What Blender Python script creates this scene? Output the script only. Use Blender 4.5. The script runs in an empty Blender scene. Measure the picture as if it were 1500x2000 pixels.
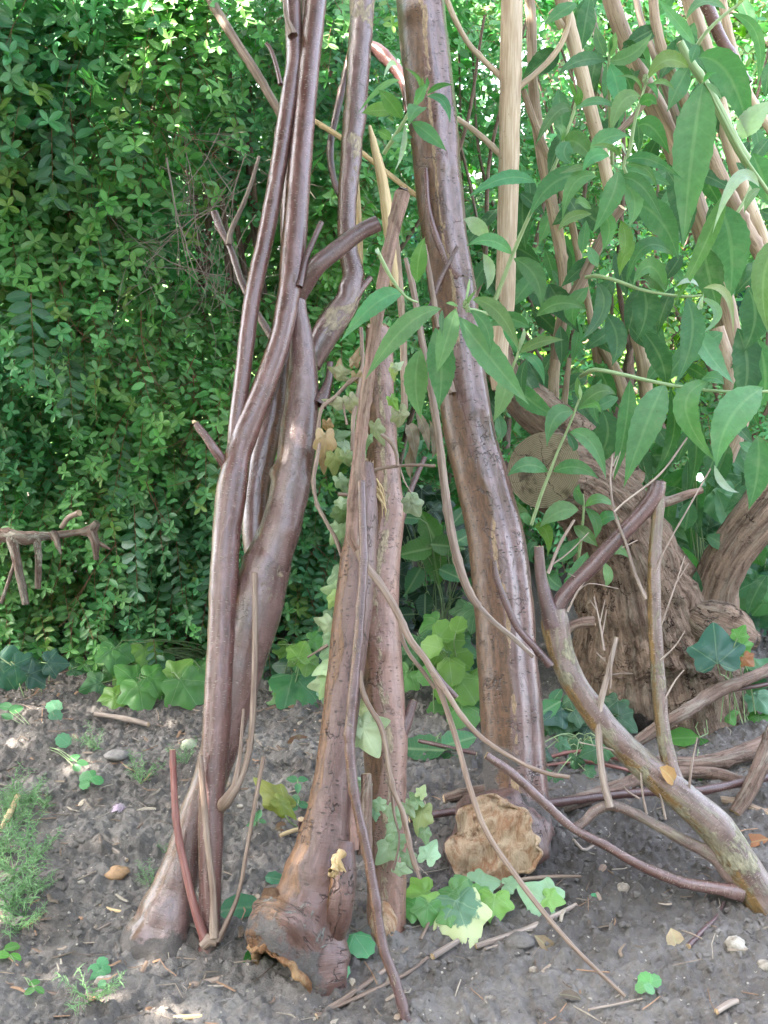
import bpy, math, random
import numpy as np
from mathutils import Vector
rad = math.radians
SC = bpy.context.scene
COL = SC.collection
rng = np.random.default_rng(11)

# ------------------------------------------------------------------ camera
CAM_H, PITCH, F = 1.30, rad(14.0), 2200.0
cam = bpy.data.objects.new('camera', bpy.data.cameras.new('camera'))
COL.objects.link(cam)
cam.location = (0, 0, CAM_H)
cam.rotation_euler = (math.pi / 2 - PITCH, 0, 0)
cam.data.sensor_fit = 'VERTICAL'
cam.data.sensor_height = 24.0
cam.data.lens = F / 2000.0 * 24.0
cam.data.clip_start = 0.05
cam.data.clip_end = 400
SC.camera = cam

# ------------------------------------------------------------------ light
SUN_EL, SUN_AZ = rad(52), rad(-112)          # azimuth from +Y, clockwise
world = bpy.data.worlds.new('World')
SC.world = world
world.use_nodes = True
wn = world.node_tree
bgn = wn.nodes['Background']
sky = wn.nodes.new('ShaderNodeTexSky')
sky.sky_type = 'NISHITA'
sky.sun_disc = False
sky.sun_elevation = SUN_EL
sky.sun_rotation = SUN_AZ
sky.dust_density = 3.5
sky.ozone_density = 1.0
sky.air_density = 1.0
hsv = wn.nodes.new('ShaderNodeHueSaturation')      # thin high cloud: the sky less blue
hsv.inputs['Saturation'].default_value = .6
wn.links.new(sky.outputs[0], hsv.inputs['Color'])
wn.links.new(hsv.outputs[0], bgn.inputs[0])
bgn.inputs[1].default_value = 0.15
sun = bpy.data.objects.new('sun', bpy.data.lights.new('sun', 'SUN'))
COL.objects.link(sun)
sun.data.energy = 4.2
sun.data.angle = rad(0.55)
sun.data.color = (1.0, 0.94, 0.84)
sd = Vector((math.sin(SUN_AZ) * math.cos(SUN_EL), math.cos(SUN_AZ) * math.cos(SUN_EL), math.sin(SUN_EL)))
sun.rotation_euler = sd.to_track_quat('Z', 'Y').to_euler()
sun.location = (-2, 2, 6)
SC.view_settings.view_transform = 'Standard'
SC.view_settings.look = 'None'
SC.view_settings.exposure = 3.8
SC.view_settings.gamma = 1.0
SC.cycles.max_bounces = 8
SC.cycles.diffuse_bounces = 2
SC.cycles.glossy_bounces = 3
SC.cycles.transmission_bounces = 3
SC.cycles.use_denoising = True

# ------------------------------------------------------------------ projection: photo pixel (1500x2000) to a point of the place
cp, sp = math.cos(PITCH), math.sin(PITCH)
def ray(px, py):
    x = (px - 750.0) / F
    y = (1000.0 - py) / F
    return np.array([x, cp + y * sp, -sp + y * cp])
def AT(px, py, Y):
    d = ray(px, py)
    return np.array([0, 0, CAM_H]) + d * (Y / d[1])
def LEAN(px, py, Yb, k):
    d = ray(px, py)
    t = (Yb + k * CAM_H) / (d[1] - k * d[2])
    return np.array([0, 0, CAM_H]) + d * t
def GR(px, py, z=0.0):
    d = ray(px, py)
    return np.array([0, 0, CAM_H]) + d * ((z - CAM_H) / d[2])
def PXM(p):
    """metres per photo pixel at point p"""
    return (p[1] * cp - (p[2] - CAM_H) * sp) / F

# ------------------------------------------------------------------ noise
def _h(ix, iy, iz, seed):
    n = (ix.astype(np.int64) * 374761393 + iy.astype(np.int64) * 668265263 + iz.astype(np.int64) * 2147483647 + seed * 1274126177) & 0xFFFFFFFF
    n = ((n ^ (n >> 13)) * 1274126177) & 0xFFFFFFFF
    n = ((n ^ (n >> 16)) * 2246822519) & 0xFFFFFFFF
    return ((n ^ (n >> 15)) & 0xFFFFFF) / float(0xFFFFFF)
def vn(p, seed=0):
    """value noise in -1..1, p (n,3)"""
    i = np.floor(p).astype(np.int64)
    f = p - i
    f = f * f * (3 - 2 * f)
    r = 0
    for dx in (0, 1):
        wx = f[:, 0] if dx else 1 - f[:, 0]
        for dy in (0, 1):
            wy = f[:, 1] if dy else 1 - f[:, 1]
            for dz in (0, 1):
                wz = f[:, 2] if dz else 1 - f[:, 2]
                r = r + wx * wy * wz * _h(i[:, 0] + dx, i[:, 1] + dy, i[:, 2] + dz, seed)
    return r * 2 - 1
def fbm(p, seed=0, oct=3):
    a, s, r = 1.0, 1.0, 0
    for o in range(oct):
        r = r + a * vn(p * s, seed + o * 7)
        a *= .5
        s *= 2.03
    return r
def p2(x, y, sc):
    return np.stack([x * sc, y * sc, np.zeros_like(x)], 1)
def worley(x, y, sc, seed):
    """F1 distance and cell id"""
    gx, gy = x * sc, y * sc
    ix, iy = np.floor(gx).astype(np.int64), np.floor(gy).astype(np.int64)
    best = np.full(x.shape, 9.0)
    second = np.full(x.shape, 9.0)
    cid = np.zeros(x.shape)
    z0 = np.zeros_like(ix)
    for dx in (-1, 0, 1):
        for dy in (-1, 0, 1):
            cx, cy = ix + dx, iy + dy
            jx, jy = _h(cx, cy, z0, seed), _h(cx, cy, z0 + 1, seed)
            d = np.hypot(cx + jx - gx, cy + jy - gy)
            m = d < best
            second = np.where(m, best, np.minimum(second, d))
            cid = np.where(m, _h(cx, cy, z0 + 2, seed), cid)
            best = np.where(m, d, best)
    return best, second, cid
def sstep(a, b, x):
    t = np.clip((x - a) / (b - a), 0, 1)
    return t * t * (3 - 2 * t)
def nrm(v):
    return v / np.maximum(np.linalg.norm(v, axis=-1, keepdims=True), 1e-9)

# ------------------------------------------------------------------ mesh collector
LOC = {}
class MB:
    def __init__(self):
        self.v, self.c, self.u, self.t, self.q = [], [], [], [], []
        self.n = 0
    def add(self, v, tris=None, quads=None, uv=None, col=None):
        v = np.asarray(v, float)
        k = len(v)
        self.v.append(v)
        self.u.append(np.zeros((k, 2)) if uv is None else np.asarray(uv, float))
        if col is None:
            c = np.zeros((k, 3))
        else:
            c = np.broadcast_to(np.asarray(col, float), (k, 3))
        self.c.append(c)
        if tris is not None and len(tris):
            self.t.append(np.asarray(tris, np.int64) + self.n)
        if quads is not None and len(quads):
            self.q.append(np.asarray(quads, np.int64) + self.n)
        self.n += k
    def build(self, name, mat, parent=None, smooth=True):
        V = np.concatenate(self.v)
        off = LOC.get(parent.name, np.zeros(3)) if parent else np.zeros(3)
        V = V - off
        U, C = np.concatenate(self.u), np.concatenate(self.c)
        T = np.concatenate(self.t) if self.t else np.zeros((0, 3), np.int64)
        Q = np.concatenate(self.q) if self.q else np.zeros((0, 4), np.int64)
        me = bpy.data.meshes.new(name)
        me.vertices.add(len(V))
        me.vertices.foreach_set('co', V.astype(np.float32).ravel())
        li = np.concatenate([T.ravel(), Q.ravel()]).astype(np.int32)
        me.loops.add(len(li))
        me.loops.foreach_set('vertex_index', li)
        tot = np.concatenate([np.full(len(T), 3), np.full(len(Q), 4)]).astype(np.int32)
        me.polygons.add(len(tot))
        st = np.concatenate([[0], np.cumsum(tot)[:-1]]).astype(np.int32)
        me.polygons.foreach_set('loop_start', st)
        me.polygons.foreach_set('loop_total', tot)
        me.polygons.foreach_set('use_smooth', np.full(len(tot), smooth))
        uvl = me.uv_layers.new(name='UVMap')
        uvl.data.foreach_set('uv', U[li].astype(np.float32).ravel())
        ca = me.color_attributes.new('Col', 'FLOAT_COLOR', 'POINT')
        ca.data.foreach_set('color', np.concatenate([C, np.ones((len(C), 1))], 1).astype(np.float32).ravel())
        me.update(calc_edges=True)
        me.materials.append(mat)
        o = bpy.data.objects.new(name, me)
        COL.objects.link(o)
        if parent:
            o.parent = parent
            LOC[o.name] = off
        return o
def tag(o, label, cat, group=None, kind=None):
    if label: o['label'] = label
    if cat: o['category'] = cat
    if group: o['group'] = group
    if kind: o['kind'] = kind
    return o
def thing(name, label, cat, loc, group=None):
    o = bpy.data.objects.new(name, None)
    COL.objects.link(o)
    o.empty_display_size = .05
    o.location = [float(a) for a in loc]
    LOC[o.name] = np.array(loc, float)
    return tag(o, label, cat, group)

# ------------------------------------------------------------------ tubes (branches, stems, logs)
def spline(P, R, step):
    P, R = np.asarray(P, float), np.asarray(R, float)
    d = np.linalg.norm(np.diff(P, axis=0), axis=1)
    s = np.concatenate([[0], np.cumsum(np.maximum(d, 1e-6))])
    if len(P) == 2:
        m = np.repeat(((P[1] - P[0]) / s[-1])[None], 2, 0)
    else:
        m = np.empty_like(P)
        m[1:-1] = (P[2:] - P[:-2]) / (s[2:] - s[:-2])[:, None]
        m[0] = (P[1] - P[0]) / s[1]
        m[-1] = (P[-1] - P[-2]) / (s[-1] - s[-2])
    n = max(3, int(s[-1] / step) + 1)
    t = np.linspace(0, s[-1], n)
    i = np.clip(np.searchsorted(s, t, side='right') - 1, 0, len(P) - 2)
    h = (s[i + 1] - s[i])
    u = ((t - s[i]) / h)[:, None]
    h = h[:, None]
    C = (2*u**3 - 3*u**2 + 1) * P[i] + (u**3 - 2*u**2 + u) * h * m[i] + (-2*u**3 + 3*u**2) * P[i+1] + (u**3 - u**2) * h * m[i+1]
    u1 = u[:, 0] * u[:, 0] * (3 - 2 * u[:, 0])
    r = R[i] * (1 - u1) + R[i + 1] * u1
    return C, r, t
def frames(C):
    T = nrm(np.gradient(C, axis=0))
    ref = np.array([0, 1.0, 0])
    A = ref - (T @ ref)[:, None] * T
    ln = np.linalg.norm(A, axis=1)
    if ln.min() < .35:
        ref = np.array([.2, .1, -1.0]); ref /= np.linalg.norm(ref)
        A = ref - (T @ ref)[:, None] * T
    A = nrm(A)
    return T, A, np.cross(T, A)
def tube(mb, P, R, seg=14, step=.012, amp=.05, lump=22., seed=0, colf=None, radf=None, close=True, uoff=None, slant=None):
    C, r, t = spline(P, R, step)
    T, A, B = frames(C)
    n = len(C)
    th = np.linspace(0, 2 * math.pi, seg + 1)
    TH, S = np.meshgrid(th, t)
    RR = np.repeat(r[:, None], seg + 1, 1)
    dirs = A[:, None] * np.cos(TH)[..., None] + B[:, None] * np.sin(TH)[..., None]
    q = (C[:, None] + dirs * RR[..., None]).reshape(-1, 3)
    if amp:
        rr0 = float(np.mean(r))
        nn = fbm(q * min(lump, .55 / max(rr0, .004)), seed, 3).reshape(n, seg + 1)
        RR = RR * (1 + amp * nn)
    if 7 <= seg <= 12 and amp > 0 and t[-1] > .08:      # leaf nodes along thin stems
        rs = random.Random(seed * 13 + 5)
        s_ = rs.uniform(.02, .06)
        while s_ < t[-1]:
            a_, w_ = rs.uniform(0, 6.28), rs.uniform(.003, .006)
            RR = RR * (1 + rs.uniform(.08, .30) * np.exp(-((S - s_) / w_) ** 2) * (.6 + .6 * np.cos(TH - a_)))
            s_ += rs.uniform(.03, .10)
    if radf is not None:
        RR = radf(RR, TH, S, t[-1], q.reshape(n, seg + 1, 3))
    V = C[:, None] + dirs * RR[..., None]
    if slant is not None:
        w = 1 - sstep(.0, .20, S)
        g = dirs @ nrm(slant['dir'])
        jg = .012 * vn((V * 60).reshape(-1, 3), 3).reshape(g.shape) * (1 - sstep(0, .03, S))
        V = V + T[:, None] * (w * (np.maximum(g, 0) * slant['up'] - np.maximum(-g, 0) * slant['dn']) + jg)[..., None]
    V[:, -1] = V[:, 0]
    uo = (seed * .137) % 3 if uoff is None else uoff
    U = np.stack([TH / (2 * math.pi) * 2 * math.pi * np.mean(r) + uo, S + uo * 1.7], -1)
    a = np.arange(n - 1)[:, None] * (seg + 1) + np.arange(seg)[None]
    quads = np.stack([a, a + 1, a + seg + 2, a + seg + 1], -1).reshape(-1, 4)
    if np.cross(A[0], B[0]) @ T[0] > 0:
        pass
    col = None
    if colf is not None:
        col = colf(V.reshape(-1, 3), dirs.reshape(-1, 3), S.ravel(), t[-1])
    mb.add(V.reshape(-1, 3), quads=quads, uv=U.reshape(-1, 2), col=col)
    return dict(C=C, T=T, r=r, ring0=V[0, :-1], ring1=V[-1, :-1])
def cap(mb, ring, outward, rough=.0, dome=0.0, seed=0, rings=5, col=(0, 0, 0), lift=0.0005):
    c = ring.mean(0)
    o = nrm(np.asarray(outward, float))
    k = len(ring)
    vs, uv = [], []
    R0 = np.linalg.norm(ring - c, axis=1).mean()
    e1 = nrm(ring[0] - c); e2 = np.cross(o, e1)
    for j in range(rings, 0, -1):
        f = j / rings
        p = c + (ring - c) * f
        w = (1 - f * f) * dome * R0 * o
        nz = vn(p * (2.2 / max(R0, .004)), seed)[:, None] * rough * R0 * (1 if j < rings else .35)
        nz = nz + vn(p * (6 / max(R0, .004)), seed + 3)[:, None] * rough * .5 * R0
        vs.append(p + w + nz * o + o * lift)
        d = p - c
        uv.append(np.stack([d @ e1, d @ e2], 1))
    vs.append((c + dome * R0 * o + o * lift)[None]); uv.append(np.zeros((1, 2)))
    V = np.concatenate(vs)
    q, t = [], []
    for j in range(rings - 1):
        for i in range(k):
            q.append((j*k + i, j*k + (i+1) % k, (j+1)*k + (i+1) % k, (j+1)*k + i))
    b = (rings - 1) * k
    for i in range(k):
        t.append((b + i, b + (i+1) % k, rings * k))
    mb.add(V, tris=t, quads=q, uv=np.concatenate(uv), col=col)
# ------------------------------------------------------------------ materials
class NT:
    def __init__(self, name):
        self.m = bpy.data.materials.new(name)
        self.m.use_nodes = True
        self.t = self.m.node_tree
        self.t.nodes.clear()
        self.out = self.t.nodes.new('ShaderNodeOutputMaterial')
    def n(self, typ, inputs=None, **kw):
        nd = self.t.nodes.new(typ)
        for k, v in kw.items():
            setattr(nd, k, v)
        for k, v in (inputs or {}).items():
            self.set(nd.inputs[k], v)
        return nd
    def set(self, sock, v):
        if hasattr(v, 'bl_rna') and isinstance(v, bpy.types.NodeSocket):
            self.t.links.new(v, sock)
        else:
            if isinstance(v, tuple) and len(v) == 3 and sock.type == 'RGBA':
                v = v + (1,)
            sock.default_value = v
    def math(self, op, a, b=0.0, c=None):
        nd = self.t.nodes.new('ShaderNodeMath'); nd.operation = op
        self.set(nd.inputs[0], a); self.set(nd.inputs[1], b)
        if c is not None: self.set(nd.inputs[2], c)
        return nd.outputs[0]
    def mix(self, f, a, b, mode='MIX'):
        nd = self.t.nodes.new('ShaderNodeMix'); nd.data_type = 'RGBA'; nd.blend_type = mode
        self.set(nd.inputs[0], f); self.set(nd.inputs[6], a); self.set(nd.inputs[7], b)
        return nd.outputs[2]
    def step(self, x, a, b):
        nd = self.t.nodes.new('ShaderNodeMapRange'); nd.interpolation_type = 'SMOOTHSTEP'
        self.set(nd.inputs[0], x); self.set(nd.inputs[1], a); self.set(nd.inputs[2], b)
        return nd.outputs[0]
    def map(self, vec, scale=(1, 1, 1), loc=(0, 0, 0)):
        nd = self.t.nodes.new('ShaderNodeMapping')
        self.set(nd.inputs[0], vec); nd.inputs['Scale'].default_value = scale; nd.inputs['Location'].default_value = loc
        return nd.outputs[0]
    def noise(self, vec, scale, detail=3, rough=.55, dist=0.0, out=0):
        nd = self.t.nodes.new('ShaderNodeTexNoise')
        self.set(nd.inputs['Vector'], vec)
        nd.inputs['Scale'].default_value = scale; nd.inputs['Detail'].default_value = detail
        nd.inputs['Roughness'].default_value = rough; nd.inputs['Distortion'].default_value = dist
        return nd.outputs[out]
    def vor(self, vec, scale, feature='F1', dim='3D', rnd=1.0):
        nd = self.t.nodes.new('ShaderNodeTexVoronoi'); nd.feature = feature; nd.voronoi_dimensions = dim
        self.set(nd.inputs['Vector'], vec); nd.inputs['Scale'].default_value = scale
        nd.inputs['Randomness'].default_value = rnd
        return nd
    def bump(self, h, strength, dist, normal=None):
        nd = self.t.nodes.new('ShaderNodeBump')
        nd.inputs['Strength'].default_value = strength; nd.inputs['Distance'].default_value = dist
        self.set(nd.inputs['Height'], h)
        if normal is not None: self.set(nd.inputs['Normal'], normal)
        return nd.outputs[0]
    def uv(self):
        return self.n('ShaderNodeUVMap', uv_map='UVMap').outputs[0]
    def pos(self):
        return self.n('ShaderNodeNewGeometry').outputs['Position']
    def attr(self):
        a = self.n('ShaderNodeAttribute', attribute_name='Col')
        s = self.n('ShaderNodeSeparateColor')
        self.t.links.new(a.outputs['Color'], s.inputs[0])
        return s.outputs[0], s.outputs[1], s.outputs[2]
    def principled(self, color, rough, normal=None, spec=.5, **kw):
        p = self.n('ShaderNodeBsdfPrincipled')
        self.set(p.inputs['Base Color'], color); self.set(p.inputs['Roughness'], rough)
        self.set(p.inputs['Specular IOR Level'], spec)
        if normal is not None: self.set(p.inputs['Normal'], normal)
        for k, v in kw.items(): self.set(p.inputs[k], v)
        return p.outputs[0]
    def finish(self, shader):
        self.t.links.new(shader, self.out.inputs[0])
        return self.m

def bark(name, c1, c2, dash=(.4, .3, .24), dscale=(70, 210), dthr=.22, dkeep=.45, damt=.7, drough=0., rough=.42,
         fib=(60, 6), fibamt=.3, fibbump=.25, brown=(.135, .078, .048), pale=(.42, .33, .22), mud=(.06, .05, .045), crack=0.0,
         flake=0.0, spec=.5, bumpd=.0028, coat=.42):
    c1, c2 = tuple(x * k for x, k in zip(c1, (.84, .60, .50))), tuple(x * k for x, k in zip(c2, (.72, .60, .56)))
    brown = tuple(x * k for x, k in zip(brown, (.85, .72, .60)))
    dash = tuple(x * .75 for x in dash); pale = tuple(x * .8 for x in pale)
    N = NT(name)
    uv = N.uv(); R, G, B = N.attr()
    pos = N.pos()
    big = N.noise(N.map(uv, (10, 3, 1)), 1.0, 3, .6)
    base = N.mix(N.step(big, .3, .7), c1, c2)
    blot = N.noise(pos, 9.0, 3, .6)
    base = N.mix(N.math('MULTIPLY', N.step(blot, .5, .72), .5), base, tuple(x * .55 for x in c1))
    fb = N.noise(N.map(uv, (fib[0], fib[1], 1)), 1.0, 5, .65)
    base = N.mix(fibamt, base, N.mix(N.step(fb, .25, .75), tuple(x * .45 for x in c1), tuple(min(1, x * 1.7) for x in c2)))
    # lenticels: short dashes lying across the stem
    v = N.vor(N.map(uv, (dscale[0], dscale[1], 1)), 1.0, dim='2D')
    sepc = N.n('ShaderNodeSeparateColor'); N.t.links.new(v.outputs['Color'], sepc.inputs[0])
    dm = N.math('MULTIPLY', N.math('SUBTRACT', 1.0, N.step(v.outputs['Distance'], dthr * .6, dthr)), N.math('LESS_THAN', sepc.outputs[0], N.math('MULTIPLY', N.step(N.noise(pos, 16., 3, .6), .3, .7), dkeep * 1.7)))
    ln_ = N.noise(N.map(uv, (dscale[0] * .9, dscale[1] * 1.5, 1), (3.1, 7.7, 0)), 1.0, 2, .6, .3)
    dm = N.math('MAXIMUM', dm, N.math('MULTIPLY', N.step(ln_, .68, .74), .8))
    wr = N.noise(N.map(uv, (30, 260, 1)), 1.0, 4, .65)
    sk = N.noise(N.map(uv, (38, 16, 1), (1.3, 0, 0)), 1.0, 6, .72, .8)
    base = N.mix(N.math('MULTIPLY', N.step(sk, .52, .62), .55), base, tuple(min(1, x * 1.35) for x in c2))
    base = N.mix(N.math('MULTIPLY', N.step(sk, .46, .36), .6), base, tuple(x * .5 for x in c1))
    base = N.mix(N.math('MULTIPLY', N.step(wr, .45, .3), .35), base, tuple(x * .45 for x in c1))
    # brown scuffed skin
    n2 = N.noise(N.map(uv, (45, 14, 1)), 1.0, 5, .7)
    br = N.step(N.math('ADD', R, N.math('MULTIPLY', N.math('SUBTRACT', n2, .5), .9)), .38, .62)
    brc = N.mix(N.step(N.noise(N.map(uv, (120, 35, 1)), 1.0, 4, .7), .3, .7), tuple(x * .55 for x in brown), tuple(x * 1.45 for x in brown))
    base = N.mix(br, base, brc)
    base = N.mix(N.math('MULTIPLY', dm, damt), base, dash)
    # pale crust or bare wood
    n3 = N.noise(N.map(uv, (60, 30, 1)), 1.0, 5, .7, 1.0)
    pl = N.step(N.math('ADD', G, N.math('MULTIPLY', N.math('SUBTRACT', n3, .5), 1.3)), .42, .55)
    plc = N.mix(N.step(N.noise(N.map(uv, (180, 60, 1)), 1.0, 4, .7), .3, .7), tuple(x * .5 for x in pale), tuple(min(.9, x * 1.3) for x in pale))
    base = N.mix(pl, base, plc)
    h = N.math('ADD', N.math('MULTIPLY', fb, fibbump), N.math('MULTIPLY', dm, .5 if not drough else -.6))
    h = N.math('ADD', h, N.math('MULTIPLY', N.math('MULTIPLY', n2, br), .6))
    h = N.math('ADD', h, N.math('MULTIPLY', pl, .55))
    h = N.math('ADD', h, N.math('ADD', N.math('MULTIPLY', wr, .45), N.math('MULTIPLY', sk, .8)))
    if crack:
        cv = N.vor(N.map(N.mix(.12, uv, N.noise(N.map(uv, (30, 20, 1)), 1.0, 3, .6, out=1)), (26, 11, 1)), 1.0, 'DISTANCE_TO_EDGE', '2D')
        cm = N.math('SUBTRACT', 1.0, N.step(cv.outputs['Distance'], .0, .05))
        cm = N.math('MULTIPLY', cm, N.math('MULTIPLY', N.step(N.noise(pos, 14, 2), .45, .6), crack))
        base = N.mix(cm, base, tuple(x * .25 for x in c1))
        h = N.math('SUBTRACT', h, cm)
    if flake:
        fn = N.noise(N.map(uv, (55, 9, 1)), 1.0, 6, .7, .6)
        fm = N.math('MULTIPLY', N.step(fn, .52, .58), flake)
        base = N.mix(fm, base, N.mix(N.step(fb, .3, .7), tuple(x * .7 for x in pale), pale))
        h = N.math('ADD', h, N.math('MULTIPLY', fm, .8))
    md = N.step(N.math('ADD', B, N.math('MULTIPLY', N.math('SUBTRACT', N.noise(pos, 45, 5, .7), .5), 1.0)), .4, .6)
    mc = N.mix(N.noise(pos, 120, 4, .7), tuple(x * .6 for x in mud), tuple(x * 2.2 for x in mud))
    base = N.mix(md, base, mc)
    h = N.math('ADD', h, N.math('MULTIPLY', N.math('MULTIPLY', N.noise(pos, 190, 4, .7), md), 1.6))
    rmask = N.math('MAXIMUM', N.math('MAXIMUM', N.math('MULTIPLY', br, .35), pl), md)
    rg = N.math('ADD', N.math('ADD', rough, N.math('MULTIPLY', N.math('SUBTRACT', big, .5), .25)), N.math('MULTIPLY', rmask, .38))
    nm = N.bump(h, .85, bumpd)
    kw = {'Coat Weight': N.math('MULTIPLY', N.math('SUBTRACT', 1.0, rmask), coat), 'Coat Roughness': .27, 'Coat Normal': N.bump(h, .5, bumpd)} if coat else {}
    return N.finish(N.principled(base, rg, nm, spec, **kw))

def wood_cut(name, c1, c2, ringscale=260., crackc=(.05, .035, .025), grey=.0, cracks=8):
    N = NT(name)
    uv = N.uv(); R, G, B = N.attr()
    ns = N.noise(N.map(uv, (1, 1, 1)), 18., 3, .6)
    ln = N.n('ShaderNodeVectorMath', operation='LENGTH'); N.t.links.new(uv, ln.inputs[0])
    rr = N.math('ADD', ln.outputs['Value'], N.math('MULTIPLY', N.math('SUBTRACT', ns, .5), .012))
    ring = N.math('SINE', N.math('MULTIPLY', rr, ringscale * 6.283))
    ring = N.step(ring, -.6, 1.0)
    f = N.noise(N.pos(), 160., 4, .7)
    base = N.mix(N.math('ADD', N.math('MULTIPLY', ring, .45), N.math('MULTIPLY', f, .5)), c1, c2)
    base = N.mix(N.step(N.noise(N.pos(), 22., 3, .6), .48, .68), base, tuple(x * .6 for x in c1))
    h = N.math('ADD', f, N.math('MULTIPLY', ring, .2))
    if cracks:
        s = N.n('ShaderNodeSeparateXYZ'); N.t.links.new(uv, s.inputs[0])
        ang = N.math('ARCTAN2', s.outputs[1], s.outputs[0])
        a2 = N.math('ADD', N.math('MULTIPLY', ang, cracks / 6.283), N.math('MULTIPLY', N.noise(uv, 30., 3, .6), .9))
        fr = N.math('ABSOLUTE', N.math('SUBTRACT', N.math('FRACT', a2), .5))
        wid = N.math('DIVIDE', .0011, N.math('MAXIMUM', ln.outputs['Value'], .004))
        cm = N.math('LESS_THAN', fr, wid)
        cm = N.math('MULTIPLY', cm, N.step(N.noise(uv, 14., 2, .5), .38, .5))
        base = N.mix(cm, base, crackc)
        h = N.math('SUBTRACT', h, cm)
    return N.finish(N.principled(base, .85, N.bump(h, .6, .002), .3))

def torn_wood(name, c1=(.40, .20, .095), c2=(.58, .42, .27), dark=(.12, .06, .03)):
    N = NT(name)
    p = N.pos()
    a = N.noise(N.map(p, (1, 1, .45)), 28., 6, .7, 1.2)
    b = N.noise(N.map(p, (1, 1, .3)), 95., 6, .75)
    base = N.mix(N.step(a, .35, .62), c1, c2)
    base = N.mix(N.step(b, .5, .75), base, tuple(x * .5 for x in c1))
    base = N.mix(N.step(N.noise(p, 17., 5, .7), .55, .7), base, dark)
    R, G, B = N.attr()
    base = N.mix(B, base, dark)
    h = N.math('ADD', a, N.math('MULTIPLY', b, .7))
    return N.finish(N.principled(base, .85, N.bump(h, 1.0, .012), .25))

def leafmat(name, kind='oval', rough=.5, trans=.35, back=None, veins=.25, gloss=.4, blotch=.3, variegate=0.0, tint=(.85, 1.25, .35)):
    """colour comes from each leaf's own Col attribute"""
    N = NT(name)
    at = N.n('ShaderNodeAttribute', attribute_name='Col').outputs['Color']
    uv = N.uv()
    pos = N.pos()
    s = N.n('ShaderNodeSeparateXYZ'); N.t.links.new(uv, s.inputs[0])
    u, v = s.outputs[0], s.outputs[1]
    base = at
    nz = N.noise(pos, 55., 4, .65)
    base = N.mix(blotch, base, N.mix(nz, (0, 0, 0), at, 'MIX'))
    spot = N.noise(pos, 210., 2, .5)
    base = N.mix(N.math('MULTIPLY', N.step(spot, .72, .76), .7), base, (.10, .07, .03))
    base = N.mix(N.math('MULTIPLY', N.step(N.noise(pos, 24., 3, .6), .5, .7), .25), base, (.22, .30, .18))
    if kind == 'palm':
        vm = None
        for a in (90, 38, 142, -25, 205):
            dx, dy = math.cos(rad(a)), math.sin(rad(a))
            cr = N.math('ABSOLUTE', N.math('SUBTRACT', N.math('MULTIPLY', u, dy), N.math('MULTIPLY', v, dx)))
            dt = N.math('ADD', N.math('MULTIPLY', u, dx), N.math('MULTIPLY', v, dy))
            m = N.math('MULTIPLY', N.math('SUBTRACT', 1.0, N.step(cr, .006, .022)), N.math('GREATER_THAN', dt, 0.0))
            vm = m if vm is None else N.math('MAXIMUM', vm, m)
    else:
        au = N.math('ABSOLUTE', u)
        mid = N.math('SUBTRACT', 1.0, N.step(au, .02, .075))
        lat = N.math('FRACT', N.math('SUBTRACT', N.math('MULTIPLY', v, 11.0), N.math('MULTIPLY', au, 2.2)))
        latm = N.math('MULTIPLY', N.math('SUBTRACT', 1.0, N.step(N.math('ABSOLUTE', N.math('SUBTRACT', lat, .5)), .02, .14)), .22)
        vm = N.math('MAXIMUM', mid, latm)
    if variegate:
        ln = N.n('ShaderNodeVectorMath', operation='LENGTH'); N.t.links.new(uv, ln.inputs[0])
        wn_ = N.math('ADD', ln.outputs['Value'], N.math('MULTIPLY', N.math('SUBTRACT', N.noise(uv, 5., 3, .6), .5), .55))
        vg = N.math('MULTIPLY', N.step(wn_, .46, .54), variegate)
        base = N.mix(vg, base, (.62, .66, .36))
    base = N.mix(N.math('MULTIPLY', vm, veins), base, N.mix(.5, base, (.5, .62, .35)))
    if back is not None:
        bf = N.n('ShaderNodeNewGeometry').outputs['Backfacing']
        base = N.mix(bf, base, N.mix(back[3], base, back[:3]))
    h = N.math('ADD', N.math('MULTIPLY', vm, -.8), N.math('MULTIPLY', nz, .5))
    nm = N.bump(h, .45, .0012)
    p = N.principled(base, rough, nm, gloss)
    tr = N.n('ShaderNodeBsdfTranslucent')
    N.set(tr.inputs[0], N.mix(1.0, base, tint, 'MULTIPLY'))
    mx = N.n('ShaderNodeMixShader')
    mx.inputs[0].default_value = trans
    N.t.links.new(p, mx.inputs[1]); N.t.links.new(tr.outputs[0], mx.inputs[2])
    return N.finish(mx.outputs[0])

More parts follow.
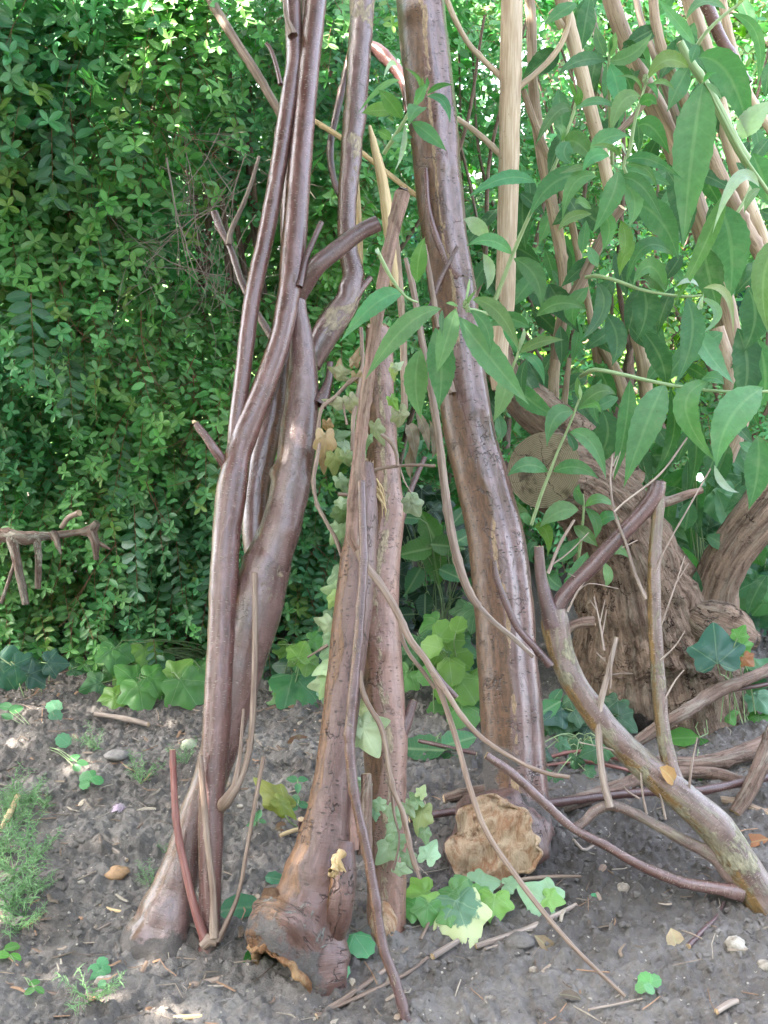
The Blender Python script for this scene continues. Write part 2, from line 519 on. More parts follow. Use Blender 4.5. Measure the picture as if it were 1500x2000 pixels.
def simple(name, c1, c2, scale=30., rough=.8, bump=.4, bd=.003, spec=.3, stretch=(1, 1, 1)):
    N = NT(name)
    p = N.map(N.pos(), stretch)
    a = N.noise(p, scale, 5, .65)
    return N.finish(N.principled(N.mix(N.step(a, .3, .7), c1, c2), rough, N.bump(a, bump, bd), spec))
def stemmat(name, c1, c2, rough=.6, fib=(220, 10), spec=.4, speck=(.1, .07, .04), useattr=False, flakes=0.0):
    N = NT(name)
    uv = N.uv()
    a = N.noise(N.map(uv, (fib[0], fib[1], 1)), 1.0, 4, .6)
    b = N.noise(N.map(uv, (20, 4, 1)), 1.0, 4, .6)
    base = N.mix(N.step(a, .3, .7), c1, c2)
    base = N.mix(N.math('MULTIPLY', N.step(b, .45, .7), .55), base, tuple(x * .6 for x in c1))
    sc_ = N.noise(N.map(uv, (90, 60, 1)), 1.0, 3, .6)
    base = N.mix(N.math('MULTIPLY', N.step(sc_, .66, .72), .7), base, speck)
    h = a
    if flakes:
        fn = N.noise(N.map(uv, (70, 7, 1)), 1.0, 6, .7, .5)
        fm = N.math('MULTIPLY', N.step(fn, .5, .56), flakes)
        base = N.mix(fm, base, tuple(min(.85, x * 1.6) for x in c2))
        h = N.math('ADD', h, fm)
    return N.finish(N.principled(base, rough, N.bump(h, .5, .0012), spec))
def tintmat(name, rough=.7, spec=.3, bump=.3):
    """colour from the Col attribute, broken up by noise"""
    N = NT(name)
    at = N.n('ShaderNodeAttribute', attribute_name='Col').outputs['Color']
    a = N.noise(N.pos(), 140., 4, .7)
    return N.finish(N.principled(N.mix(.6, at, N.mix(a, tuple([.01] * 3), N.mix(1.0, at, (1.9, 1.9, 1.9), 'MULTIPLY'))), rough, N.bump(a, bump, .002), spec))

M = {}
M['bark'] = bark('cherry_bark', (.100, .042, .036), (.205, .125, .120), rough=.28, spec=.55, coat=.62, bumpd=.0020)
M['bark_grey'] = bark('grey_mauve_bark', (.105, .062, .055), (.25, .185, .185), rough=.26, spec=.55, coat=.62, bumpd=.0020, dash=(.42, .34, .28), damt=.55, crack=.3)
M['bark_old'] = bark('cracked_bark', (.11, .06, .052), (.25, .185, .18), dash=(.035, .022, .02), dscale=(58, 150), dthr=.24, dkeep=.34, damt=.85, drough=1,
                     rough=.28, spec=.6, pale=(.40, .27, .16), crack=.8, bumpd=.0022)
M['bark_brown'] = bark('scuffed_brown_bark', (.20, .115, .085), (.34, .24, .20), dash=(.05, .03, .025), dscale=(60, 170), dthr=.20, dkeep=.3, damt=.8, drough=1,
                       rough=.48, crack=.6, brown=(.17, .10, .062))
M['bark_root'] = bark('root_bark', (.090, .050, .040), (.185, .125, .115), dash=(.035, .022, .02), dscale=(50, 110), dthr=.22, dkeep=.25, damt=.7, drough=1,
                      rough=.5, crack=.9, brown=(.155, .088, .045), pale=(.27, .27, .24), mud=(.075, .066, .062), bumpd=.004)
M['bark_lichen'] = bark('lichen_bark', (.10, .065, .058), (.27, .235, .22), rough=.42, pale=(.30, .27, .18), brown=(.20, .14, .06), flake=.55, bumpd=.003)
M['bark_dark'] = bark('dark_purple_bark', (.075, .038, .038), (.15, .10, .105), rough=.3, spec=.55, damt=.5, dscale=(90, 260), dkeep=.3)
M['vine'] = bark('weathered_fibrous_bark', (.13, .09, .07), (.32, .25, .21), fib=(150, 7), fibamt=.65, fibbump=1.0, damt=.1, rough=.75, flake=.35, pale=(.4, .31, .23), spec=.25, coat=0)
M['dead'] = bark('grey_dead_wood', (.10, .078, .064), (.27, .225, .195), fib=(130, 8), fibamt=.6, fibbump=1.0, damt=.1, rough=.85, flake=.45, pale=(.42, .37, .3), spec=.2, coat=0, bumpd=.003)
M['stump'] = bark('shaggy_stump_bark', (.115, .088, .068), (.33, .28, .225), fib=(60, 4), fibamt=.85, fibbump=2.2, damt=0., rough=.9, flake=.5, pale=(.40, .33, .25), crack=1.0,
                  mud=(.05, .04, .035), spec=.15, coat=0, bumpd=.012)
M['tan'] = stemmat('pale_tan_stem', (.38, .265, .175), (.58, .47, .35), rough=.62)
M['tan2'] = stemmat('brown_tan_stem', (.22, .145, .095), (.38, .285, .21), rough=.65, flakes=.35)
M['green_stem'] = stemmat('green_stem', (.16, .24, .10), (.30, .38, .19), rough=.55, speck=(.35, .4, .2))
M['redtwig'] = stemmat('red_brown_twig', (.16, .05, .03), (.30, .12, .07), rough=.55)
M['greytwig'] = stemmat('grey_twig', (.19, .14, .115), (.40, .33, .28), rough=.8)
M['suck'] = stemmat('brown_sucker_bark', (.15, .095, .07), (.31, .235, .185), rough=.6)
M['suckred'] = stemmat('red_brown_sucker_bark', (.17, .05, .04), (.30, .15, .13), rough=.45, spec=.5)
M['cut'] = wood_cut('cut_wood', (.42, .29, .17), (.62, .47, .30), cracks=0, ringscale=420)
M['cut_old'] = wood_cut('weathered_cut_wood', (.11, .085, .05), (.31, .26, .17), ringscale=230, cracks=7)
M['torn'] = torn_wood('torn_wood', (.36, .19, .105), (.56, .42, .29))
M['torn_dark'] = torn_wood('dark_torn_wood', (.22, .105, .05), (.38, .24, .13), (.06, .03, .018))
M['straw'] = stemmat('bleached_wood', (.45, .31, .15), (.66, .51, .30), rough=.7)
M['hedge_leaf'] = leafmat('small_oval_leaf', 'oval', .42, .32, veins=.12, blotch=.15, gloss=.55, tint=(.6, 1.2, .45))
M['bud_leaf'] = leafmat('long_leaf', 'oval', .60, .40, back=(.50, .60, .50, .75), veins=.24, gloss=.3, blotch=.5)
M['pale_leaf'] = leafmat('pale_leaf_underside', 'oval', .7, .3, veins=.25, gloss=.2, blotch=.2)
M['ivy_leaf'] = leafmat('ivy_leaf', 'palm', .42, .25, back=(.3, .42, .22, .5), veins=.28, gloss=.45, blotch=.3)
M['ivy_var'] = leafmat('variegated_ivy_leaf', 'palm', .5, .3, veins=.35, variegate=.85, blotch=.25)
M['bramble_leaf'] = leafmat('bramble_leaf', 'oval', .5, .35, veins=.55, blotch=.2)
M['dry'] = leafmat('dry_leaf', 'oval', .75, .2, veins=.3, blotch=.6, tint=(1.2, .8, .4))
M['tint'] = tintmat('mixed_debris')
M['stone'] = simple('stone', (.20, .165, .13), (.42, .38, .33), 60., .85, .4)
M['wire'] = simple('green_plastic_wire', (.015, .06, .05), (.02, .09, .08), 40., .4)
M['far_leaf'] = leafmat('far_leaf', 'oval', .5, .45, veins=0.0, blotch=.2, tint=(1.0, 1.35, .25))

def soil_mat():
    N = NT('clay_soil')
    p = N.pos()
    a = N.noise(p, 5., 5, .65)
    b = N.noise(p, 60., 6, .75)
    c = N.noise(p, 260., 5, .7)
    base = N.mix(N.step(a, .35, .68), (.135, .118, .108), (.245, .222, .205))
    base = N.mix(N.math('MULTIPLY', N.step(b, .5, .75), .6), base, (.34, .315, .29))
    base = N.mix(N.step(b, .44, .28), base, (.07, .062, .058))
    R, G, B = N.attr()
    base = N.mix(N.math('MULTIPLY', R, .65), base, (.065, .055, .05))
    # fine rootlets and pale grit
    v = N.vor(N.map(p, (1, 1, 1)), 95.)
    sc_ = N.n('ShaderNodeSeparateColor'); N.t.links.new(v.outputs['Color'], sc_.inputs[0])
    gm = N.math('MULTIPLY', N.math('LESS_THAN', v.outputs['Distance'], .24), N.math('GREATER_THAN', sc_.outputs[1], .93))
    base = N.mix(gm, base, (.45, .40, .33))
    h = N.math('ADD', N.math('ADD', b, N.math('MULTIPLY', c, .45)), N.math('MULTIPLY', gm, .2))
    return N.finish(N.principled(base, .92, N.bump(h, 1.0, .009), .2))
M['soil'] = soil_mat()

# ------------------------------------------------------------------ colour callbacks for bark (R brown scuff, G pale crust, B mud)
def barkcol(side=(-1, -.2, 0), br=.35, brw=.35, pale=0.0, mudz=0.0, seed=0, strip=None, lich=0.0):
    sdv = np.array(side, float); sdv /= np.linalg.norm(sdv)
    def f(V, D, S, L):
        d = D @ sdv
        n = fbm(V * np.array([14, 14, 4.]), seed + 5, 3) * .3
        R = sstep(br - brw, br + brw, d + n)
        G = np.zeros(len(V)) + pale * np.clip(.5 + fbm(V * 11, seed + 8, 3), 0, 1)
        if lich:
            G = np.maximum(G, lich * sstep(.0, .7, fbm(V * 16, seed + 2, 3) + .25 - .3 * (D[:, 2])))
        if strip is not None:
            G = np.maximum(G, strip[1] * (1 - sstep(.0, strip[2], np.abs(d + n * .6 - strip[0]))))
        B = np.zeros(len(V))
        if mudz:
            B = 1 - sstep(mudz * .5, mudz * 1.3, V[:, 2] + .03 * fbm(V * 20, seed, 2))
        return np.stack([R, G, B], 1)
    return f
# ------------------------------------------------------------------ ground: one sheet, fine where it is seen close
def ground_h(x, y):
    x = np.asarray(x, float); y = np.asarray(y, float)
    h = .018 * fbm(p2(x, y, 3.2), 3, 2)
    d1, e1, c1 = worley(x + .02 * vn(p2(x, y, 30), 9), y + .02 * vn(p2(x, y, 30), 19), 17, 5)
    h = h + .022 * (1 - sstep(.0, .62, d1)) * (c1 - .25)
    d2, e2, c2 = worley(x + .008 * vn(p2(x, y, 70), 29), y + .008 * vn(p2(x, y, 70), 39), 46, 6)
    h = h + .010 * (1 - sstep(.0, .7, d2)) * (.2 + c2)
    d3, e3, c3 = worley(x, y, 120, 8)
    h = h + .0050 * (1 - d3) * c3 + .0055 * fbm(p2(x, y, 60), 13, 3)
    # bank of soil behind, to the right
    h = h + .10 * sstep(2.9, 3.5, y) * sstep(.4, 1.1, x)
    for bx, by, br, bh in ((-.285, 1.84, .10, .022), (-.36, 1.90, .10, .010), (.0, 1.92, .07, .016), (.30, 2.28, .13, .030), (-.13, 1.76, .12, .010), (.88, 2.02, .10, .02)):
        h = h + bh * np.exp(-((x - bx) ** 2 + (y - by) ** 2) / (br * br))
    return h
def axis(lo, hi, st, far, n=26):
    a = np.arange(lo, hi, st)
    g = np.geomspace(st * 2, far, n)
    return np.concatenate([(lo - g)[::-1], a, hi + g])
gx = axis(-1.15, 1.35, .0038, 60)
gy = axis(1.50, 3.45, .0038, 80)
GX, GY = np.meshgrid(gx, gy)
H0 = ground_h(GX.ravel(), GY.ravel())
near = ((np.abs(GX.ravel() - .1) < 1.6) & (GY.ravel() > 1.2) & (GY.ravel() < 4.2))
H0 = np.where(near, H0, H0 * .4)
mb = MB()
nx, ny = len(gx), len(gy)
ii = (np.arange(ny - 1)[:, None] * nx + np.arange(nx - 1)[None])
qd = np.stack([ii, ii + 1, ii + nx + 1, ii + nx], -1).reshape(-1, 4)
dark_soil = sstep(.55, .1, np.hypot(GX.ravel() - .42, (GY.ravel() - 2.15) * 1.2)) + .8 * sstep(2.7, 3.2, GY.ravel())  # mud by the thickest log's foot; soil also darkens towards the hedge
mb.add(np.stack([GX.ravel(), GY.ravel(), H0], 1), quads=qd, uv=np.stack([GX.ravel(), GY.ravel()], 1),
       col=np.stack([np.clip(dark_soil, 0, 1), dark_soil * 0, dark_soil * 0], 1))
g = mb.build('ground', M['soil'])
tag(g, None, None, None, 'structure')
g['label'] = 'bare grey clay soil broken into clods'
# lawn beyond the hedge
mb = MB()
mb.add([(-14, 5.6, .12), (16, 5.6, .12), (30, 60, .12), (-30, 60, .12)], quads=[(0, 1, 2, 3)])
lw = mb.build('lawn', simple('sunlit_lawn', (.05, .11, .02), (.10, .18, .03), 9., .9), None, False)
lw['kind'] = 'structure'
def gz(x, y):
    return float(ground_h(np.array([x]), np.array([y]))[0])
def gzv(x, y):
    return ground_h(x, y)

# ------------------------------------------------------------------ leaves in bulk
T_OVAL_V = np.array([(0, 0, 0), (-.36, .24, .05), (0, .24, -.02), (.36, .24, .05), (-.5, .56, .07), (0, .56, -.02), (.5, .56, .07),
                     (-.34, .85, .03), (0, .87, -.04), (.34, .85, .03), (0, 1.0, -.08)])
T_OVAL_T = np.array([(0, 2, 1), (0, 3, 2), (7, 8, 10), (8, 9, 10)])
T_OVAL_Q = np.array([(1, 2, 5, 4), (2, 3, 6, 5), (4, 5, 8, 7), (5, 6, 9, 8)])
T_LOW_V = np.array([(0, 0, 0), (-.48, .5, .06), (0, .5, -.03), (.48, .5, .06), (0, 1.0, -.05)])
T_LOW_T = np.array([(0, 2, 1), (0, 3, 2), (1, 2, 4), (2, 3, 4)])
def _ivy():
    r = [(.04, -.01), (.16, -.16), (.33, -.21), (.50, -.14), (.54, .02), (.52, .14), (.62, .22), (.70, .36), (.66, .44), (.50, .50), (.40, .56), (.33, .68), (.20, .86), (.08, .98), (0, 1.02)]
    l = [(-x, y) for x, y in r[:-1]][::-1]
    o = np.array(r + l)
    k = len(o)
    c = np.array([0, .22])
    v = [(c[0], c[1], 0)] + [(*(c + (p - c) * .5), .05 * math.sin(5 * math.atan2(p[0], p[1] - .1)) + .03) for p in o] + [(p[0], p[1], -.10 * np.hypot(*p) ** 1.5 + .05 * math.sin(3.3 * math.atan2(p[0], p[1]) + 1)) for p in o]
    t = [(0, 1 + i, 1 + (i + 1) % k) for i in range(k)]
    q = [(1 + i, 1 + k + i, 1 + k + (i + 1) % k, 1 + (i + 1) % k) for i in range(k)]
    return np.array(v), np.array(t), np.array(q)
T_IVY = _ivy()
def _round(n=18, scal=.06, notch=True):
    a = np.linspace(-math.pi / 2 + .25, 1.5 * math.pi - .25, n)
    o = np.stack([np.cos(a), np.sin(a)], 1) * (1 + scal * np.cos(np.arange(n) * math.pi))[:, None] * .5 + np.array([0, .42])
    k = n
    v = [(0, .1, .0)] + [(p[0] * .55, .1 + (p[1] - .1) * .55, .04) for p in o] + [(p[0], p[1], .0) for p in o]
    t = [(0, 1 + i, 1 + (i + 1) % k) for i in range(k)]
    q = [(1 + i, 1 + k + i, 1 + k + (i + 1) % k, 1 + (i + 1) % k) for i in range(k)]
    return np.array(v), np.array(t), np.array(q)
T_ROUND = _round()
def _serr():
    n = 9
    v, tq = [(0, 0, 0)], []
    for j in range(1, n):
        t = j / n
        w = .5 * math.sin(math.pi * t ** .75) ** .8 * (1.06 if j % 2 else .94)
        v += [(-w, t, .06), (-w * .5, t + .015, .015), (0, t, -.02), (w * .5, t + .015, .015), (w, t, .06)]
    v.append((0, 1, -.06))
    t, q = [(0, i + 2, i + 1) for i in range(4)], []
    for j in range(n - 2):
        for i in range(4):
            a = 1 + j * 5 + i
            q.append((a, a + 1, a + 6, a + 5))
    b = 1 + (n - 2) * 5
    t += [(b + i, b + i + 1, len(v) - 1) for i in range(4)]
    return np.array(v), np.array(t), np.array(q)
T_SERR = _serr()
def leaves(mb, tv, tt, tq, P, Y, Z, L, W, col, curl=None):
    """P base, Y along the leaf, Z its normal, L length, W width"""
    n = len(P)
    Y = nrm(Y); X = nrm(np.cross(Y, Z)); Z = np.cross(X, Y)
    k = len(tv)
    x, y, z = tv[:, 0], tv[:, 1], tv[:, 2]
    zz = z[None] * L[:, None]
    if curl is not None:
        zz = zz - curl[:, None] * (y[None] ** 2) * L[:, None]
    V = P[:, None] + X[:, None] * (x[None] * W[:, None])[..., None] + Y[:, None] * (y[None] * L[:, None])[..., None] + Z[:, None] * zz[..., None]
    off = (np.arange(n) * k)[:, None, None]
    T = (tt[None] + off).reshape(-1, 3) if tt is not None and len(tt) else None
    Q = (tq[None] + off).reshape(-1, 4) if tq is not None and len(tq) else None
    mb.add(V.reshape(-1, 3), T, Q, uv=np.tile(tv[:, :2], (n, 1)), col=np.repeat(col, k, 0))
def rn(*s): return rng.normal(size=s)
def ru(a, b, *s): return rng.uniform(a, b, size=s)

def sprigs(leafmb, twigmb, B, D, Lg, M_=14, lsize=.032, size=None, col=None, face=(0, -.75, .55), droop=.5, low=False, twist=.3, tip=4, lw=.47):
    """B bases, D outward directions, Lg lengths: twigs with leaves down both sides and a rosette at the end"""
    N = len(B)
    D = nrm(D)
    t = np.linspace(.1, 1, M_)
    g = droop * Lg
    def pt(tt):
        return B[:, None] + D[:, None] * (Lg[:, None] * tt[None])[..., None] + np.array([0, 0, -1.0])[None, None] * (g[:, None] * tt[None] ** 2)[..., None]
    def tg(tt):
        return nrm(D[:, None] * Lg[:, None, None] + np.array([0, 0, -2.0])[None, None] * (g[:, None] * tt[None])[..., None])
    P = pt(t); T = tg(t)
    Fc = nrm(np.array(face)[None, None] + .35 * rn(N, 1, 3) + 0 * P)
    S = nrm(np.cross(T, Fc))
    Nn = nrm(np.cross(S, T))
    side = np.where(np.arange(M_) % 2 == 0, 1.0, -1.0)[None, :, None]
    Yd = nrm(T * .55 + S * side * .95 + Nn * .12 + .28 * rn(N, M_, 3))
    Zd = nrm(Nn + .32 * rn(N, M_, 3))
    sz = (np.ones(N) if size is None else size)[:, None]
    L = lsize * sz * ru(.7, 1.2, N, M_) * (1.0 - .25 * t[None] ** 3)
    cc = np.repeat(col[:, None], M_, 1) * ru(.75, 1.3, N, M_, 1)
    tv, tt_, tq = (T_LOW_V, T_LOW_T, None) if low else (T_OVAL_V, T_OVAL_T, T_OVAL_Q)
    leaves(leafmb, tv, tt_, tq, P.reshape(-1, 3), Yd.reshape(-1, 3), Zd.reshape(-1, 3), L.ravel(), L.ravel() * lw * ru(.85, 1.15, N * M_), np.clip(cc, 0, 1).reshape(-1, 3))
    if tip:
        k = tip
        Pt = np.repeat(P[:, -1:], k, 1); Tt = np.repeat(T[:, -1:], k, 1)
        an = (np.arange(k) / k * 2 * math.pi)[None, :, None] + ru(0, 6, N, 1, 1)
        Nt = nrm(np.repeat(Nn[:, -1:], k, 1) + .4 * Tt)
        Sa = nrm(np.cross(Nt, np.array([.3, .1, 1.0]) + 0 * Nt)); Sb = np.cross(Nt, Sa)
        Yd = nrm(Sa * np.cos(an) + Sb * np.sin(an) + .35 * Nt)
        Lt = lsize * .72 * sz * ru(.7, 1.1, N, k)
        ct = np.repeat(np.clip(col * 1.25 + np.array([.02, .03, 0]), 0, 1)[:, None], k, 1)
        leaves(leafmb, tv, tt_, tq, Pt.reshape(-1, 3), Yd.reshape(-1, 3), (Nt + .2 * rn(N, k, 3)).reshape(-1, 3), Lt.ravel(), Lt.ravel() * lw, ct.reshape(-1, 3))
    if twigmb is not None:
        ts = np.linspace(0, 1, 6)
        C = pt(ts); TT = tg(ts)
        A = nrm(np.cross(TT, np.array([.1, 1.0, .2]) + 0 * TT)); Bv = np.cross(TT, A)
        r = (.0013 * (1 - .6 * ts))[None, :, None]
        ring = np.stack([C + r * (A * math.cos(a) + Bv * math.sin(a)) for a in (0, 2.094, 4.189)], 2)
        base = (np.arange(N) * 18)[:, None, None]
        j = (np.arange(5) * 3)[None, :, None]; i = np.arange(3)[None, None]
        i2 = (i + 1) % 3
        q = np.stack([base + j + i, base + j + i2, base + j + 3 + i2, base + j + 3 + i], -1).reshape(-1, 4)
        twigmb.add(ring.reshape(-1, 3), quads=q, uv=ring.reshape(-1, 3)[:, [0, 2]])

# ------------------------------------------------------------------ the small-leaved hedge
def hedge_front(x, z):
    y = 3.22 + 0 * x
    y = y + .62 * sstep(-.16, .14, x)
    y = y - .20 * sstep(.9, 1.9, z) * sstep(-.25, -.9, x)
    y = y + .13 * fbm(np.stack([x * 2.6, z * 2.6, 0 * x], 1), 21, 2)
    y = y + .08 * fbm(np.stack([x * 7, z * 7, 0 * x], 1), 22, 2)
    y = y + .14 * sstep(.35, .0, z)
    # hollow with dead twigs
    hx, hz = AT(425, 455, 3.3)[[0, 2]]
    y = y + .55 * np.exp(-(((x - hx) / .20) ** 2 + ((z - hz) / .17) ** 2))
    hx, hz = AT(560, 260, 3.3)[[0, 2]]
    y = y + .35 * np.exp(-(((x - hx) / .16) ** 2 + ((z - hz) / .4) ** 2))
    return y
def hedge_layer(N, x0, x1, z0, z1, d0, d1, seed, **kw):
    x, z = ru(x0, x1, N), ru(z0, z1, N)
    y = hedge_front(x, z) + ru(d0, d1, N)
    return np.stack([x, y, z], 1)
HC = np.array([.085, .265, .088])
def hedge_cols(N, young=.05, base=HC, P=None):
    c = np.repeat(base[None], N, 0) * ru(.75, 1.35, N, 1)
    c[:, 0] *= ru(.8, 1.3, N)
    if P is not None:      # whole boughs differ: bluish here, yellower there
        w = sstep(-.6, .6, fbm(P * 2.2, 77, 2))[:, None]
        c = c * (np.array([.85, .9, 1.15]) * (1 - w) + np.array([1.35, 1.12, .85]) * w)
    m = rng.random(N) < young
    c[m] = np.array([.16, .27, .06]) * ru(.8, 1.25, m.sum(), 1)
    return c
hedge = thing('hedge', 'dense green hedge of small oval leaves filling the left side behind the cut boughs', 'hedge', (-1.0, 3.5, 0))
lm, tm = MB(), MB()
# front, seen close
N = 2900
B = hedge_layer(N, -1.55, .0, .03, 2.05, .02, .30, 1)
hx, hz = AT(425, 455, 3.3)[[0, 2]]
keep = (((B[:, 0] - hx) / .17) ** 2 + ((B[:, 2] - hz) / .14) ** 2 > 1) | (rng.random(N) < .07)
B = B[keep]; N = len(B)
D = np.stack([.55 * rn(N), -1.0 + .25 * rn(N), -.05 + .5 * rn(N)], 1)
big = 1 + .45 * sstep(.95, 1.7, B[:, 2]) * sstep(-.35, -.95, B[:, 0])
sprigs(lm, tm, B, D, ru(.10, .20, N) * big, 12, .041, big, hedge_cols(N, .05, P=B), droop=.55)
# long arching shoots hanging down
for (px, py, L, s) in [(560, 960, .20, 1.5), (450, 880, .22, 1.2), (690, 1180, .2, 1.1), (60, 560, .2, 1.6), (300, 1250, .16, 1.1), (180, 330, .2, 1.6), (130, 640, .2, 1.4),
                       (420, 1100, .18, 1.1), (520, 1190, .18, 1.1), (340, 1020, .2, 1.1), (250, 820, .2, 1.1), (100, 200, .2, 1.7), (280, 120, .2, 1.5)]:
    px, py = (px * 1.0, py * 1.0) if px > 1 else (px, py)
    a = AT(px * .5 if px in (560, 450, 690, 420, 520, 340) and False else px, py, 3.0)
    y = float(hedge_front(np.array([a[0]]), np.array([a[2]]))[0]) - .06
    a = AT(px, py, y)[None]
    sprigs(lm, tm, a, np.array([[.1 * rn(1)[0], -.25, -.9]]), np.array([L]), 16, .034, np.array([s]), np.array([[.05, .15, .07]]), droop=.2, tip=3)
a = AT(262, 985, 3.02)[None]
sprigs(lm, tm, a, np.array([[.02, -.18, -1.0]]), np.array([.235]), 16, .052, np.array([1.05]), np.array([[.055, .17, .085]]), droop=.05, tip=2)
# deeper layer, and the part running on behind the logs
N = 2100
B = hedge_layer(N, -1.7, .05, .03, 2.3, .28, .75, 2)
keep = (((B[:, 0] - hx) / .15) ** 2 + ((B[:, 2] - hz) / .13) ** 2 > 1) | (rng.random(N) < .05)
B = B[keep]; N = len(B)
D = np.stack([.7 * rn(N), -.8 + .4 * rn(N), .5 * rn(N)], 1)
sprigs(lm, None, B, D, ru(.12, .24, N), 12, .034, None, hedge_cols(N, .02), droop=.4, low=True)
N = 2000
B = hedge_layer(N, -.1, 2.1, .0, 2.3, .0, .5, 3)
B[:, 1] += .1
dens = .97 - .5 * sstep(.5, .95, B[:, 0]) * sstep(.55, .8, B[:, 2])
hole = ((B[:, 0] - .86) / .26) ** 2 + ((B[:, 2] - .93) / .20) ** 2 < 1
B = B[(rng.random(N) < dens) & ~(hole & (rng.random(N) < .9))]; N = len(B)
D = np.stack([.7 * rn(N), -.8 + .4 * rn(N), .5 * rn(N)], 1)
sprigs(lm, tm, B, D, ru(.12, .22, N), 12, .034, None, hedge_cols(N, .03), droop=.5)
fo = lm.build('foliage', M['hedge_leaf'], hedge)
tw = tm.build('twigs', M['redtwig'], hedge)
# thick dark inside and top of the hedge, shading the bed
lm = MB()
N = 5600
x = ru(-2.6, 2.4, N); z = ru(.0, 2.8, N)
y = 3.75 + .62 * sstep(-.16, .14, x) * 0 + .45 * sstep(-.2, .2, x) + ru(0, .55, N)
B = np.stack([x, y, z], 1)
gap = sstep(.35, .6, x) * sstep(.35, .6, z)
keep = (rng.random(N) > .62 * gap) & ~((((x - .98) / .30) ** 2 + ((z - .90) / .24) ** 2 < 1) & (rng.random(N) < .92))
B = B[keep]; N = len(B)
sprigs(lm, None, B, np.stack([rn(N), rn(N) * .6 - .3, rn(N) * .7], 1), ru(.15, .3, N), 10, .060, None, hedge_cols(N, .0), droop=.3, low=True, tip=0, lw=.6)
N = 500
B = np.stack([ru(-3.2, -1.55, N), ru(3.3, 4.0, N), ru(0, 2.3, N)], 1)
sprigs(lm, None, B, np.stack([rn(N), -.8 + rn(N) * .4, rn(N) * .5], 1), ru(.12, .25, N), 12, .05, None, hedge_cols(N, .03), droop=.4, low=True)
lm.build('inner_foliage', M['hedge_leaf'], hedge)
# woody stems inside
sm = MB()
for i in range(46):
    x0 = ru(-1.9, 1.9); y0 = 3.75 + ru(0, .5) + .25 * (x0 > 0)
    pts = [np.array([x0, y0, -.02])]
    dx, dy = rn(1)[0] * .12, -.12 * ru(0, 1)
    for j in range(1, 6):
        pts.append(np.array([x0 + dx * j + rn(1)[0] * .05, y0 + dy * j + rn(1)[0] * .04, .38 * j]))
    tube(sm, pts, np.linspace(ru(.008, .02), .004, 6), seg=7, step=.05, amp=.08, seed=i)
for i in range(9):      # brown stems crossing the hollow
    a0, a1 = AT(330 + 26 * i + 10 * rn(1)[0], 130 + 15 * rn(1)[0], 3.55), AT(380 + 24 * i + 12 * rn(1)[0], 640, 3.62)
    tube(sm, [a0, (a0 + a1) / 2 + .03 * rn(3), a1], [.006, .008, .011], seg=7, step=.04, amp=.1, seed=i)
sm.build('stem', M['dead'], hedge)
print('hedge', fo.data.polygons.__len__())

# dead twiggy branch in the hollow of the hedge
def twig_fan(mb, P0, D0, L, r, depth, seed, spread=.75, step=.02, grav=.15):
    r_ = random.Random(seed)
    def go(p, d, L, r, dep):
        pts = [p.copy()]
        n = max(3, int(L / .03))
        for i in range(n):
            d = nrm(d + np.array([r_.gauss(0, .13), r_.gauss(0, .10), r_.gauss(0, .13) - grav * .12]))
            pts.append(pts[-1] + d * L / n)
            if dep > 0 and r_.random() < .55 and i > 0:
                s = nrm(d + np.array([r_.gauss(0, spread), r_.gauss(0, spread * .5), r_.gauss(0, spread)]))
                go(pts[-1], s, L * r_.uniform(.3, .6), r * .55, dep - 1)
        tube(mb, pts, np.linspace(r, max(.0005, r * .3), len(pts)), seg=5, step=max(step, L / 12), amp=0)
    go(P0, nrm(np.array(D0, float)), L, r, depth)
db = thing('dead_twigs', 'bare grey twiggy dead branch hanging in the dark hollow of the hedge', 'dead branch', AT(325, 310, 3.05))
mb = MB()
twig_fan(mb, AT(325, 308, 3.05), (.12, -.02, -1), .33, .0032, 3, 4, .7)
mb.build('twig', M['greytwig'], db)
for i, (a, b) in enumerate([((430, 250), (-.6, 0, -1)), ((470, 330), (-.5, 0, -.9)), ((300, 240), (.6, 0, -.9)), ((400, 300), (.35, 0, -1)), ((440, 400), (-1, 0, -.4)),
                            ((250, 300), (1, .1, -.25)), ((180, 350), (.4, 0, -1)), ((480, 300), (-.25, 0, -1)), ((150, 480), (.25, 0, -1)), ((280, 480), (1, 0, -.6)),
                            ((360, 250), (.1, 0, -1)), ((500, 420), (-.9, 0, -.8)), ((455, 350), (-.7, 0, -.5))]):
    mb = MB(); twig_fan(mb, AT(a[0], a[1], 3.12), b, ru(.22, .34), .0017, 2, 20 + i, .6)
    mb.build('twig', M['greytwig'], db)

# red-brown bare shoots here and there over the hedge face
mb = MB()
for i in range(44):
    px, py = ru(20, 640), ru(30, 1250)
    a = AT(px, py, 3.2)
    y = float(hedge_front(np.array([a[0]]), np.array([a[2]]))[0]) + ru(-.05, .08)
    twig_fan(mb, AT(px, py, y), (rn(1)[0] * .5, -.15, -1), ru(.12, .26), .0014, 1, 60 + i, .5)
mb.build('bare_shoots', M['redtwig'], hedge)['kind'] = 'stuff'
fo['kind'] = 'stuff'; tw['kind'] = 'stuff'
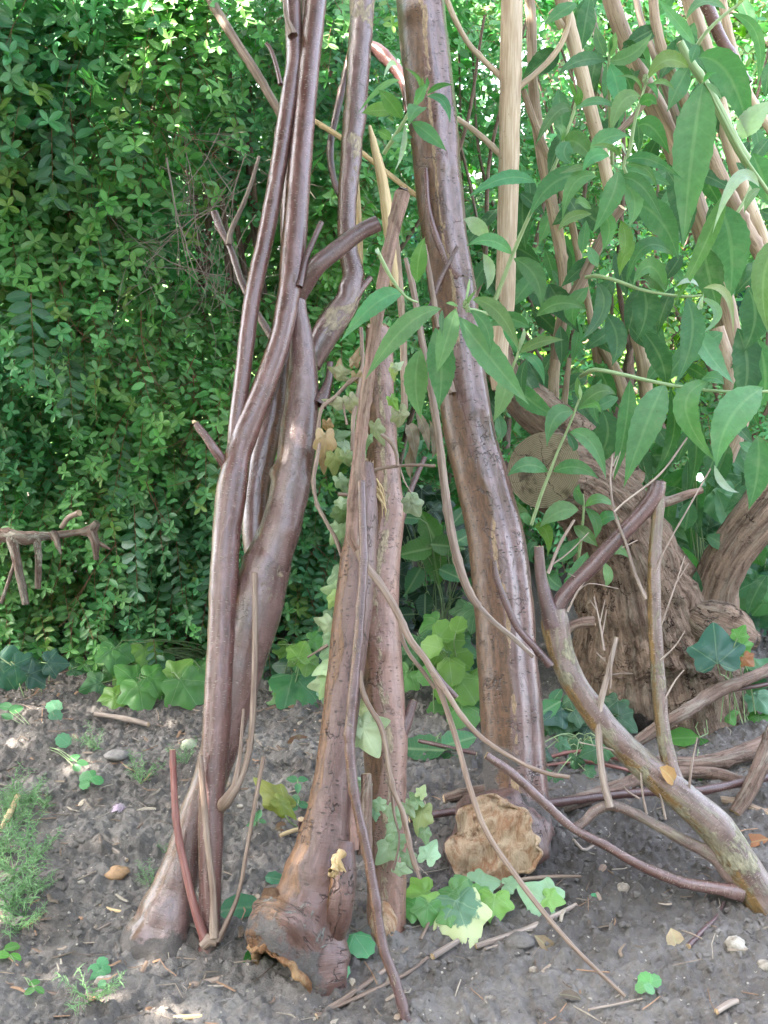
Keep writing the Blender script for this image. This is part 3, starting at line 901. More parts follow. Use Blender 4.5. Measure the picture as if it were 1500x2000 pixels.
# ------------------------------------------------------------------ logs, boughs and sticks
def PX(pts, Yb, k):
    P, R = [], []
    for p in pts:
        dy = p[3] if len(p) > 3 else 0.0
        q = LEAN(p[0], p[1], Yb + dy, k)
        P.append(q); R.append(p[2] / 2.0 * PXM(q))
    return np.array(P), np.array(R)
def limb(root, name, pts, Yb, k, mat, seg=14, seed=0, ends='cn', amp=.05, lump=22., colf=None, cutmat='cut', step=.012, radf=None, rough=.12, label=None, dome=.1, slant=None):
    P, R = PX(pts, Yb, k)
    mb = MB()
    info = tube(mb, P, R, seg, step, amp, lump, seed, colf, radf, slant=slant)
    o = mb.build(name, M[mat], root)
    for e, ring, d in ((ends[0], info['ring0'], -info['T'][0]), (ends[1], info['ring1'], info['T'][-1])):
        if e == 'c':
            cb = MB(); cap(cb, ring, d, rough, dome, seed)
            cb.build('cut_end', M[cutmat], o)
        elif e == 'm':
            cb = MB(); cap(cb, ring, d, .1, .1, seed)
            cb.build('cut_end', M[mat], o)
    if label: o['label'] = label
    return o, info
def knots(spots):
    """spots: (along metres from start, angle, size, height)"""
    def f(RR, TH, S, L, q):
        for s, a, w, h in spots:
            da = np.abs((TH - a + math.pi) % (2 * math.pi) - math.pi) * np.mean(RR)
            RR = RR + h * np.exp(-((S - s) ** 2 + da ** 2) / (w * w))
        return RR
    return f
GL = 'cut boughs leaning against the hedge'

def torn_rim(name, parent, ring, axis_in, keep, r, seed, mat='torn'):
    """ragged roll of torn wood following part of a ring"""
    c = ring.mean(0)
    k = len(ring)
    idx = [i for i in range(k) if keep(nrm(ring[i] - c))]
    if not idx: return
    # start where the kept run starts
    st = [i for i in idx if (i - 1) % k not in idx]
    s0 = st[0] if st else idx[0]
    run = [(s0 + j) % k for j in range(len(idx))]
    P = [ring[i] - nrm(ring[i] - c) * r * .5 + rn(3) * r * .35 - axis_in * r * ru(-.2, .8) for i in run]
    R = [r * ru(.35, 1.25) for _ in run]; R[0] = R[-1] = r * .1
    m = MB(); tube(m, P, R, 12, r * .35, .55, 60, seed)
    m.build(name, M[mat], parent)

# --- A: slim forked bough, leftmost front
A_ = (1.815, .52)
tA = thing('cut_bough', 'slim purple-brown bough forking into two long stems at mid height, front left', 'bough', LEAN(408, 1890, *A_), GL)
limb(tA, 'trunk', [(408, 1893, 44), (410, 1800, 42), (412, 1600, 50), (424, 1400, 56), (434, 1200, 56), (443, 1040, 56), (455, 940, 58), (468, 880, 50), (485, 835, 44)], *A_, 'bark', 20, 1, 'cn',
     .05, colf=barkcol((-1, -.1, 0), .75, .35, seed=1), radf=knots([(.35, 2.5, .012, .004), (1.12, 3.6, .014, .006), (.98, 2.0, .012, .004)]))
limb(tA, 'stem', [(458, 900, 30), (462, 830, 32), (478, 700, 33), (490, 600, 33), (506, 520, 34), (524, 440, 34), (545, 320, 34), (563, 200, 36), (574, 120, 34), (572, 0, 34), (570, -60, 34)], *A_, 'bark', 14, 2, 'nn', .05,
     colf=barkcol((-1, 0, 0), .8, .3, seed=2), radf=knots([(.36, 3.1, .008, .003), (.62, 3.3, .01, .004)]))
limb(tA, 'stem', [(462, 905, 46), (480, 845, 50), (520, 745, 46), (545, 670, 44), (560, 600, 44), (572, 500, 50), (580, 400, 48), (592, 250, 44), (604, 120, 44), (617, 0, 42), (622, -60, 42)], *A_, 'bark', 16, 3, 'nn', .05,
     colf=barkcol((-1, 0, 0), .75, .3, seed=3), radf=knots([(.42, 3.4, .01, .004)]))
limb(tA, 'stub', [(455, 928, 24, .03), (432, 896, 20, .01), (420, 880, 19), (400, 850, 17), (383, 828, 13)], A_[0] - .02, A_[1], 'bark', 10, 4, 'nc', .08, cutmat='straw', rough=1.2, dome=1.0)
limb(tA, 'side_shoot', [(424, 1585, 22, .04), (440, 1566, 26, .01), (455, 1545, 20), (474, 1510, 14), (489, 1450, 12), (496, 1340, 12), (498, 1220, 11), (498, 1120, 10)], A_[0] - .035, A_[1], 'suck', 8, 5, 'nc', .06)
limb(tA, 'side_shoot', [(458, 1535, 14), (468, 1480, 9), (473, 1420, 7), (476, 1385, 6)], A_[0] - .04, A_[1], 'suck', 6, 6, 'nc', .06)
limb(tA, 'sucker', [(402, 1838, 22), (385, 1790, 17), (362, 1700, 15), (345, 1610, 14), (340, 1540, 13), (337, 1465, 12)], A_[0] - .03, A_[1], 'suckred', 10, 7, 'nc', .05, label='straight red-brown sucker on the left of the foot')
limb(tA, 'sucker', [(418, 1832, 20), (416, 1740, 13), (405, 1640, 13), (398, 1560, 12), (391, 1475, 11)], A_[0] - .045, A_[1], 'suck', 10, 8, 'nc', .05, label='tan sucker standing in front of the trunk')
limb(tA, 'sucker', [(424, 1838, 14), (440, 1808, 10), (466, 1745, 8), (482, 1660, 8), (498, 1570, 8), (515, 1478, 8)], A_[0] - .04, A_[1], 'suck', 8, 9, 'nc', .04, label='thin sucker bent to the right')
limb(tA, 'bud_knot', [(396, 1850, 20), (402, 1840, 26), (412, 1834, 26), (424, 1838, 20)], A_[0] - .035, A_[1], 'suck', 10, 10, 'cn', .25, 40)
limb(tA, 'twig', [(548, 165, 11), (540, 130, 10), (528, 95, 9), (520, 85, 8)], A_[0] - .03, A_[1], 'bark', 6, 11, 'nc', .1)
limb(tA, 'twig', [(572, 70, 22), (560, 35, 10), (556, 0, 9), (552, -50, 8)], A_[0] - .03, A_[1], 'suck', 6, 12, 'nn', .1)

# --- B: heavy bough with the muddy flared foot
B_ = (1.86, .52)
tB = thing('cut_bough', 'heavy red-brown forked bough with a flared muddy torn foot, behind the slim left one', 'bough', LEAN(300, 1900, *B_), GL)
def colB(V, D, S, L):
    c = barkcol((-1, -.15, 0), .45, .3, seed=21)(V, D, S, L)
    s = S + .02 * fbm(V * 18, 4, 2)
    c[:, 0] = np.maximum(c[:, 0] * (1 - .6 * sstep(.5, 1.0, s)), .0)
    c[:, 1] = .45 * sstep(.25, .6, fbm(V * 13, 31, 3)) * sstep(.55, .8, s)
    c[:, 2] = 1 - sstep(.06, .125, s)
    return c
def radB(RR, TH, S, L, q):
    n = fbm(q.reshape(-1, 3) * 26, 5, 3).reshape(RR.shape)
    w = 1 - sstep(.0, .28, S)
    RR = RR * (1 + w * (.10 * np.cos(3 * TH + 1.2) + .06 * np.cos(5 * TH)) + w * .09 * n + (1 - sstep(.05, .14, S)) * .07 * fbm(q.reshape(-1, 3) * 70, 6, 3).reshape(RR.shape))
    return knots([(.93, 2.2, .014, .006), (.82, 2.0, .012, .005), (1.05, 1.4, .012, .006), (1.3, .6, .013, .009)])(RR, TH, S, L, q)
oB, iB = limb(tB, 'trunk', [(305, 1918, 186), (304, 1862, 152), (322, 1796, 112), (344, 1730, 86), (362, 1664, 72), (382, 1596, 66), (408, 1528, 66), (438, 1430, 78), (468, 1300, 98), (497, 1190, 108), (520, 1110, 96), (536, 1050, 76), (550, 1010, 40)], *B_,
     'bark_grey', 36, 20, 'nn', .03, 14, colB, radf=radB, step=.008)
cb = MB(); cap(cb, iB['ring0'], -iB['T'][0], .35, -.35, 3, 8); cb.build('torn_end', M['torn'], oB)
torn_rim('torn_rim', oB, iB['ring0'], iB['T'][0], lambda d: d[1] < .1 and d[0] < .45, .006, 5, 'torn_dark')
limb(tB, 'branch', [(512, 1100, 58), (500, 1050, 54), (500, 960, 52), (515, 880, 52), (532, 800, 50), (545, 720, 40), (560, 620, 38), (568, 500, 40), (566, 400, 38), (572, 250, 36), (580, 120, 34), (590, 0, 34), (594, -60, 34)], B_[0] + .05, B_[1] + .015, 'bark_grey', 16, 22, 'nn', .05,
     colf=barkcol((1, -.3, 0), .55, .4, pale=.3, seed=22))
limb(tB, 'branch', [(524, 1110, 84), (545, 1040, 80), (566, 960, 76), (582, 860, 74), (590, 770, 66), (592, 720, 56), (588, 660, 46), (580, 600, 40), (580, 560, 36), (590, 535, 24), (600, 520, 8)], B_[0] - .01, B_[1] + .005, 'bark_grey', 22, 23, 'nn', .05,
     colf=barkcol((-1, .1, 0), .5, .35, seed=23), radf=knots([(.2, 1.8, .014, .010), (.42, 2.9, .013, .004), (.08, 3.6, .02, .004)]))
limb(tB, 'branch', [(604, 712, 46), (630, 660, 54), (660, 615, 52), (684, 575, 48), (690, 540, 44), (680, 490, 38), (678, 400, 38), (686, 300, 42), (695, 200, 46), (702, 100, 46), (708, 0, 50), (712, -60, 50)], B_[0] + .05, B_[1] + .03, 'bark_grey', 18, 24, 'nn', .06,
     colf=barkcol((-1, -.2, -.3), .6, .4, lich=.55, seed=24), radf=knots([(.2, 2.4, .02, .008)]))
limb(tB, 'stub', [(578, 596, 30, .05), (590, 562, 38, .03), (620, 518, 36), (660, 486, 34), (705, 452, 32), (738, 436, 32)], B_[0] - .05, B_[1], 'bark_dark', 16, 25, 'nc', .05, cutmat='cut_old')
limb(tB, 'stub', [(622, 790, 34), (634, 765, 22), (643, 738, 15), (645, 708, 13)], B_[0] - .01, B_[1], 'bark_dark', 10, 26, 'nc', .1)
limb(tB, 'stub', [(690, 585, 20), (708, 562, 14), (724, 542, 12)], B_[0] + .04, B_[1] + .03, 'bark_grey', 8, 27, 'nc', .1)
limb(tB, 'twig', [(584, 560, 16), (596, 510, 12), (612, 470, 11), (628, 434, 11)], B_[0] - .06, B_[1], 'bark_dark', 8, 28, 'nc', .12)

# --- C: bough on the flared, hollow, torn root foot
C_ = (1.74, .56)
tC = thing('cut_bough', 'thick bough standing on a lumpy root foot torn open underneath, bottom centre left', 'bough', LEAN(585, 1925, *C_), GL)
def colC(V, D, S, L):
    c = barkcol((-1, -.1, 0), .5, .3, seed=41)(V, D, S, L)
    s = S + .03 * fbm(V * 16, 6, 2)
    c[:, 1] = .42 * np.exp(-((s - .13) / .05) ** 2) * sstep(-.1, .6, fbm(V * 22, 8, 3) + .2)
    c[:, 2] = .6 * (1 - sstep(.04, .2, s)) * sstep(-.3, .4, fbm(V * 15, 9, 2))
    return c
def radC(RR, TH, S, L, q):
    n = fbm(q.reshape(-1, 3) * 20, 15, 3).reshape(RR.shape)
    w = 1 - sstep(.05, .38, S)
    return RR * (1 + w * (.16 * np.cos(2 * TH + 2.4) + .10 * np.cos(4 * TH + .4)) + (w * .12 + .02) * n)
SL = dict(dir=np.array([-.82, -.50, .2]), up=.115, dn=.0)
oC, iC = limb(tC, 'trunk', [(592, 1958, 150), (584, 1900, 164), (586, 1845, 166), (604, 1780, 138), (618, 1710, 118), (630, 1650, 100), (642, 1580, 84), (652, 1500, 72), (662, 1420, 70), (674, 1320, 72), (688, 1200, 76), (698, 1110, 72), (708, 1020, 60), (714, 950, 44), (717, 905, 26)], *C_,
     'bark_root', 48, 40, 'nc', .02, 14, colC, radf=radC, step=.008, cutmat='torn', rough=1.2, slant=SL)
# inside of the hollow foot: the rim turns in and runs back up
rg = iC['ring0']; c0 = rg.mean(0); T0 = iC['T'][0]
cb = MB(); prof = [(1.0, 0), (.97, -.008), (.90, .0), (.84, .03), (.74, .08), (.5, .13), (.15, .15)]
k = len(rg); jag = .012 * vn(rg * 70, 4)
V = []
for f, up in prof:
    V.append(c0 + (rg - c0) * f + T0 * (up + (jag[:, None] if False else 0)) + (T0 * jag[:, None] * (1 if up <= 0 else .3)))
V = np.concatenate(V)
q = [(j*k + i, j*k + (i+1) % k, (j+1)*k + (i+1) % k, (j+1)*k + i) for j in range(len(prof) - 1) for i in range(k)]
cl = np.zeros((len(V), 3)); cl[3*k:, 2] = .75
cb.add(V, quads=q, col=cl); cb.build('torn_hollow', M['torn_dark'], oC)
# outer torn flap of orange wood at the front right of the foot
torn_rim('torn_rim', oC, iC['ring0'], iC['T'][0], lambda d: d[1] < .35, .007, 9, 'torn_dark')
limb(tC, 'root_lobe', [(668, 1650, 46, -.01), (667, 1715, 58, -.03), (660, 1780, 60, -.02), (646, 1840, 50, .01)], *C_, 'bark_root', 18, 43, 'mm', .10, 30, colf=barkcol((-1, 0, 0), .8, .3, seed=43))
limb(tC, 'stub', [(690, 1660, 44, .01), (688, 1600, 34, .01), (688, 1570, 22, .01), (690, 1560, 10, .01)], *C_, 'bark_brown', 12, 44, 'nn', .1)
limb(tC, 'stub', [(712, 1670, 30, .0), (714, 1600, 26, .0), (716, 1540, 24, .0), (715, 1512, 22, .0)], *C_, 'dead', 12, 45, 'nc', .1)
cb = MB()
for j in range(5):
    a0 = LEAN(655 + j * 3, 1700 - j * 9, C_[0] - .075, C_[1])
    tube(cb, [a0, a0 + np.array([-.004, -.014, -.006]) + rn(3) * .004, a0 + np.array([-.008 + .004 * j, -.016, .010 - .01 * j])], [.008, .006, .003], 6, .004, .6, 90, j)
cb.build('torn_bark_scrap', M['straw'], tC)

# --- E: straight brown log in the middle, cut pale at the foot
E_ = (1.895, .50)
tE = thing('cut_bough', 'straight brown log in the middle wound with wilted ivy and cut pale at its foot', 'bough', LEAN(752, 1820, *E_), GL)
oE, iE = limb(tE, 'trunk', [(752, 1838, 70), (754, 1800, 76), (755, 1700, 78), (754, 1560, 80), (752, 1430, 88), (744, 1300, 84), (738, 1200, 84), (738, 1120, 88), (744, 1060, 84), (752, 1000, 68), (752, 930, 60), (746, 850, 58), (742, 760, 56), (740, 690, 54), (738, 645, 48)], *E_,
     'bark_brown', 26, 50, 'cc', .05, 20, colf=barkcol((-1, -.2, 0), .55, .35, seed=51, strip=(.15, .55, .5)), cutmat='torn', rough=.8,
     radf=knots([(.84, 4.4, .03, .006), (.55, 3.3, .02, .004), (.36, 2.9, .008, .004)]))
cb = MB(); sc_ = LEAN(748, 1812, E_[0] - .033, E_[1])
Pf, Rf = PX([(746, 1845, 62, -.028), (748, 1800, 62, -.026), (752, 1768, 44, -.02), (756, 1745, 16, -.014)], *E_)
tube(cb, Pf, Rf * .93, 16, .006, .25, 60, 9)
cb.build('bare_wood_patch', M['torn'], oE)
limb(tE, 'lobe', [(716, 1230, 26), (712, 1150, 38), (712, 1080, 42), (716, 1010, 38), (722, 950, 32), (728, 880, 22)], E_[0] - .005, E_[1], 'bark_brown', 16, 52, 'nn', .08, colf=barkcol((-1, -.2, 0), .3, .3, seed=52))
limb(tE, 'stub', [(772, 1448, 40), (788, 1420, 26), (800, 1392, 19), (808, 1368, 16)], E_[0] - .01, E_[1], 'bark_dark', 12, 53, 'nc', .1)
limb(tE, 'stub', [(770, 1080, 16), (786, 1010, 13), (805, 950, 11), (830, 893, 11)], E_[0] + .06, E_[1], 'bark_dark', 8, 54, 'nc', .1)
cb = MB()
for j in range(9):
    a0 = LEAN(735 + (j % 3) * 3, 935 + j * 5, E_[0] - .055, E_[1])
    tube(cb, [a0, a0 + np.array([.005 + .001 * j, -.008, -.018 + rn(1)[0] * .008]), a0 + np.array([.012, -.010, -.040 + .02 * rn(1)[0]])], [.0028, .0018, .0006], 5, .01, .2, 60, j)
cb.build('splinters', M['straw'], tE)

# --- H: the thickest log
H_ = (2.22, .43)
tH = thing('cut_log', 'thickest log with peeling purple and brown bark and a broad torn orange butt', 'log', LEAN(1005, 1640, *H_), GL)
def colH(V, D, S, L):
    c = barkcol((-1, -.45, 0), .55, .26, seed=61, strip=(.46, .95, .13))(V, D, S, L)
    c[:, 1] *= sstep(-.5, .2, fbm(V * np.array([6, 6, 5.]), 62, 2) + .15)
    e = sstep(.72, .95, D[:, 0]) * .55 * sstep(-.2, .4, fbm(V * 12, 63, 2))
    c[:, 0] = np.maximum(c[:, 0], e)
    s = S + .05 * fbm(V * 14, 64, 2)
    c[:, 2] = 1 - sstep(.10, .22, s + .08 * D[:, 0])
    return c
def radH(RR, TH, S, L, q):
    n = fbm(q.reshape(-1, 3) * np.array([18, 18, 8.]), 65, 3).reshape(RR.shape)
    ang = np.abs((TH - 3.62 + math.pi) % (2 * math.pi) - math.pi)
    RR = RR * (1 + .03 * n) - .004 * np.exp(-(ang / .10) ** 2) + .006 * np.exp(-((ang - .35) / .22) ** 2)
    return knots([(1.25, 3.5, .03, .010), (1.6, 3.3, .03, .012), (.99, 3.7, .025, .010), (2.0, 2.7, .03, .010), (2.12, 3.2, .03, .006)])(RR, TH, S, L, q)
limb(tH, 'trunk', [(1022, 1668, 120), (1014, 1600, 122), (1005, 1500, 124), (1000, 1400, 124), (992, 1300, 118), (984, 1180, 114), (968, 1050, 110), (944, 950, 106), (918, 850, 100), (903, 750, 94), (893, 660, 92), (882, 560, 92), (868, 460, 88), (856, 350, 92), (845, 220, 96), (832, 110, 96), (820, 0, 94), (812, -70, 92)], *H_,
     'bark_old', 44, 60, 'nn', .02, 14, colH, radf=radH, step=.01)
# torn butt facing the viewer
P = np.array([AT(1020, 1610, 2.30), AT(1000, 1618, 2.24), AT(975, 1640, 2.16), AT(962, 1650, 2.10)])
PR = np.array([55, 80, 97, 90]) * PXM(P[-1])
cb = MB()
def radbutt(RR, TH, S, L, q):
    n = fbm(q.reshape(-1, 3) * 22, 71, 3).reshape(RR.shape)
    return RR * (1 + .14 * n + .08 * np.cos(3 * TH + .5) + .05 * np.cos(5 * TH))
ib = tube(cb, P, PR, 40, .006, .0, 20, 70, barkcol((0, -1, 0), 2, .1, seed=71), radbutt)
ob = cb.build('root_butt', M['bark_root'], tH)
cb = MB(); cap(cb, ib['ring1'], ib['T'][-1], .15, .14, 72, 26); cb.build('torn_face', M['torn'], ob)
torn_rim('torn_rim', ob, ib['ring1'], -ib['T'][-1], lambda d: d[0] > -.3 and d[2] > -.75, .006, 11)
limb(tH, 'side_root', [(832, 330, 10), (836, 400, 11), (848, 450, 13), (868, 500, 15), (885, 530, 20), (896, 545, 26)], H_[0] - .055, H_[1], 'bark', 9, 73, 'nn', .08)
limb(tH, 'twig', [(868, 700, 10), (874, 735, 12), (884, 768, 16)], H_[0] - .06, H_[1], 'suck', 8, 74, 'cn', .1)
limb(tH, 'twig', [(893, 482, 8), (860, 545, 9), (838, 600, 8), (820, 618, 6)], H_[0] - .075, H_[1], 'bark_dark', 7, 75, 'nn', .1)
limb(tH, 'twig', [(829, 478, 8), (838, 530, 11), (848, 590, 10), (856, 640, 8)], H_[0] - .09, H_[1], 'suck', 8, 76, 'nn', .1)

# --- D: weathered stick with the side arms, D2 dark stick
GS = 'thin sticks leaning among the boughs'
D_ = (1.70, .50)
tD = thing('leaning_stick', 'weathered fibrous grey stick with a knuckle and thin side arms reaching down to the right', 'stick', LEAN(1220, 1945, *D_), GS)
limb(tD, 'shaft', [(786, 378, 32), (778, 410, 28), (762, 480, 25), (745, 570, 24), (732, 650, 22), (716, 760, 24), (704, 860, 24), (697, 930, 28), (690, 990, 24), (688, 1050, 24), (700, 1075, 20)], *D_, 'vine', 12, 80, 'cn', .09, 40, cutmat='dead', rough=.6, dome=.3,
     radf=knots([(.66, 3.1, .012, .006)]))
limb(tD, 'arm', [(690, 1050, 22), (712, 1100, 17), (742, 1140, 15), (775, 1195, 15), (800, 1248, 14), (832, 1290, 13), (850, 1325, 12), (872, 1385, 11), (893, 1450, 11), (918, 1540, 11), (950, 1625, 11), (1000, 1700, 11), (1060, 1780, 10), (1130, 1860, 9), (1220, 1945, 8)], *D_, 'suck', 9, 81, 'nc', .06)
limb(tD, 'arm', [(845, 1312, 12), (872, 1352, 11), (903, 1400, 11), (940, 1440, 10), (1000, 1480, 9), (1060, 1508, 9), (1112, 1518, 9)], D_[0] - .01, D_[1], 'suck', 8, 82, 'nc', .06)
limb(tD, 'arm', [(838, 1298, 12), (862, 1330, 11), (892, 1362, 11)], D_[0] + .015, D_[1], 'bark_dark', 8, 83, 'nc', .06)
limb(tD, 'arm', [(782, 1212, 9), (784, 1240, 8), (798, 1275, 8), (825, 1310, 8), (850, 1345, 8)], D_[0] + .02, D_[1], 'suck', 8, 84, 'nn', .06)
D2 = (1.645, .515)
tD2 = thing('leaning_stick', 'long dark purple stick running down the middle to the bottom edge', 'stick', LEAN(805, 2030, *D2), GS)
limb(tD2, 'shaft', [(706, 940, 15), (708, 1000, 16), (710, 1100, 18), (702, 1220, 19), (692, 1330, 20), (683, 1430, 20), (688, 1520, 20), (700, 1590, 19), (716, 1660, 20), (732, 1750, 21), (748, 1850, 20), (770, 1910, 21), (788, 1970, 22), (805, 2030, 22)], *D2, 'bark_dark', 12, 85, 'nn', .08, 30,
     colf=barkcol((-1, -.4, 0), .75, .4, seed=86, pale=.35), radf=knots([(1.05, 3, .01, .004), (.5, 3.6, .01, .003)]))
F_ = (2.03, .42)
tF = thing('leaning_stick', 'smooth grey-brown curved stick leaning across the front of the thickest log', 'stick', LEAN(930, 1180, *F_), GS)
limb(tF, 'shaft', [(792, 505, 9), (806, 560, 13), (820, 640, 14), (838, 740, 15), (856, 850, 16), (868, 950, 17), (880, 1030, 18), (897, 1105, 18), (918, 1160, 17), (935, 1185, 15)], *F_, 'suck', 10, 87, 'cn', .06)
limb(tF, 'tip', [(930, 1178, 10), (965, 1215, 10), (1005, 1248, 10), (1042, 1283, 9)], *F_, 'greytwig', 8, 88, 'cn', .05)
tI = thing('leaning_stick', 'splintered pale yellow stick pointing up behind the middle log', 'stick', AT(765, 470, 2.35), GS)
limb(tI, 'shaft', [(722, 246, 7), (735, 300, 17), (748, 360, 22), (757, 420, 24), (764, 490, 21), (770, 560, 18)], 2.02, .5, 'straw', 9, 89, 'nn', .12, 40)
tJ = thing('leaning_stick', 'short grey-topped twig with a side prong at the left of the slim bough', 'stick', AT(520, 640, 2.6), GS)
limb(tJ, 'shaft', [(418, 414, 16), (432, 450, 15), (450, 485, 14), (470, 545, 14), (495, 600, 14), (525, 650, 14), (560, 720, 14)], 2.05, .5, 'bark_grey', 8, 90, 'cn', .12)
limb(tJ, 'prong', [(506, 306, 7), (490, 360, 8), (470, 410, 9), (450, 455, 11), (447, 478, 12)], 2.04, .5, 'greytwig', 7, 91, 'cn', .08)
tK = thing('leaning_stick', 'orange-tan rod slanting down behind the slim bough at the top left', 'stick', AT(540, 210, 2.8), GS)
limb(tK, 'shaft', [(380, -60, 17), (420, 15, 19), (460, 80, 18), (505, 150, 18), (540, 210, 17), (560, 240, 16)], 2.1, .5, 'suck', 9, 92, 'nn', .05)
tK2 = thing('leaning_stick', 'thin pale stick slanting down to the right behind the boughs near the top', 'stick', AT(700, 300, 2.9), GS)
limb(tK2, 'shaft', [(590, 222, 8), (620, 240, 10), (680, 278, 10), (740, 325, 10), (800, 372, 10), (840, 400, 9)], 2.22, .5, 'straw', 8, 93, 'nn', .08)
tK3 = thing('leaning_stick', 'dark curved bare stem behind the forked grey branch near the top', 'stick', AT(650, 300, 3.0), GS)
limb(tK3, 'shaft', [(690, 80, 14), (672, 160, 15), (655, 230, 15), (645, 290, 14), (652, 350, 13), (672, 400, 12)], 2.25, .5, 'bark_dark', 9, 94, 'nn', .06)
limb(tK3, 'prong', [(720, 90, 26), (740, 100, 26), (790, 160, 24), (800, 220, 20)], 2.3, .5, 'bark_dark', 9, 95, 'nn', .1)
tK4 = thing('leaning_stick', 'slim pale broken rod beside the grey branch above the middle', 'stick', AT(700, 400, 2.7), GS)
limb(tK4, 'shaft', [(693, 305, 7), (697, 360, 10), (701, 420, 11), (704, 500, 10), (700, 560, 10)], 2.12, .5, 'straw', 8, 96, 'nn', .08)
tK5 = thing('leaning_stick', 'slim brown rod rising between the middle log and the thick log', 'stick', AT(775, 560, 2.5), GS)
limb(tK5, 'shaft', [(770, 440, 12), (776, 500, 14), (782, 570, 14), (788, 680, 14), (790, 800, 13)], 2.12, .46, 'tan2', 8, 97, 'nn', .08)

# --- G: lichen bough at the right
G_ = (1.98, .30)
tG = thing('cut_bough', 'lichen-crusted branching bough lying slantwise along the right side', 'bough', LEAN(1440, 1720, *G_), GL)
cg = barkcol((-.6, -.2, -1), .35, .4, seed=101, lich=.55)
limb(tG, 'trunk', [(1560, 1860, 76), (1500, 1770, 76), (1450, 1695, 74), (1400, 1620, 68), (1335, 1560, 62), (1270, 1505, 56), (1210, 1450, 52), (1160, 1390, 50), (1120, 1330, 48), (1095, 1270, 50), (1085, 1220, 54), (1082, 1190, 46)], *G_, 'bark_lichen', 24, 100, 'nn', .07, 24, cg,
     radf=knots([(.55, 3.3, .02, .006), (.72, 2.6, .02, .006)]))
limb(tG, 'branch', [(1082, 1225, 40), (1066, 1170, 28), (1056, 1120, 22), (1052, 1068, 20)], G_[0] - .01, G_[1], 'bark_dark', 12, 102, 'nc', .05)
limb(tG, 'branch', [(1078, 1212, 36), (1100, 1165, 30), (1150, 1112, 30), (1205, 1052, 30), (1250, 1005, 34), (1280, 965, 36), (1285, 940, 34)], *G_, 'bark_dark', 14, 103, 'nm', .06)
limb(tG, 'stub', [(1276, 985, 22), (1310, 978, 20), (1345, 965, 16), (1372, 957, 11)], G_[0] + .02, G_[1], 'dead', 10, 104, 'nc', .12)
limb(tG, 'stub', [(1098, 1232, 26), (1125, 1218, 20), (1160, 1214, 22)], G_[0] + .01, G_[1], 'dead', 10, 105, 'nc', .08)
limb(tG, 'branch', [(1322, 1540, 40), (1308, 1490, 32), (1294, 1420, 28), (1286, 1330, 27), (1280, 1240, 27), (1277, 1150, 26), (1280, 1060, 25), (1288, 968, 24)], *G_, 'bark_lichen', 14, 106, 'nc', .07, 30, barkcol((-1, -.2, 0), .8, .4, seed=107, lich=.5))
limb(tG, 'branch', [(1440, 1720, 40), (1390, 1670, 28), (1330, 1638, 22), (1270, 1605, 20), (1225, 1582, 20), (1190, 1572, 22), (1160, 1585, 20), (1138, 1608, 18), (1120, 1618, 18)], *G_, 'bark_lichen', 12, 108, 'nc', .08, 30, barkcol((0, 0, -1), .7, .4, seed=109, lich=.2))
limb(tG, 'branch', [(1192, 1575, 16), (1178, 1520, 14), (1170, 1440, 13), (1172, 1380, 12), (1186, 1320, 12), (1204, 1245, 9)], G_[0] - .02, G_[1], 'greytwig', 8, 110, 'nc', .08)
limb(tG, 'branch', [(1075, 1300, 18), (1045, 1265, 15), (1010, 1225, 14), (985, 1170, 14), (970, 1130, 12), (965, 1095, 9)], G_[0] - .02, G_[1], 'bark_dark', 9, 111, 'nn', .06)
limb(tG, 'branch', [(1450, 1745, 34), (1400, 1735, 26), (1330, 1722, 22), (1250, 1690, 20), (1180, 1650, 18), (1120, 1618, 17), (1060, 1565, 17), (1000, 1510, 17), (950, 1475, 16)], G_[0] - .015, G_[1], 'bark_grey', 10, 112, 'nc', .08)
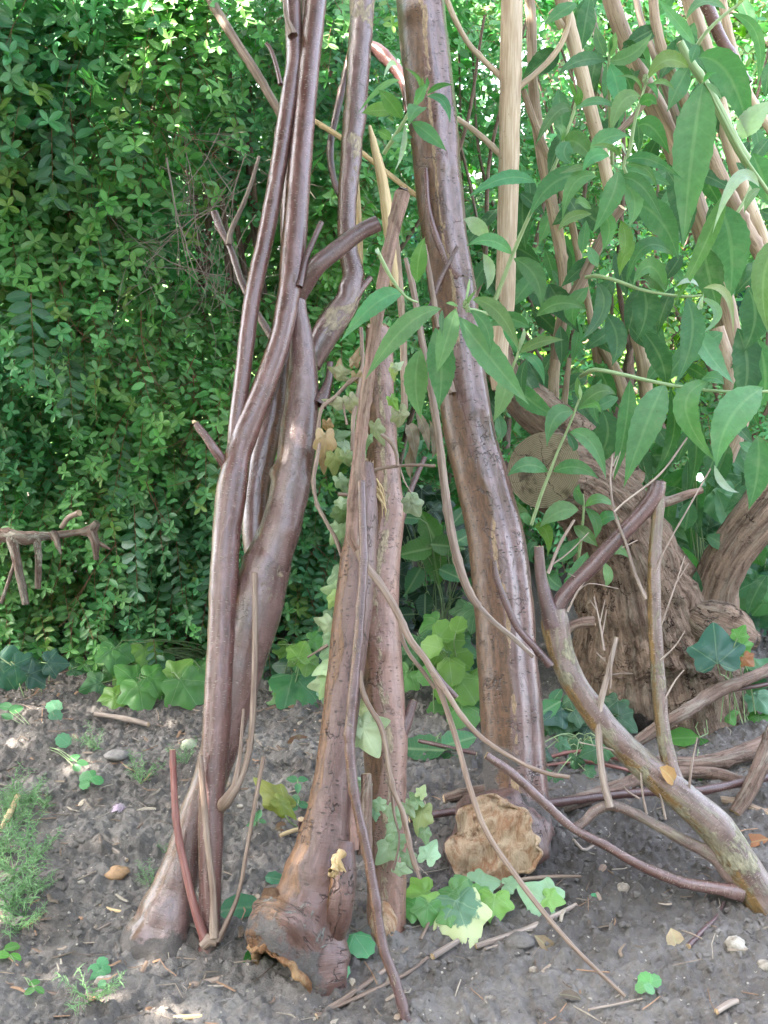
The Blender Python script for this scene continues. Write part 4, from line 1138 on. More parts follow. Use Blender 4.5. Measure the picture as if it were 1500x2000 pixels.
# fine twigs
mb = MB()
def tw(pts, w, dy=-.02, seed=0):
    P, R = PX([(a, b, .72 * w * (1 - .45 * i / (len(pts) - 1)), dy) for i, (a, b) in enumerate(pts)], *G_)
    mb = MB(); tube(mb, P, R, 6, .012, .25, 60, seed); mb.build('twig', M['greytwig'], tG)
for i, (p, w) in enumerate([
    ([(1262, 1170), (1240, 1120), (1222, 1060), (1200, 1000), (1192, 940), (1196, 890)], 10), ([(1196, 910), (1206, 890)], 5), ([(1196, 930), (1212, 882)], 4),
    ([(1215, 1070), (1245, 1055)], 5), ([(1200, 1000), (1215, 985), (1290, 925), (1342, 855)], 8), ([(1278, 1120), (1300, 1070), (1340, 1000), (1388, 915)], 6),
    ([(1292, 1220), (1320, 1140), (1338, 1085)], 5), ([(1320, 1140), (1345, 1100)], 4), ([(1290, 1290), (1320, 1260), (1338, 1232)], 6),
    ([(1296, 1370), (1318, 1330), (1336, 1308)], 7), ([(1192, 1345), (1195, 1280), (1200, 1255)], 6), ([(1185, 1320), (1215, 1315), (1236, 1316)], 4), ([(1182, 1290), (1165, 1275)], 4),
    ([(1108, 1195), (1125, 1160), (1150, 1125), (1168, 1108)], 7), ([(1128, 1155), (1150, 1140), (1208, 1150)], 4), ([(1140, 1135), (1110, 1120)], 4),
    ([(1180, 1270), (1170, 1210), (1160, 1165)], 7), ([(1172, 1215), (1182, 1170)], 4), ([(1165, 1190), (1152, 1172)], 4), ([(1176, 1240), (1185, 1190)], 4),
    ([(1263, 1590), (1255, 1550), (1252, 1500), (1256, 1480)], 8), ([(1300, 1600), (1290, 1555), (1270, 1520)], 7), ([(1250, 1560), (1225, 1545), (1217, 1535)], 6),
    ([(1345, 1560), (1350, 1500), (1362, 1440)], 8), ([(1210, 1470), (1180, 1460), (1130, 1450)], 5), ([(1080, 1300), (1062, 1285), (1045, 1270)], 6),
    ([(1430, 1710), (1440, 1700)], 4), ([(1070, 1120), (1095, 1060), (1122, 1015)], 12), ([(1075, 1105), (1110, 1080), (1150, 1040)], 5)]):
    tw(p, w, -.02 + .01 * math.sin(i * 3), 200 + i)
db2 = thing('dry_leaf', 'orange and cream curled dry leaf caught in the fork of the lichen-crusted bough', 'leaf', LEAN(1310, 1515, 1.93, .3))
mb = MB()
leaves(mb, T_OVAL_V, T_OVAL_T, T_OVAL_Q, LEAN(1288, 1498, 1.93, .3)[None], np.array([[.8, -.1, -.55]]), np.array([[.3, -.8, .5]]), np.array([.052]), np.array([.034]), np.array([[.55, .32, .12]]), np.array([.4]))
mb.build('blade', M['dry'], db2)
# ------------------------------------------------------------------ the big shrub at the right: cut stump, limbs, tan stems, leafy shoots
sh = thing('butterfly_bush', 'big shrub with shaggy cut stump, tall tan stems and long pointed leaves at the right', 'shrub', AT(1300, 1450, 2.95))
def limbY(root, name, pts, mat, seg=12, seed=0, ends='nn', amp=.05, lump=22., colf=None, radf=None, cutmat='cut', step=.012, rough=.12, label=None, dome=.1):
    P = np.array([AT(a, b, y) for a, b, w, y in pts])
    R = np.array([w / 2 * PXM(p) for (a, b, w, y), p in zip(pts, P)])
    mb = MB(); info = tube(mb, P, R, seg, step, amp, lump, seed, colf, radf)
    o = mb.build(name, M[mat], root)
    for e, ring, d in ((ends[0], info['ring0'], -info['T'][0]), (ends[1], info['ring1'], info['T'][-1])):
        if e == 'c':
            cb = MB(); cap(cb, ring, d, rough, dome, seed)
            cb.build('cut_end', M[cutmat], o)
    if label: o['label'] = label
    return o, info
def radS(tw=5., a=.05, k=7, keep_end=0.0):
    def f(RR, TH, S, L, q):
        rr = np.mean(RR)
        qq = np.stack([np.cos(TH + tw * S) * k, np.sin(TH + tw * S) * k, S * 5], -1).reshape(-1, 3)
        n = 1 - np.abs(fbm(qq, 81, 3)).reshape(RR.shape) * 1.6
        n2 = fbm(q.reshape(-1, 3) * 9, 82, 2).reshape(RR.shape)
        w = 1.0
        if keep_end: w = .25 + .75 * sstep(0, keep_end, L - S)
        return RR * (1 + w * (a * n + .05 * n2))
    return f
cS = lambda V, D, S, L: np.stack([0 * S, .25 * np.clip(fbm(V * 9, 83, 2) + .3, 0, 1), .9 * sstep(.25, .6, fbm(V * 4.5, 84, 2)) * sstep(.5, .1, V[:, 2])], 1)
limbY(sh, 'trunk', [(1315, 1500, 330, 2.98), (1300, 1430, 320, 2.98), (1285, 1340, 318, 2.98), (1268, 1250, 290, 2.98), (1245, 1160, 236, 2.96), (1222, 1080, 190, 2.93), (1190, 1010, 165, 2.88), (1145, 960, 156, 2.80), (1095, 930, 152, 2.70), (1062, 918, 148, 2.60)],
      'stump', 64, 120, 'nc', .0, colf=cS, radf=radS(5, .075, 6, .10), cutmat='cut_old', step=.012, rough=.03, dome=.04)
limbY(sh, 'limb', [(1210, 950, 120, 2.96), (1130, 870, 96, 2.92), (1050, 800, 84, 2.92), (985, 735, 62, 2.96), (965, 640, 44, 3.0)], 'stump', 32, 121, 'nn', .0, colf=cS, radf=radS(8, .09, 5))
limbY(sh, 'limb', [(1330, 1300, 150, 2.98), (1380, 1200, 116, 2.95), (1402, 1130, 88, 2.93), (1438, 1065, 88, 2.93), (1500, 985, 96, 2.95), (1570, 890, 90, 3.0)], 'stump', 34, 122, 'nn', .0, colf=cS, radf=radS(-3, .07, 5))
limbY(sh, 'burr', [(1330, 1190, 50, 2.9), (1375, 1215, 100, 2.86), (1425, 1235, 90, 2.86), (1470, 1250, 36, 2.9)], 'stump', 24, 123, 'nn', .25, 30, colf=lambda V, D, S, L: np.stack([0 * S, 0 * S, 0 * S + .5 * sstep(-.2, .4, fbm(V * 20, 3, 2))], 1))
def stem(pts, Y0, Y1, mat, seed, ends='nn', seg=12, amp=.05, label=None):
    n = len(pts)
    return limbY(sh, 'stem', [(a, b, w, Y0 + (Y1 - Y0) * i / (n - 1)) for i, (a, b, w) in enumerate(pts)], mat, seg, seed, ends, amp, label=label)
stem([(1003, -60, 44), (1000, 0, 43), (998, 100, 43), (995, 250, 41), (992, 400, 40), (989, 500, 38), (985, 600, 38), (974, 700, 36), (980, 760, 40)], 2.98, 2.88, 'tan', 130, seg=18, label='straight pale tan stem, thickest of the upright ones')
stem([(866, -20, 10), (885, 30, 11), (915, 85, 11), (945, 118, 11), (975, 147, 12), (990, 165, 14)], 2.97, 2.95, 'tan', 131, seg=8)
stem([(1108, -30, 11), (1113, 20, 11), (1103, 70, 11), (1080, 110, 11), (1050, 140, 11), (1020, 165, 11), (1005, 180, 12)], 2.97, 2.95, 'tan', 132, seg=8)
stem([(880, 225, 8), (905, 240, 11), (935, 262, 11), (960, 285, 12), (985, 310, 12)], 3.05, 2.95, 'tan', 133, seg=8)
stem([(1030, -50, 20), (1038, 50, 20), (1040, 150, 20), (1050, 250, 22), (1062, 320, 24), (1078, 400, 24), (1095, 490, 24), (1104, 570, 24), (1085, 700, 22), (1078, 830, 22)], 3.1, 3.05, 'tan2', 134)
stem([(1022, 175, 12), (1035, 215, 14), (1055, 270, 15), (1080, 330, 15), (1110, 410, 14), (1130, 500, 14), (1150, 600, 15), (1168, 710, 17)], 3.05, 3.1, 'tan2', 135)
stem([(1085, -50, 28), (1100, 10, 29), (1120, 80, 29), (1143, 170, 28), (1160, 240, 27), (1178, 310, 24), (1200, 420, 22)], 3.0, 3.0, 'tan', 136, seg=14, label='pink-tan slanting stem with a cut side stub')
stem([(1098, 55, 17), (1088, 36, 15), (1076, 22, 13)], 2.98, 2.97, 'tan', 137, 'nc', 8)
stem([(1145, -40, 14), (1155, 20, 13), (1165, 70, 12), (1172, 130, 12), (1185, 200, 11), (1195, 280, 12)], 3.12, 3.1, 'greytwig', 138)
stem([(1180, -50, 36), (1200, 20, 34), (1222, 80, 34), (1245, 140, 40), (1275, 200, 42), (1310, 270, 44), (1350, 380, 44), (1395, 520, 44), (1425, 650, 44), (1440, 760, 44)], 3.1, 3.15, 'tan2', 139, seg=14)
stem([(1236, -40, 14), (1252, 40, 14), (1275, 100, 15), (1300, 170, 17), (1330, 250, 17)], 3.05, 3.08, 'greytwig', 140)
stem([(1275, -50, 20), (1278, 30, 20), (1288, 80, 21), (1300, 120, 22), (1330, 180, 24), (1375, 270, 26), (1420, 370, 28), (1465, 460, 30), (1520, 560, 30)], 2.98, 3.0, 'tan2', 141, seg=12)
stem([(1335, -40, 30), (1350, 10, 31), (1365, 60, 31), (1385, 120, 30), (1405, 200, 28), (1430, 300, 28), (1470, 420, 28), (1530, 560, 28)], 3.02, 3.05, 'tan', 142, seg=14)
stem([(1350, -40, 22), (1382, 15, 26), (1405, 70, 25), (1435, 120, 22), (1462, 160, 15)], 2.96, 2.96, 'bark', 143, seg=12, label='glossy purple stem at the top right')
stem([(1405, -40, 14), (1418, 40, 17), (1435, 110, 18), (1460, 180, 18), (1510, 260, 20)], 3.05, 3.08, 'tan', 144)
stem([(1328, 82, 15), (1345, 115, 17), (1375, 160, 18), (1410, 225, 19), (1450, 300, 20), (1500, 370, 20), (1540, 420, 20)], 2.80, 2.80, 'green_stem', 145, 'cn', 10, label='pale green cut stem at the upper right')
stem([(1215, 405, 16), (1190, 440, 18), (1165, 490, 20), (1135, 550, 22), (1100, 620, 22), (1085, 700, 20)], 2.9, 3.0, 'suck', 146, 'cn', 10, label='orange-brown broken stem')
stem([(1240, 640, 26), (1255, 700, 28), (1262, 760, 28), (1270, 820, 28)], 3.05, 3.0, 'tan2', 147)
stem([(1330, 200, 12), (1290, 240, 12), (1240, 170, 11)], 3.0, 3.0, 'suck', 148, seg=8) if False else None
stem([(1345, 65, 10), (1320, 110, 10), (1280, 170, 11), (1240, 225, 12), (1205, 260, 12)], 3.02, 3.02, 'suck', 149, seg=8)
stem([(1460, 560, 8), (1480, 600, 8), (1500, 640, 8)], 2.9, 2.9, 'suckred', 150, 'cn', 6)
for i, pts in enumerate([[(1160, 640, 22), (1185, 690, 24), (1215, 760, 26), (1240, 850, 30)], [(1400, 640, 30), (1425, 730, 34), (1440, 830, 36)], [(1112, 700, 10), (1105, 760, 12), (1098, 830, 14)],
                         [(1470, 700, 26), (1450, 820, 28), (1420, 900, 28)]]):
    stem(pts, 3.1, 3.05, 'tan2', 160 + i)

# ---- long leaves, each laid from its base to its tip
def blade(mb, b, m, t, w, nh, col, fold=.12, n=20, wav=.0, seed=0, twist=0.0, wide=.42):
    """b, m, t: base, middle, tip points; nh: rough direction the leaf faces"""
    u = np.linspace(0, 1, n + 1)[:, None]
    c = 2 * m - .5 * (b + t)
    C = (1 - u) ** 2 * b + 2 * u * (1 - u) * c + u * u * t
    T = nrm(np.gradient(C, axis=0))
    X = nrm(np.cross(T, np.array(nh)[None] + 0 * T))
    Z = np.cross(X, T)
    L = np.linalg.norm(np.diff(C, axis=0), axis=1).sum()
    uu = u[:, 0]
    prof = np.clip(np.sin(math.pi * uu ** (.72)) , 0, 1) ** .9
    pk = (uu / wide) ** 1.0
    prof = np.where(uu < wide, np.sin(math.pi / 2 * np.clip(pk, 0, 1)) ** .85, np.cos(math.pi / 2 * np.clip((uu - wide) / (1 - wide), 0, 1)) ** 1.15)
    ser = 1 + .035 * np.where(np.arange(n + 1) % 2 == 0, 1, -1)
    hw = .5 * w * np.maximum(prof * ser, .012)
    cols = np.array([-1, -.55, 0, .55, 1.0])
    an = twist * (uu - .3)
    Xr = X * np.cos(an)[:, None] + Z * np.sin(an)[:, None]
    Zr = np.cross(Xr, T)
    wv = wav * w * (np.sin(uu * 14 + seed) * .6 + np.sin(uu * 23 + seed * 2) * .4)
    V = C[:, None] + Xr[:, None] * (hw[:, None] * cols[None])[..., None] + Zr[:, None] * ((fold * np.abs(cols)[None] ** 1.3 * hw[:, None]) + wv[:, None] * np.abs(cols)[None] * np.sign(cols)[None] ** 1)[..., None]
    U = np.stack([np.broadcast_to(cols * .5, (n + 1, 5)), np.broadcast_to(u, (n + 1, 5))], -1)
    a = (np.arange(n) * 5)[:, None] + np.arange(4)[None]
    q = np.stack([a, a + 1, a + 6, a + 5], -1).reshape(-1, 4)
    mb.add(V.reshape(-1, 3), quads=q, uv=U.reshape(-1, 2), col=col)
BLC = np.array([.13, .30, .145])
leafcount = [0]
def BL(mb, pts, w, Y, col=None, dz=.03, roll=None, wav=.03, k=.88, twist=None, wide=.42):
    """pts: base, (middle,) tip in the photo; Y: how deep the base lies; dz: how much nearer the tip comes"""
    leafcount[0] += 1
    s = leafcount[0]
    r_ = random.Random(s * 7)
    if len(pts) == 2:
        (x0, y0), (x1, y1) = pts
        L = math.hypot(x1 - x0, y1 - y0)
        pts = [pts[0], ((x0 + x1) / 2 + (y1 - y0) * r_.uniform(-.06, .06), (y0 + y1) / 2 - abs(x1 - x0) * .07), pts[1]]
    b, m, t = AT(*pts[0], Y), AT(*pts[1], Y - dz * .75), AT(*pts[2], Y - dz)
    roll = r_.uniform(-.6, .6) if roll is None else roll
    ax = nrm(t - b)
    view = nrm(np.array([0, 0, CAM_H]) - m)
    nh = view * math.cos(roll) + np.cross(ax, view) * math.sin(roll) + np.array([0, 0, .25])
    ww = w * PXM(m) / max(.6, math.cos(roll)) * k
    c = BLC * r_.uniform(.72, 1.28) * np.array([r_.uniform(.75, 1.5), 1, r_.uniform(.75, 1.15)]) if col is None else np.array(col)
    blade(mb, b, m, t, ww, nh, c, fold=r_.uniform(.05, .28), wav=wav, seed=s, twist=r_.uniform(-.5, .5) if twist is None else twist, wide=wide)
def SHOOT(label, stempts, Y, items, w=7, mat='bud_leaf', bud=None):
    P = np.array([AT(a, b, Y + (c_[0] if c_ else 0)) for a, b, *c_ in stempts])
    sm_ = MB(); tube(sm_, P, np.linspace(w * .5, w * .28, len(P)) * PXM(P[0]), 8, .02, .04)
    s = sm_.build('shoot', M['green_stem'], sh)
    if label: s['label'] = label
    mb = MB()
    for it in items:
        pts, wd, *kw = it
        kw = kw[0] if kw else {}
        kw = dict(kw); yy = kw.pop('y', 0)
        BL(mb, pts, wd, Y + yy, **kw)
    mb.build('leaves', M[mat], s)
    if bud is not None:
        bb = MB(); p = AT(*bud[0], Y - .01); r = bud[1] / 2 * PXM(p)
        for j in range(26):
            d = nrm(rn(3) * np.array([.6, .6, 1])); 
            tube(bb, [p + d * r * .2, p + d * r * .9 * np.array([.55, .55, 1])], [r * .26, r * .14], 5, .004, .2, 60, j)
        bb.build('flower_bud', M['green_stem'], s)
    return s
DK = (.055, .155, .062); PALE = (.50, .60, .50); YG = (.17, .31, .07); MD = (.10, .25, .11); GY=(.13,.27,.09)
SHOOT('small leafy shoot in front of the thickest log', [(750, 300, .05), (790, 235), (808, 205), (825, 190), (834, 165)], 2.42, [
    (((785, 233), (739, 175)), 34, {'col': GY}), (((772, 218), (706, 221)), 34, {'col': YG, 'y': .03}), (((781, 157), (743, 172), (697, 224)), 13, {'y': .05}),
    (((808, 207), (832, 163)), 26), (((823, 191), (818, 155), (788, 132)), 10, {'col': GY}), (((834, 184), (858, 168), (886, 166)), 13), (((832, 189), (865, 197), (879, 240)), 21),
    (((830, 212), (812, 214), (799, 244)), 34, {'dz': .06}), (((804, 238), (838, 262), (872, 295)), 34, {'roll': .1}), (((766, 272), (806, 268)), 24, {'y': .02}), (((765, 272), (737, 255)), 22, {'col': GY}),
    (((790, 240), (788, 290), (771, 334)), 13, {'col': PALE}), (((775, 130), (762, 125), (748, 158)), 10, {'col': PALE, 'y': .06}), (((834, 175), (834, 150)), 9), (((828, 180), (826, 150)), 7)], 8)
SHOOT('shoot spreading large drooping leaves and a flower bud in front of the logs', [(975, 615, .35), (950, 612, .2), (925, 605, .06), (908, 602)], 2.14, [
    (((862, 603), (790, 640), (714, 740)), 48, {'roll': -.1, 'wide': .5}), (((785, 575), (735, 592), (664, 668)), 46, {'y': .08, 'roll': .1}), (((890, 602), (872, 665), (852, 730)), 46, {'roll': .1}),
    (((895, 618), (955, 695), (1033, 790)), 58, {'roll': .05, 'wide': .5}), (((918, 605), (950, 640), (957, 690)), 28, {'y': -.02}), (((922, 585), (975, 612), (1015, 690)), 36, {'wide': .45}),
    (((850, 640), (862, 720), (856, 800)), 64, {'y': .09, 'col': MD, 'roll': 0}), (((822, 680), (812, 750), (823, 818)), 54, {'y': .12, 'roll': 0}), (((815, 552), (818, 505), (830, 463)), 38, {'y': .1, 'col': GY}),
    (((864, 605), (862, 630), (864, 655)), 12), (((905, 600), (918, 582), (932, 565)), 9), (((908, 598), (915, 560), (917, 545)), 6, {'col': PALE}), (((895, 598), (870, 592)), 10), (((912, 608), (935, 612), (955, 618)), 10)], 8, bud=((911, 597), 30))
SHOOT('thin bare green shoot crossing the weathered stick', [(735, 485), (752, 520), (775, 560), (795, 582), (815, 590, .03)], 2.2, [(((735, 486), (740, 498)), 9, {'col': PALE})], 8)
SHOOT('long shoot rising past the pale stem to a pointed tip', [(955, 612), (975, 565), (1000, 500), (1030, 430), (1055, 378), (1085, 320), (1105, 265), (1120, 222), (1124, 200)], 2.62, [
    (((1000, 497), (960, 470), (912, 480)), 36, {'roll': .3}), (((953, 468), (930, 440), (905, 428)), 32, {'col': PALE, 'y': .05}), (((943, 495), (958, 530), (950, 567)), 24, {'col': PALE, 'y': .04}),
    (((1046, 357), (985, 348), (912, 388)), 34, {'roll': .1}), (((1003, 505), (1045, 540), (1057, 603)), 46, {'roll': 0}), (((1118, 216), (1085, 222), (1043, 290)), 30), (((1122, 216), (1165, 198), (1208, 214)), 20),
    (((1098, 275), (1098, 255), (1080, 245)), 22), (((1103, 282), (1130, 280), (1166, 325)), 48, {'roll': 0}), (((1124, 205), (1118, 170), (1103, 152)), 9, {'col': GY}), (((1124, 208), (1132, 185), (1123, 165)), 16, {'col': GY}),
    (((1048, 618), (1095, 592), (1148, 606)), 36, {'roll': 0, 'y': -.03}), (((1060, 350), (1085, 335), (1105, 330)), 8)], 9)
SHOOT('shoot of narrow leaves between the thickest log and the pale stem', [(990, 760, .1), (1000, 720), (1012, 690), (1017, 660)], 2.45, [
    (((1013, 690), (1055, 668), (1102, 664)), 26, {'roll': 0}), (((1015, 693), (1048, 708), (1063, 755)), 22), (((990, 722), (985, 770), (963, 824)), 42, {'roll': 0}), (((1000, 742), (1040, 785), (1092, 816)), 42, {'y': .08, 'col': MD}),
    (((1034, 640), (990, 622), (950, 642)), 32, {'y': .05, 'col': MD}), (((968, 800), (978, 840), (968, 860)), 26, {'y': .1, 'col': MD}), (((1017, 680), (1022, 655), (1024, 640)), 10, {'col': PALE}), (((1010, 690), (992, 650), (985, 640)), 18),
    (((1030, 700), (1018, 740), (1026, 780)), 24, {'y': .08, 'col': DK})], 7)
SHOOT('upright shoot of paired leaves in front of the cut stump face', [(1038, 1025), (1052, 980), (1074, 922), (1090, 880), (1108, 840), (1122, 805), (1131, 780)], 2.42, [
    (((1121, 806), (1085, 815), (1068, 872)), 42, {'roll': 0}), (((1130, 798), (1170, 765), (1204, 772)), 36, {'roll': 0}), (((1130, 800), (1158, 788), (1175, 808)), 16), (((1112, 845), (1155, 865), (1184, 936)), 38, {'roll': 0}),
    (((1070, 922), (1030, 908), (991, 930)), 38, {'roll': .1, 'col': MD}), (((1080, 922), (1125, 912), (1169, 935)), 34, {'roll': .2, 'col': MD}), (((1130, 778), (1128, 755), (1128, 735)), 16, {'col': GY}), (((1132, 782), (1134, 768), (1131, 750)), 9, {'col': PALE}),
    (((1108, 845), (1120, 870), (1118, 880)), 20, {'y': .05, 'col': DK})], 7)
SHOOT('low bushy shoot under the cut stump face', [(1120, 1150, .05), (1135, 1050), (1140, 990), (1138, 965)], 2.55, [
    (((1140, 988), (1128, 965), (1132, 945)), 20), (((1142, 990), (1170, 975), (1203, 992)), 26), (((1142, 992), (1165, 1020), (1160, 1055)), 24), (((1130, 996), (1090, 1000), (1054, 1030)), 44, {'roll': 0}),
    (((1120, 1028), (1145, 1045), (1168, 1068)), 30), (((1147, 1078), (1130, 1112), (1101, 1133)), 32, {'roll': 0}), (((1036, 1020), (1015, 1000), (1003, 970)), 30), (((1040, 1030), (1025, 1010), (1012, 1014)), 22),
    (((1043, 1028), (1068, 1040), (1070, 1085)), 28, {'col': YG}), (((1180, 1098), (1188, 1125), (1182, 1147)), 22), (((1185, 1085), (1205, 1072), (1230, 1092)), 26), (((1160, 1035), (1185, 1010), (1210, 1015)), 30),
    (((1130, 1050), (1110, 1080), (1086, 1098)), 34, {'col': MD, 'y': .05}), (((1100, 1150), (1075, 1130), (1072, 1110)), 40, {'col': DK, 'y': .1}), (((1050, 1060), (1035, 1075), (1040, 1100)), 24, {'col': DK, 'y': .1})], 7)
SHOOT('shoot with broad bitten leaves beside the slanting tan stem', [(1196, 320, .15), (1192, 250, .1), (1190, 180, .03), (1189, 125), (1191, 100)], 2.72, [
    (((1187, 118), (1235, 105), (1275, 62)), 36, {'roll': 0}), (((1185, 118), (1135, 118), (1089, 146)), 34, {'roll': .2}), (((1184, 110), (1170, 80), (1164, 50)), 26, {'col': (.12, .22, .16)}), (((1190, 125), (1206, 170), (1210, 219)), 42, {'roll': 0}),
    (((1191, 112), (1198, 85), (1202, 62)), 22), (((1191, 105), (1194, 85), (1192, 70)), 7), (((1195, 130), (1222, 150), (1235, 190)), 30, {'y': .05, 'col': DK})], 8)
SHOOT('shoot ending in a green flower bud near the top right', [(1222, 322), (1232, 280), (1240, 235), (1250, 200), (1256, 180), (1262, 160)], 2.60, [
    (((1251, 188), (1215, 200), (1192, 264)), 40, {'roll': 0}), (((1250, 205), (1268, 195), (1283, 205)), 26, {'col': MD}), (((1254, 180), (1238, 152), (1198, 151)), 8), (((1263, 166), (1278, 172), (1284, 196)), 12), (((1268, 168), (1295, 160), (1318, 178)), 14),
    (((1246, 246), (1275, 250), (1308, 302)), 44, {'roll': 0}), (((1245, 235), (1248, 270), (1246, 300)), 20, {'y': .05, 'col': DK})], 8, bud=((1261, 155), 24))
SHOOT('large whorl of long leaves in the middle of the shrub', [(1240, 400, .1), (1225, 345), (1218, 325), (1222, 305)], 2.48, [
    (((1207, 334), (1195, 385), (1156, 458)), 46, {'roll': 0}), (((1166, 345), (1122, 358), (1098, 430)), 36, {'roll': 0}), (((1160, 343), (1085, 355), (1033, 426)), 50, {'y': .06, 'col': MD, 'roll': 0}), (((1222, 315), (1270, 312), (1335, 352)), 28, {'roll': .1}),
    (((1220, 322), (1262, 330), (1284, 374)), 17), (((1210, 348), (1255, 365), (1297, 440)), 36, {'roll': 0}), (((1218, 358), (1240, 395), (1227, 446)), 40, {'roll': 0, 'y': .02}), (((1178, 415), (1190, 450), (1175, 492)), 34, {'y': .05}), (((1212, 430), (1222, 470), (1212, 506)), 32, {'y': .06, 'col': YG}),
    (((1235, 395), (1290, 430), (1325, 508)), 64, {'y': .1, 'col': MD, 'roll': 0}), (((1150, 300), (1185, 270), (1228, 265)), 42, {'y': .08}), (((1190, 305), (1160, 305), (1137, 337)), 32, {'roll': 0}), (((1215, 312), (1190, 286), (1150, 286)), 11), (((1222, 302), (1216, 285), (1210, 277)), 7, {'col': PALE}),
    (((1216, 304), (1205, 290), (1194, 288)), 7, {'col': GY}), (((1156, 418), (1115, 425), (1090, 452)), 24), (((1155, 408), (1135, 395), (1124, 400)), 24, {'col': GY}), (((1158, 322), (1125, 328), (1092, 340)), 16), (((1145, 430), (1140, 470), (1136, 495)), 26, {'y': .06, 'col': MD}), (((1150, 480), (1160, 505), (1168, 522)), 24, {'y': .07}),
    (((1222, 330), (1270, 345), (1310, 362)), 34, {'y': .08, 'col': MD}), (((1112, 275), (1102, 300), (1118, 320)), 40, {'y': .04, 'col': MD, 'roll': 0}), (((1240, 470), (1220, 500), (1210, 540)), 30, {'y': .1, 'col': YG})], 9)
SHOOT('shoot carrying the largest broad hanging leaf at the upper right', [(1540, 430, .05), (1450, 302), (1410, 228), (1376, 162)], 2.58, [
    (((1374, 162), (1352, 300), (1334, 484)), 90, {'roll': 0, 'wav': .05, 'wide': .40, 'dz': .07, 'twist': .1}), (((1374, 160), (1385, 146), (1400, 142)), 12), (((1379, 162), (1395, 175), (1412, 197)), 14),
    (((1450, 272), (1470, 232), (1515, 195)), 52, {'col': PALE, 'roll': 0}), (((1483, 365), (1440, 350), (1392, 455)), 28, {'col': PALE}), (((1415, 378), (1380, 470), (1312, 605)), 38, {'roll': .1, 'col': GY, 'y': .03}), (((1485, 369), (1465, 385), (1453, 419)), 18, {'col': (.2, .3, .14)}),
    (((1530, 460), (1492, 540), (1502, 655)), 56, {'roll': 0, 'y': -.05})], 9)
SHOOT('shoot curving up to the top right corner with drooping leaves', [(1350, 110, .03), (1372, 72), (1400, 42), (1424, 22), (1450, 2), (1470, -20)], 2.52, [
    (((1358, 88), (1325, 45), (1283, -5)), 28, {'roll': .2}), (((1418, 18), (1372, 4), (1338, 44)), 26), (((1427, 27), (1480, 72), (1477, 178)), 26, {'roll': .2}), (((1363, 86), (1355, 105), (1350, 124)), 24, {'col': MD}),
    (((1364, 112), (1425, 150), (1466, 280)), 74, {'roll': 0, 'y': .08, 'col': MD}), (((1345, 132), (1300, 118), (1262, 160)), 42, {'y': .2, 'col': (.2, .28, .09)}), (((1440, 10), (1455, -10), (1470, -20)), 16, {'col': (.35, .4, .2)})], 8)
SHOOT('level shoot hanging a row of long dark leaves', [(1135, 735, .05), (1160, 722), (1200, 728), (1260, 742), (1320, 754), (1380, 762), (1450, 766), (1540, 762)], 2.58, [
    (((1230, 742), (1222, 830), (1198, 940)), 40, {'roll': .3, 'col': MD}), (((1298, 750), (1262, 830), (1218, 952)), 70, {'roll': 0, 'wav': .03, 'dz': .06}), (((1308, 757), (1315, 850), (1274, 932)), 32, {'col': DK, 'y': .04}), (((1382, 745), (1340, 800), (1400, 905)), 56, {'roll': .2, 'wav': .05, 'dz': .06}),
    (((1490, 758), (1425, 820), (1399, 915)), 80, {'roll': 0, 'wav': .05, 'dz': .08, 'wide': .35}), (((1396, 908), (1412, 945), (1444, 962)), 17, {'col': PALE}), (((1480, 850), (1480, 920), (1462, 995)), 62, {'col': MD, 'y': .06}), (((1175, 800), (1185, 860), (1142, 925)), 60, {'col': DK, 'y': .15, 'roll': 0}),
    (((1175, 740), (1160, 790), (1172, 830)), 26, {'col': MD, 'y': .1}), (((1370, 740), (1395, 738), (1415, 752)), 30, {'col': MD}), (((1420, 800), (1400, 790), (1385, 800)), 14, {'col': DK}), (((1340, 800), (1360, 870), (1345, 960)), 40, {'col': DK, 'y': .12}), (((1180, 830), (1160, 880), (1165, 940)), 50, {'col': DK, 'y': .2})], 9)
SHOOT('level shoot ending in curled pale leaves at the right', [(1145, 542, .05), (1170, 539), (1215, 552), (1250, 565), (1300, 575), (1340, 579), (1370, 577)], 2.6, [
    (((1165, 552), (1178, 605), (1132, 667)), 36, {'col': (.1, .2, .14)}), (((1182, 612), (1205, 660), (1195, 715)), 46, {'col': (.075, .17, .11), 'wav': .06}), (((1255, 560), (1262, 610), (1243, 665)), 64, {'col': DK, 'roll': 0, 'y': .05}), (((1340, 583), (1352, 655), (1319, 752)), 54, {'roll': 0}),
    (((1362, 640), (1385, 690), (1434, 750)), 50, {'y': .06}), (((1366, 580), (1402, 612), (1369, 653)), 20, {'col': (.25, .4, .28)}), (((1374, 563), (1418, 575), (1432, 650)), 18, {'col': (.42, .45, .28)}), (((1365, 560), (1345, 548), (1318, 562)), 14, {'col': PALE}),
    (((1300, 570), (1270, 520), (1235, 560)), 40, {'wav': .1}), (((1320, 500), (1260, 482), (1222, 560)), 38, {'wav': .08, 'y': .04, 'col': MD}), (((1296, 572), (1280, 545), (1245, 535)), 40, {'y': .02}), (((1370, 578), (1368, 600), (1375, 570)), 12, {'col': PALE})], 8)
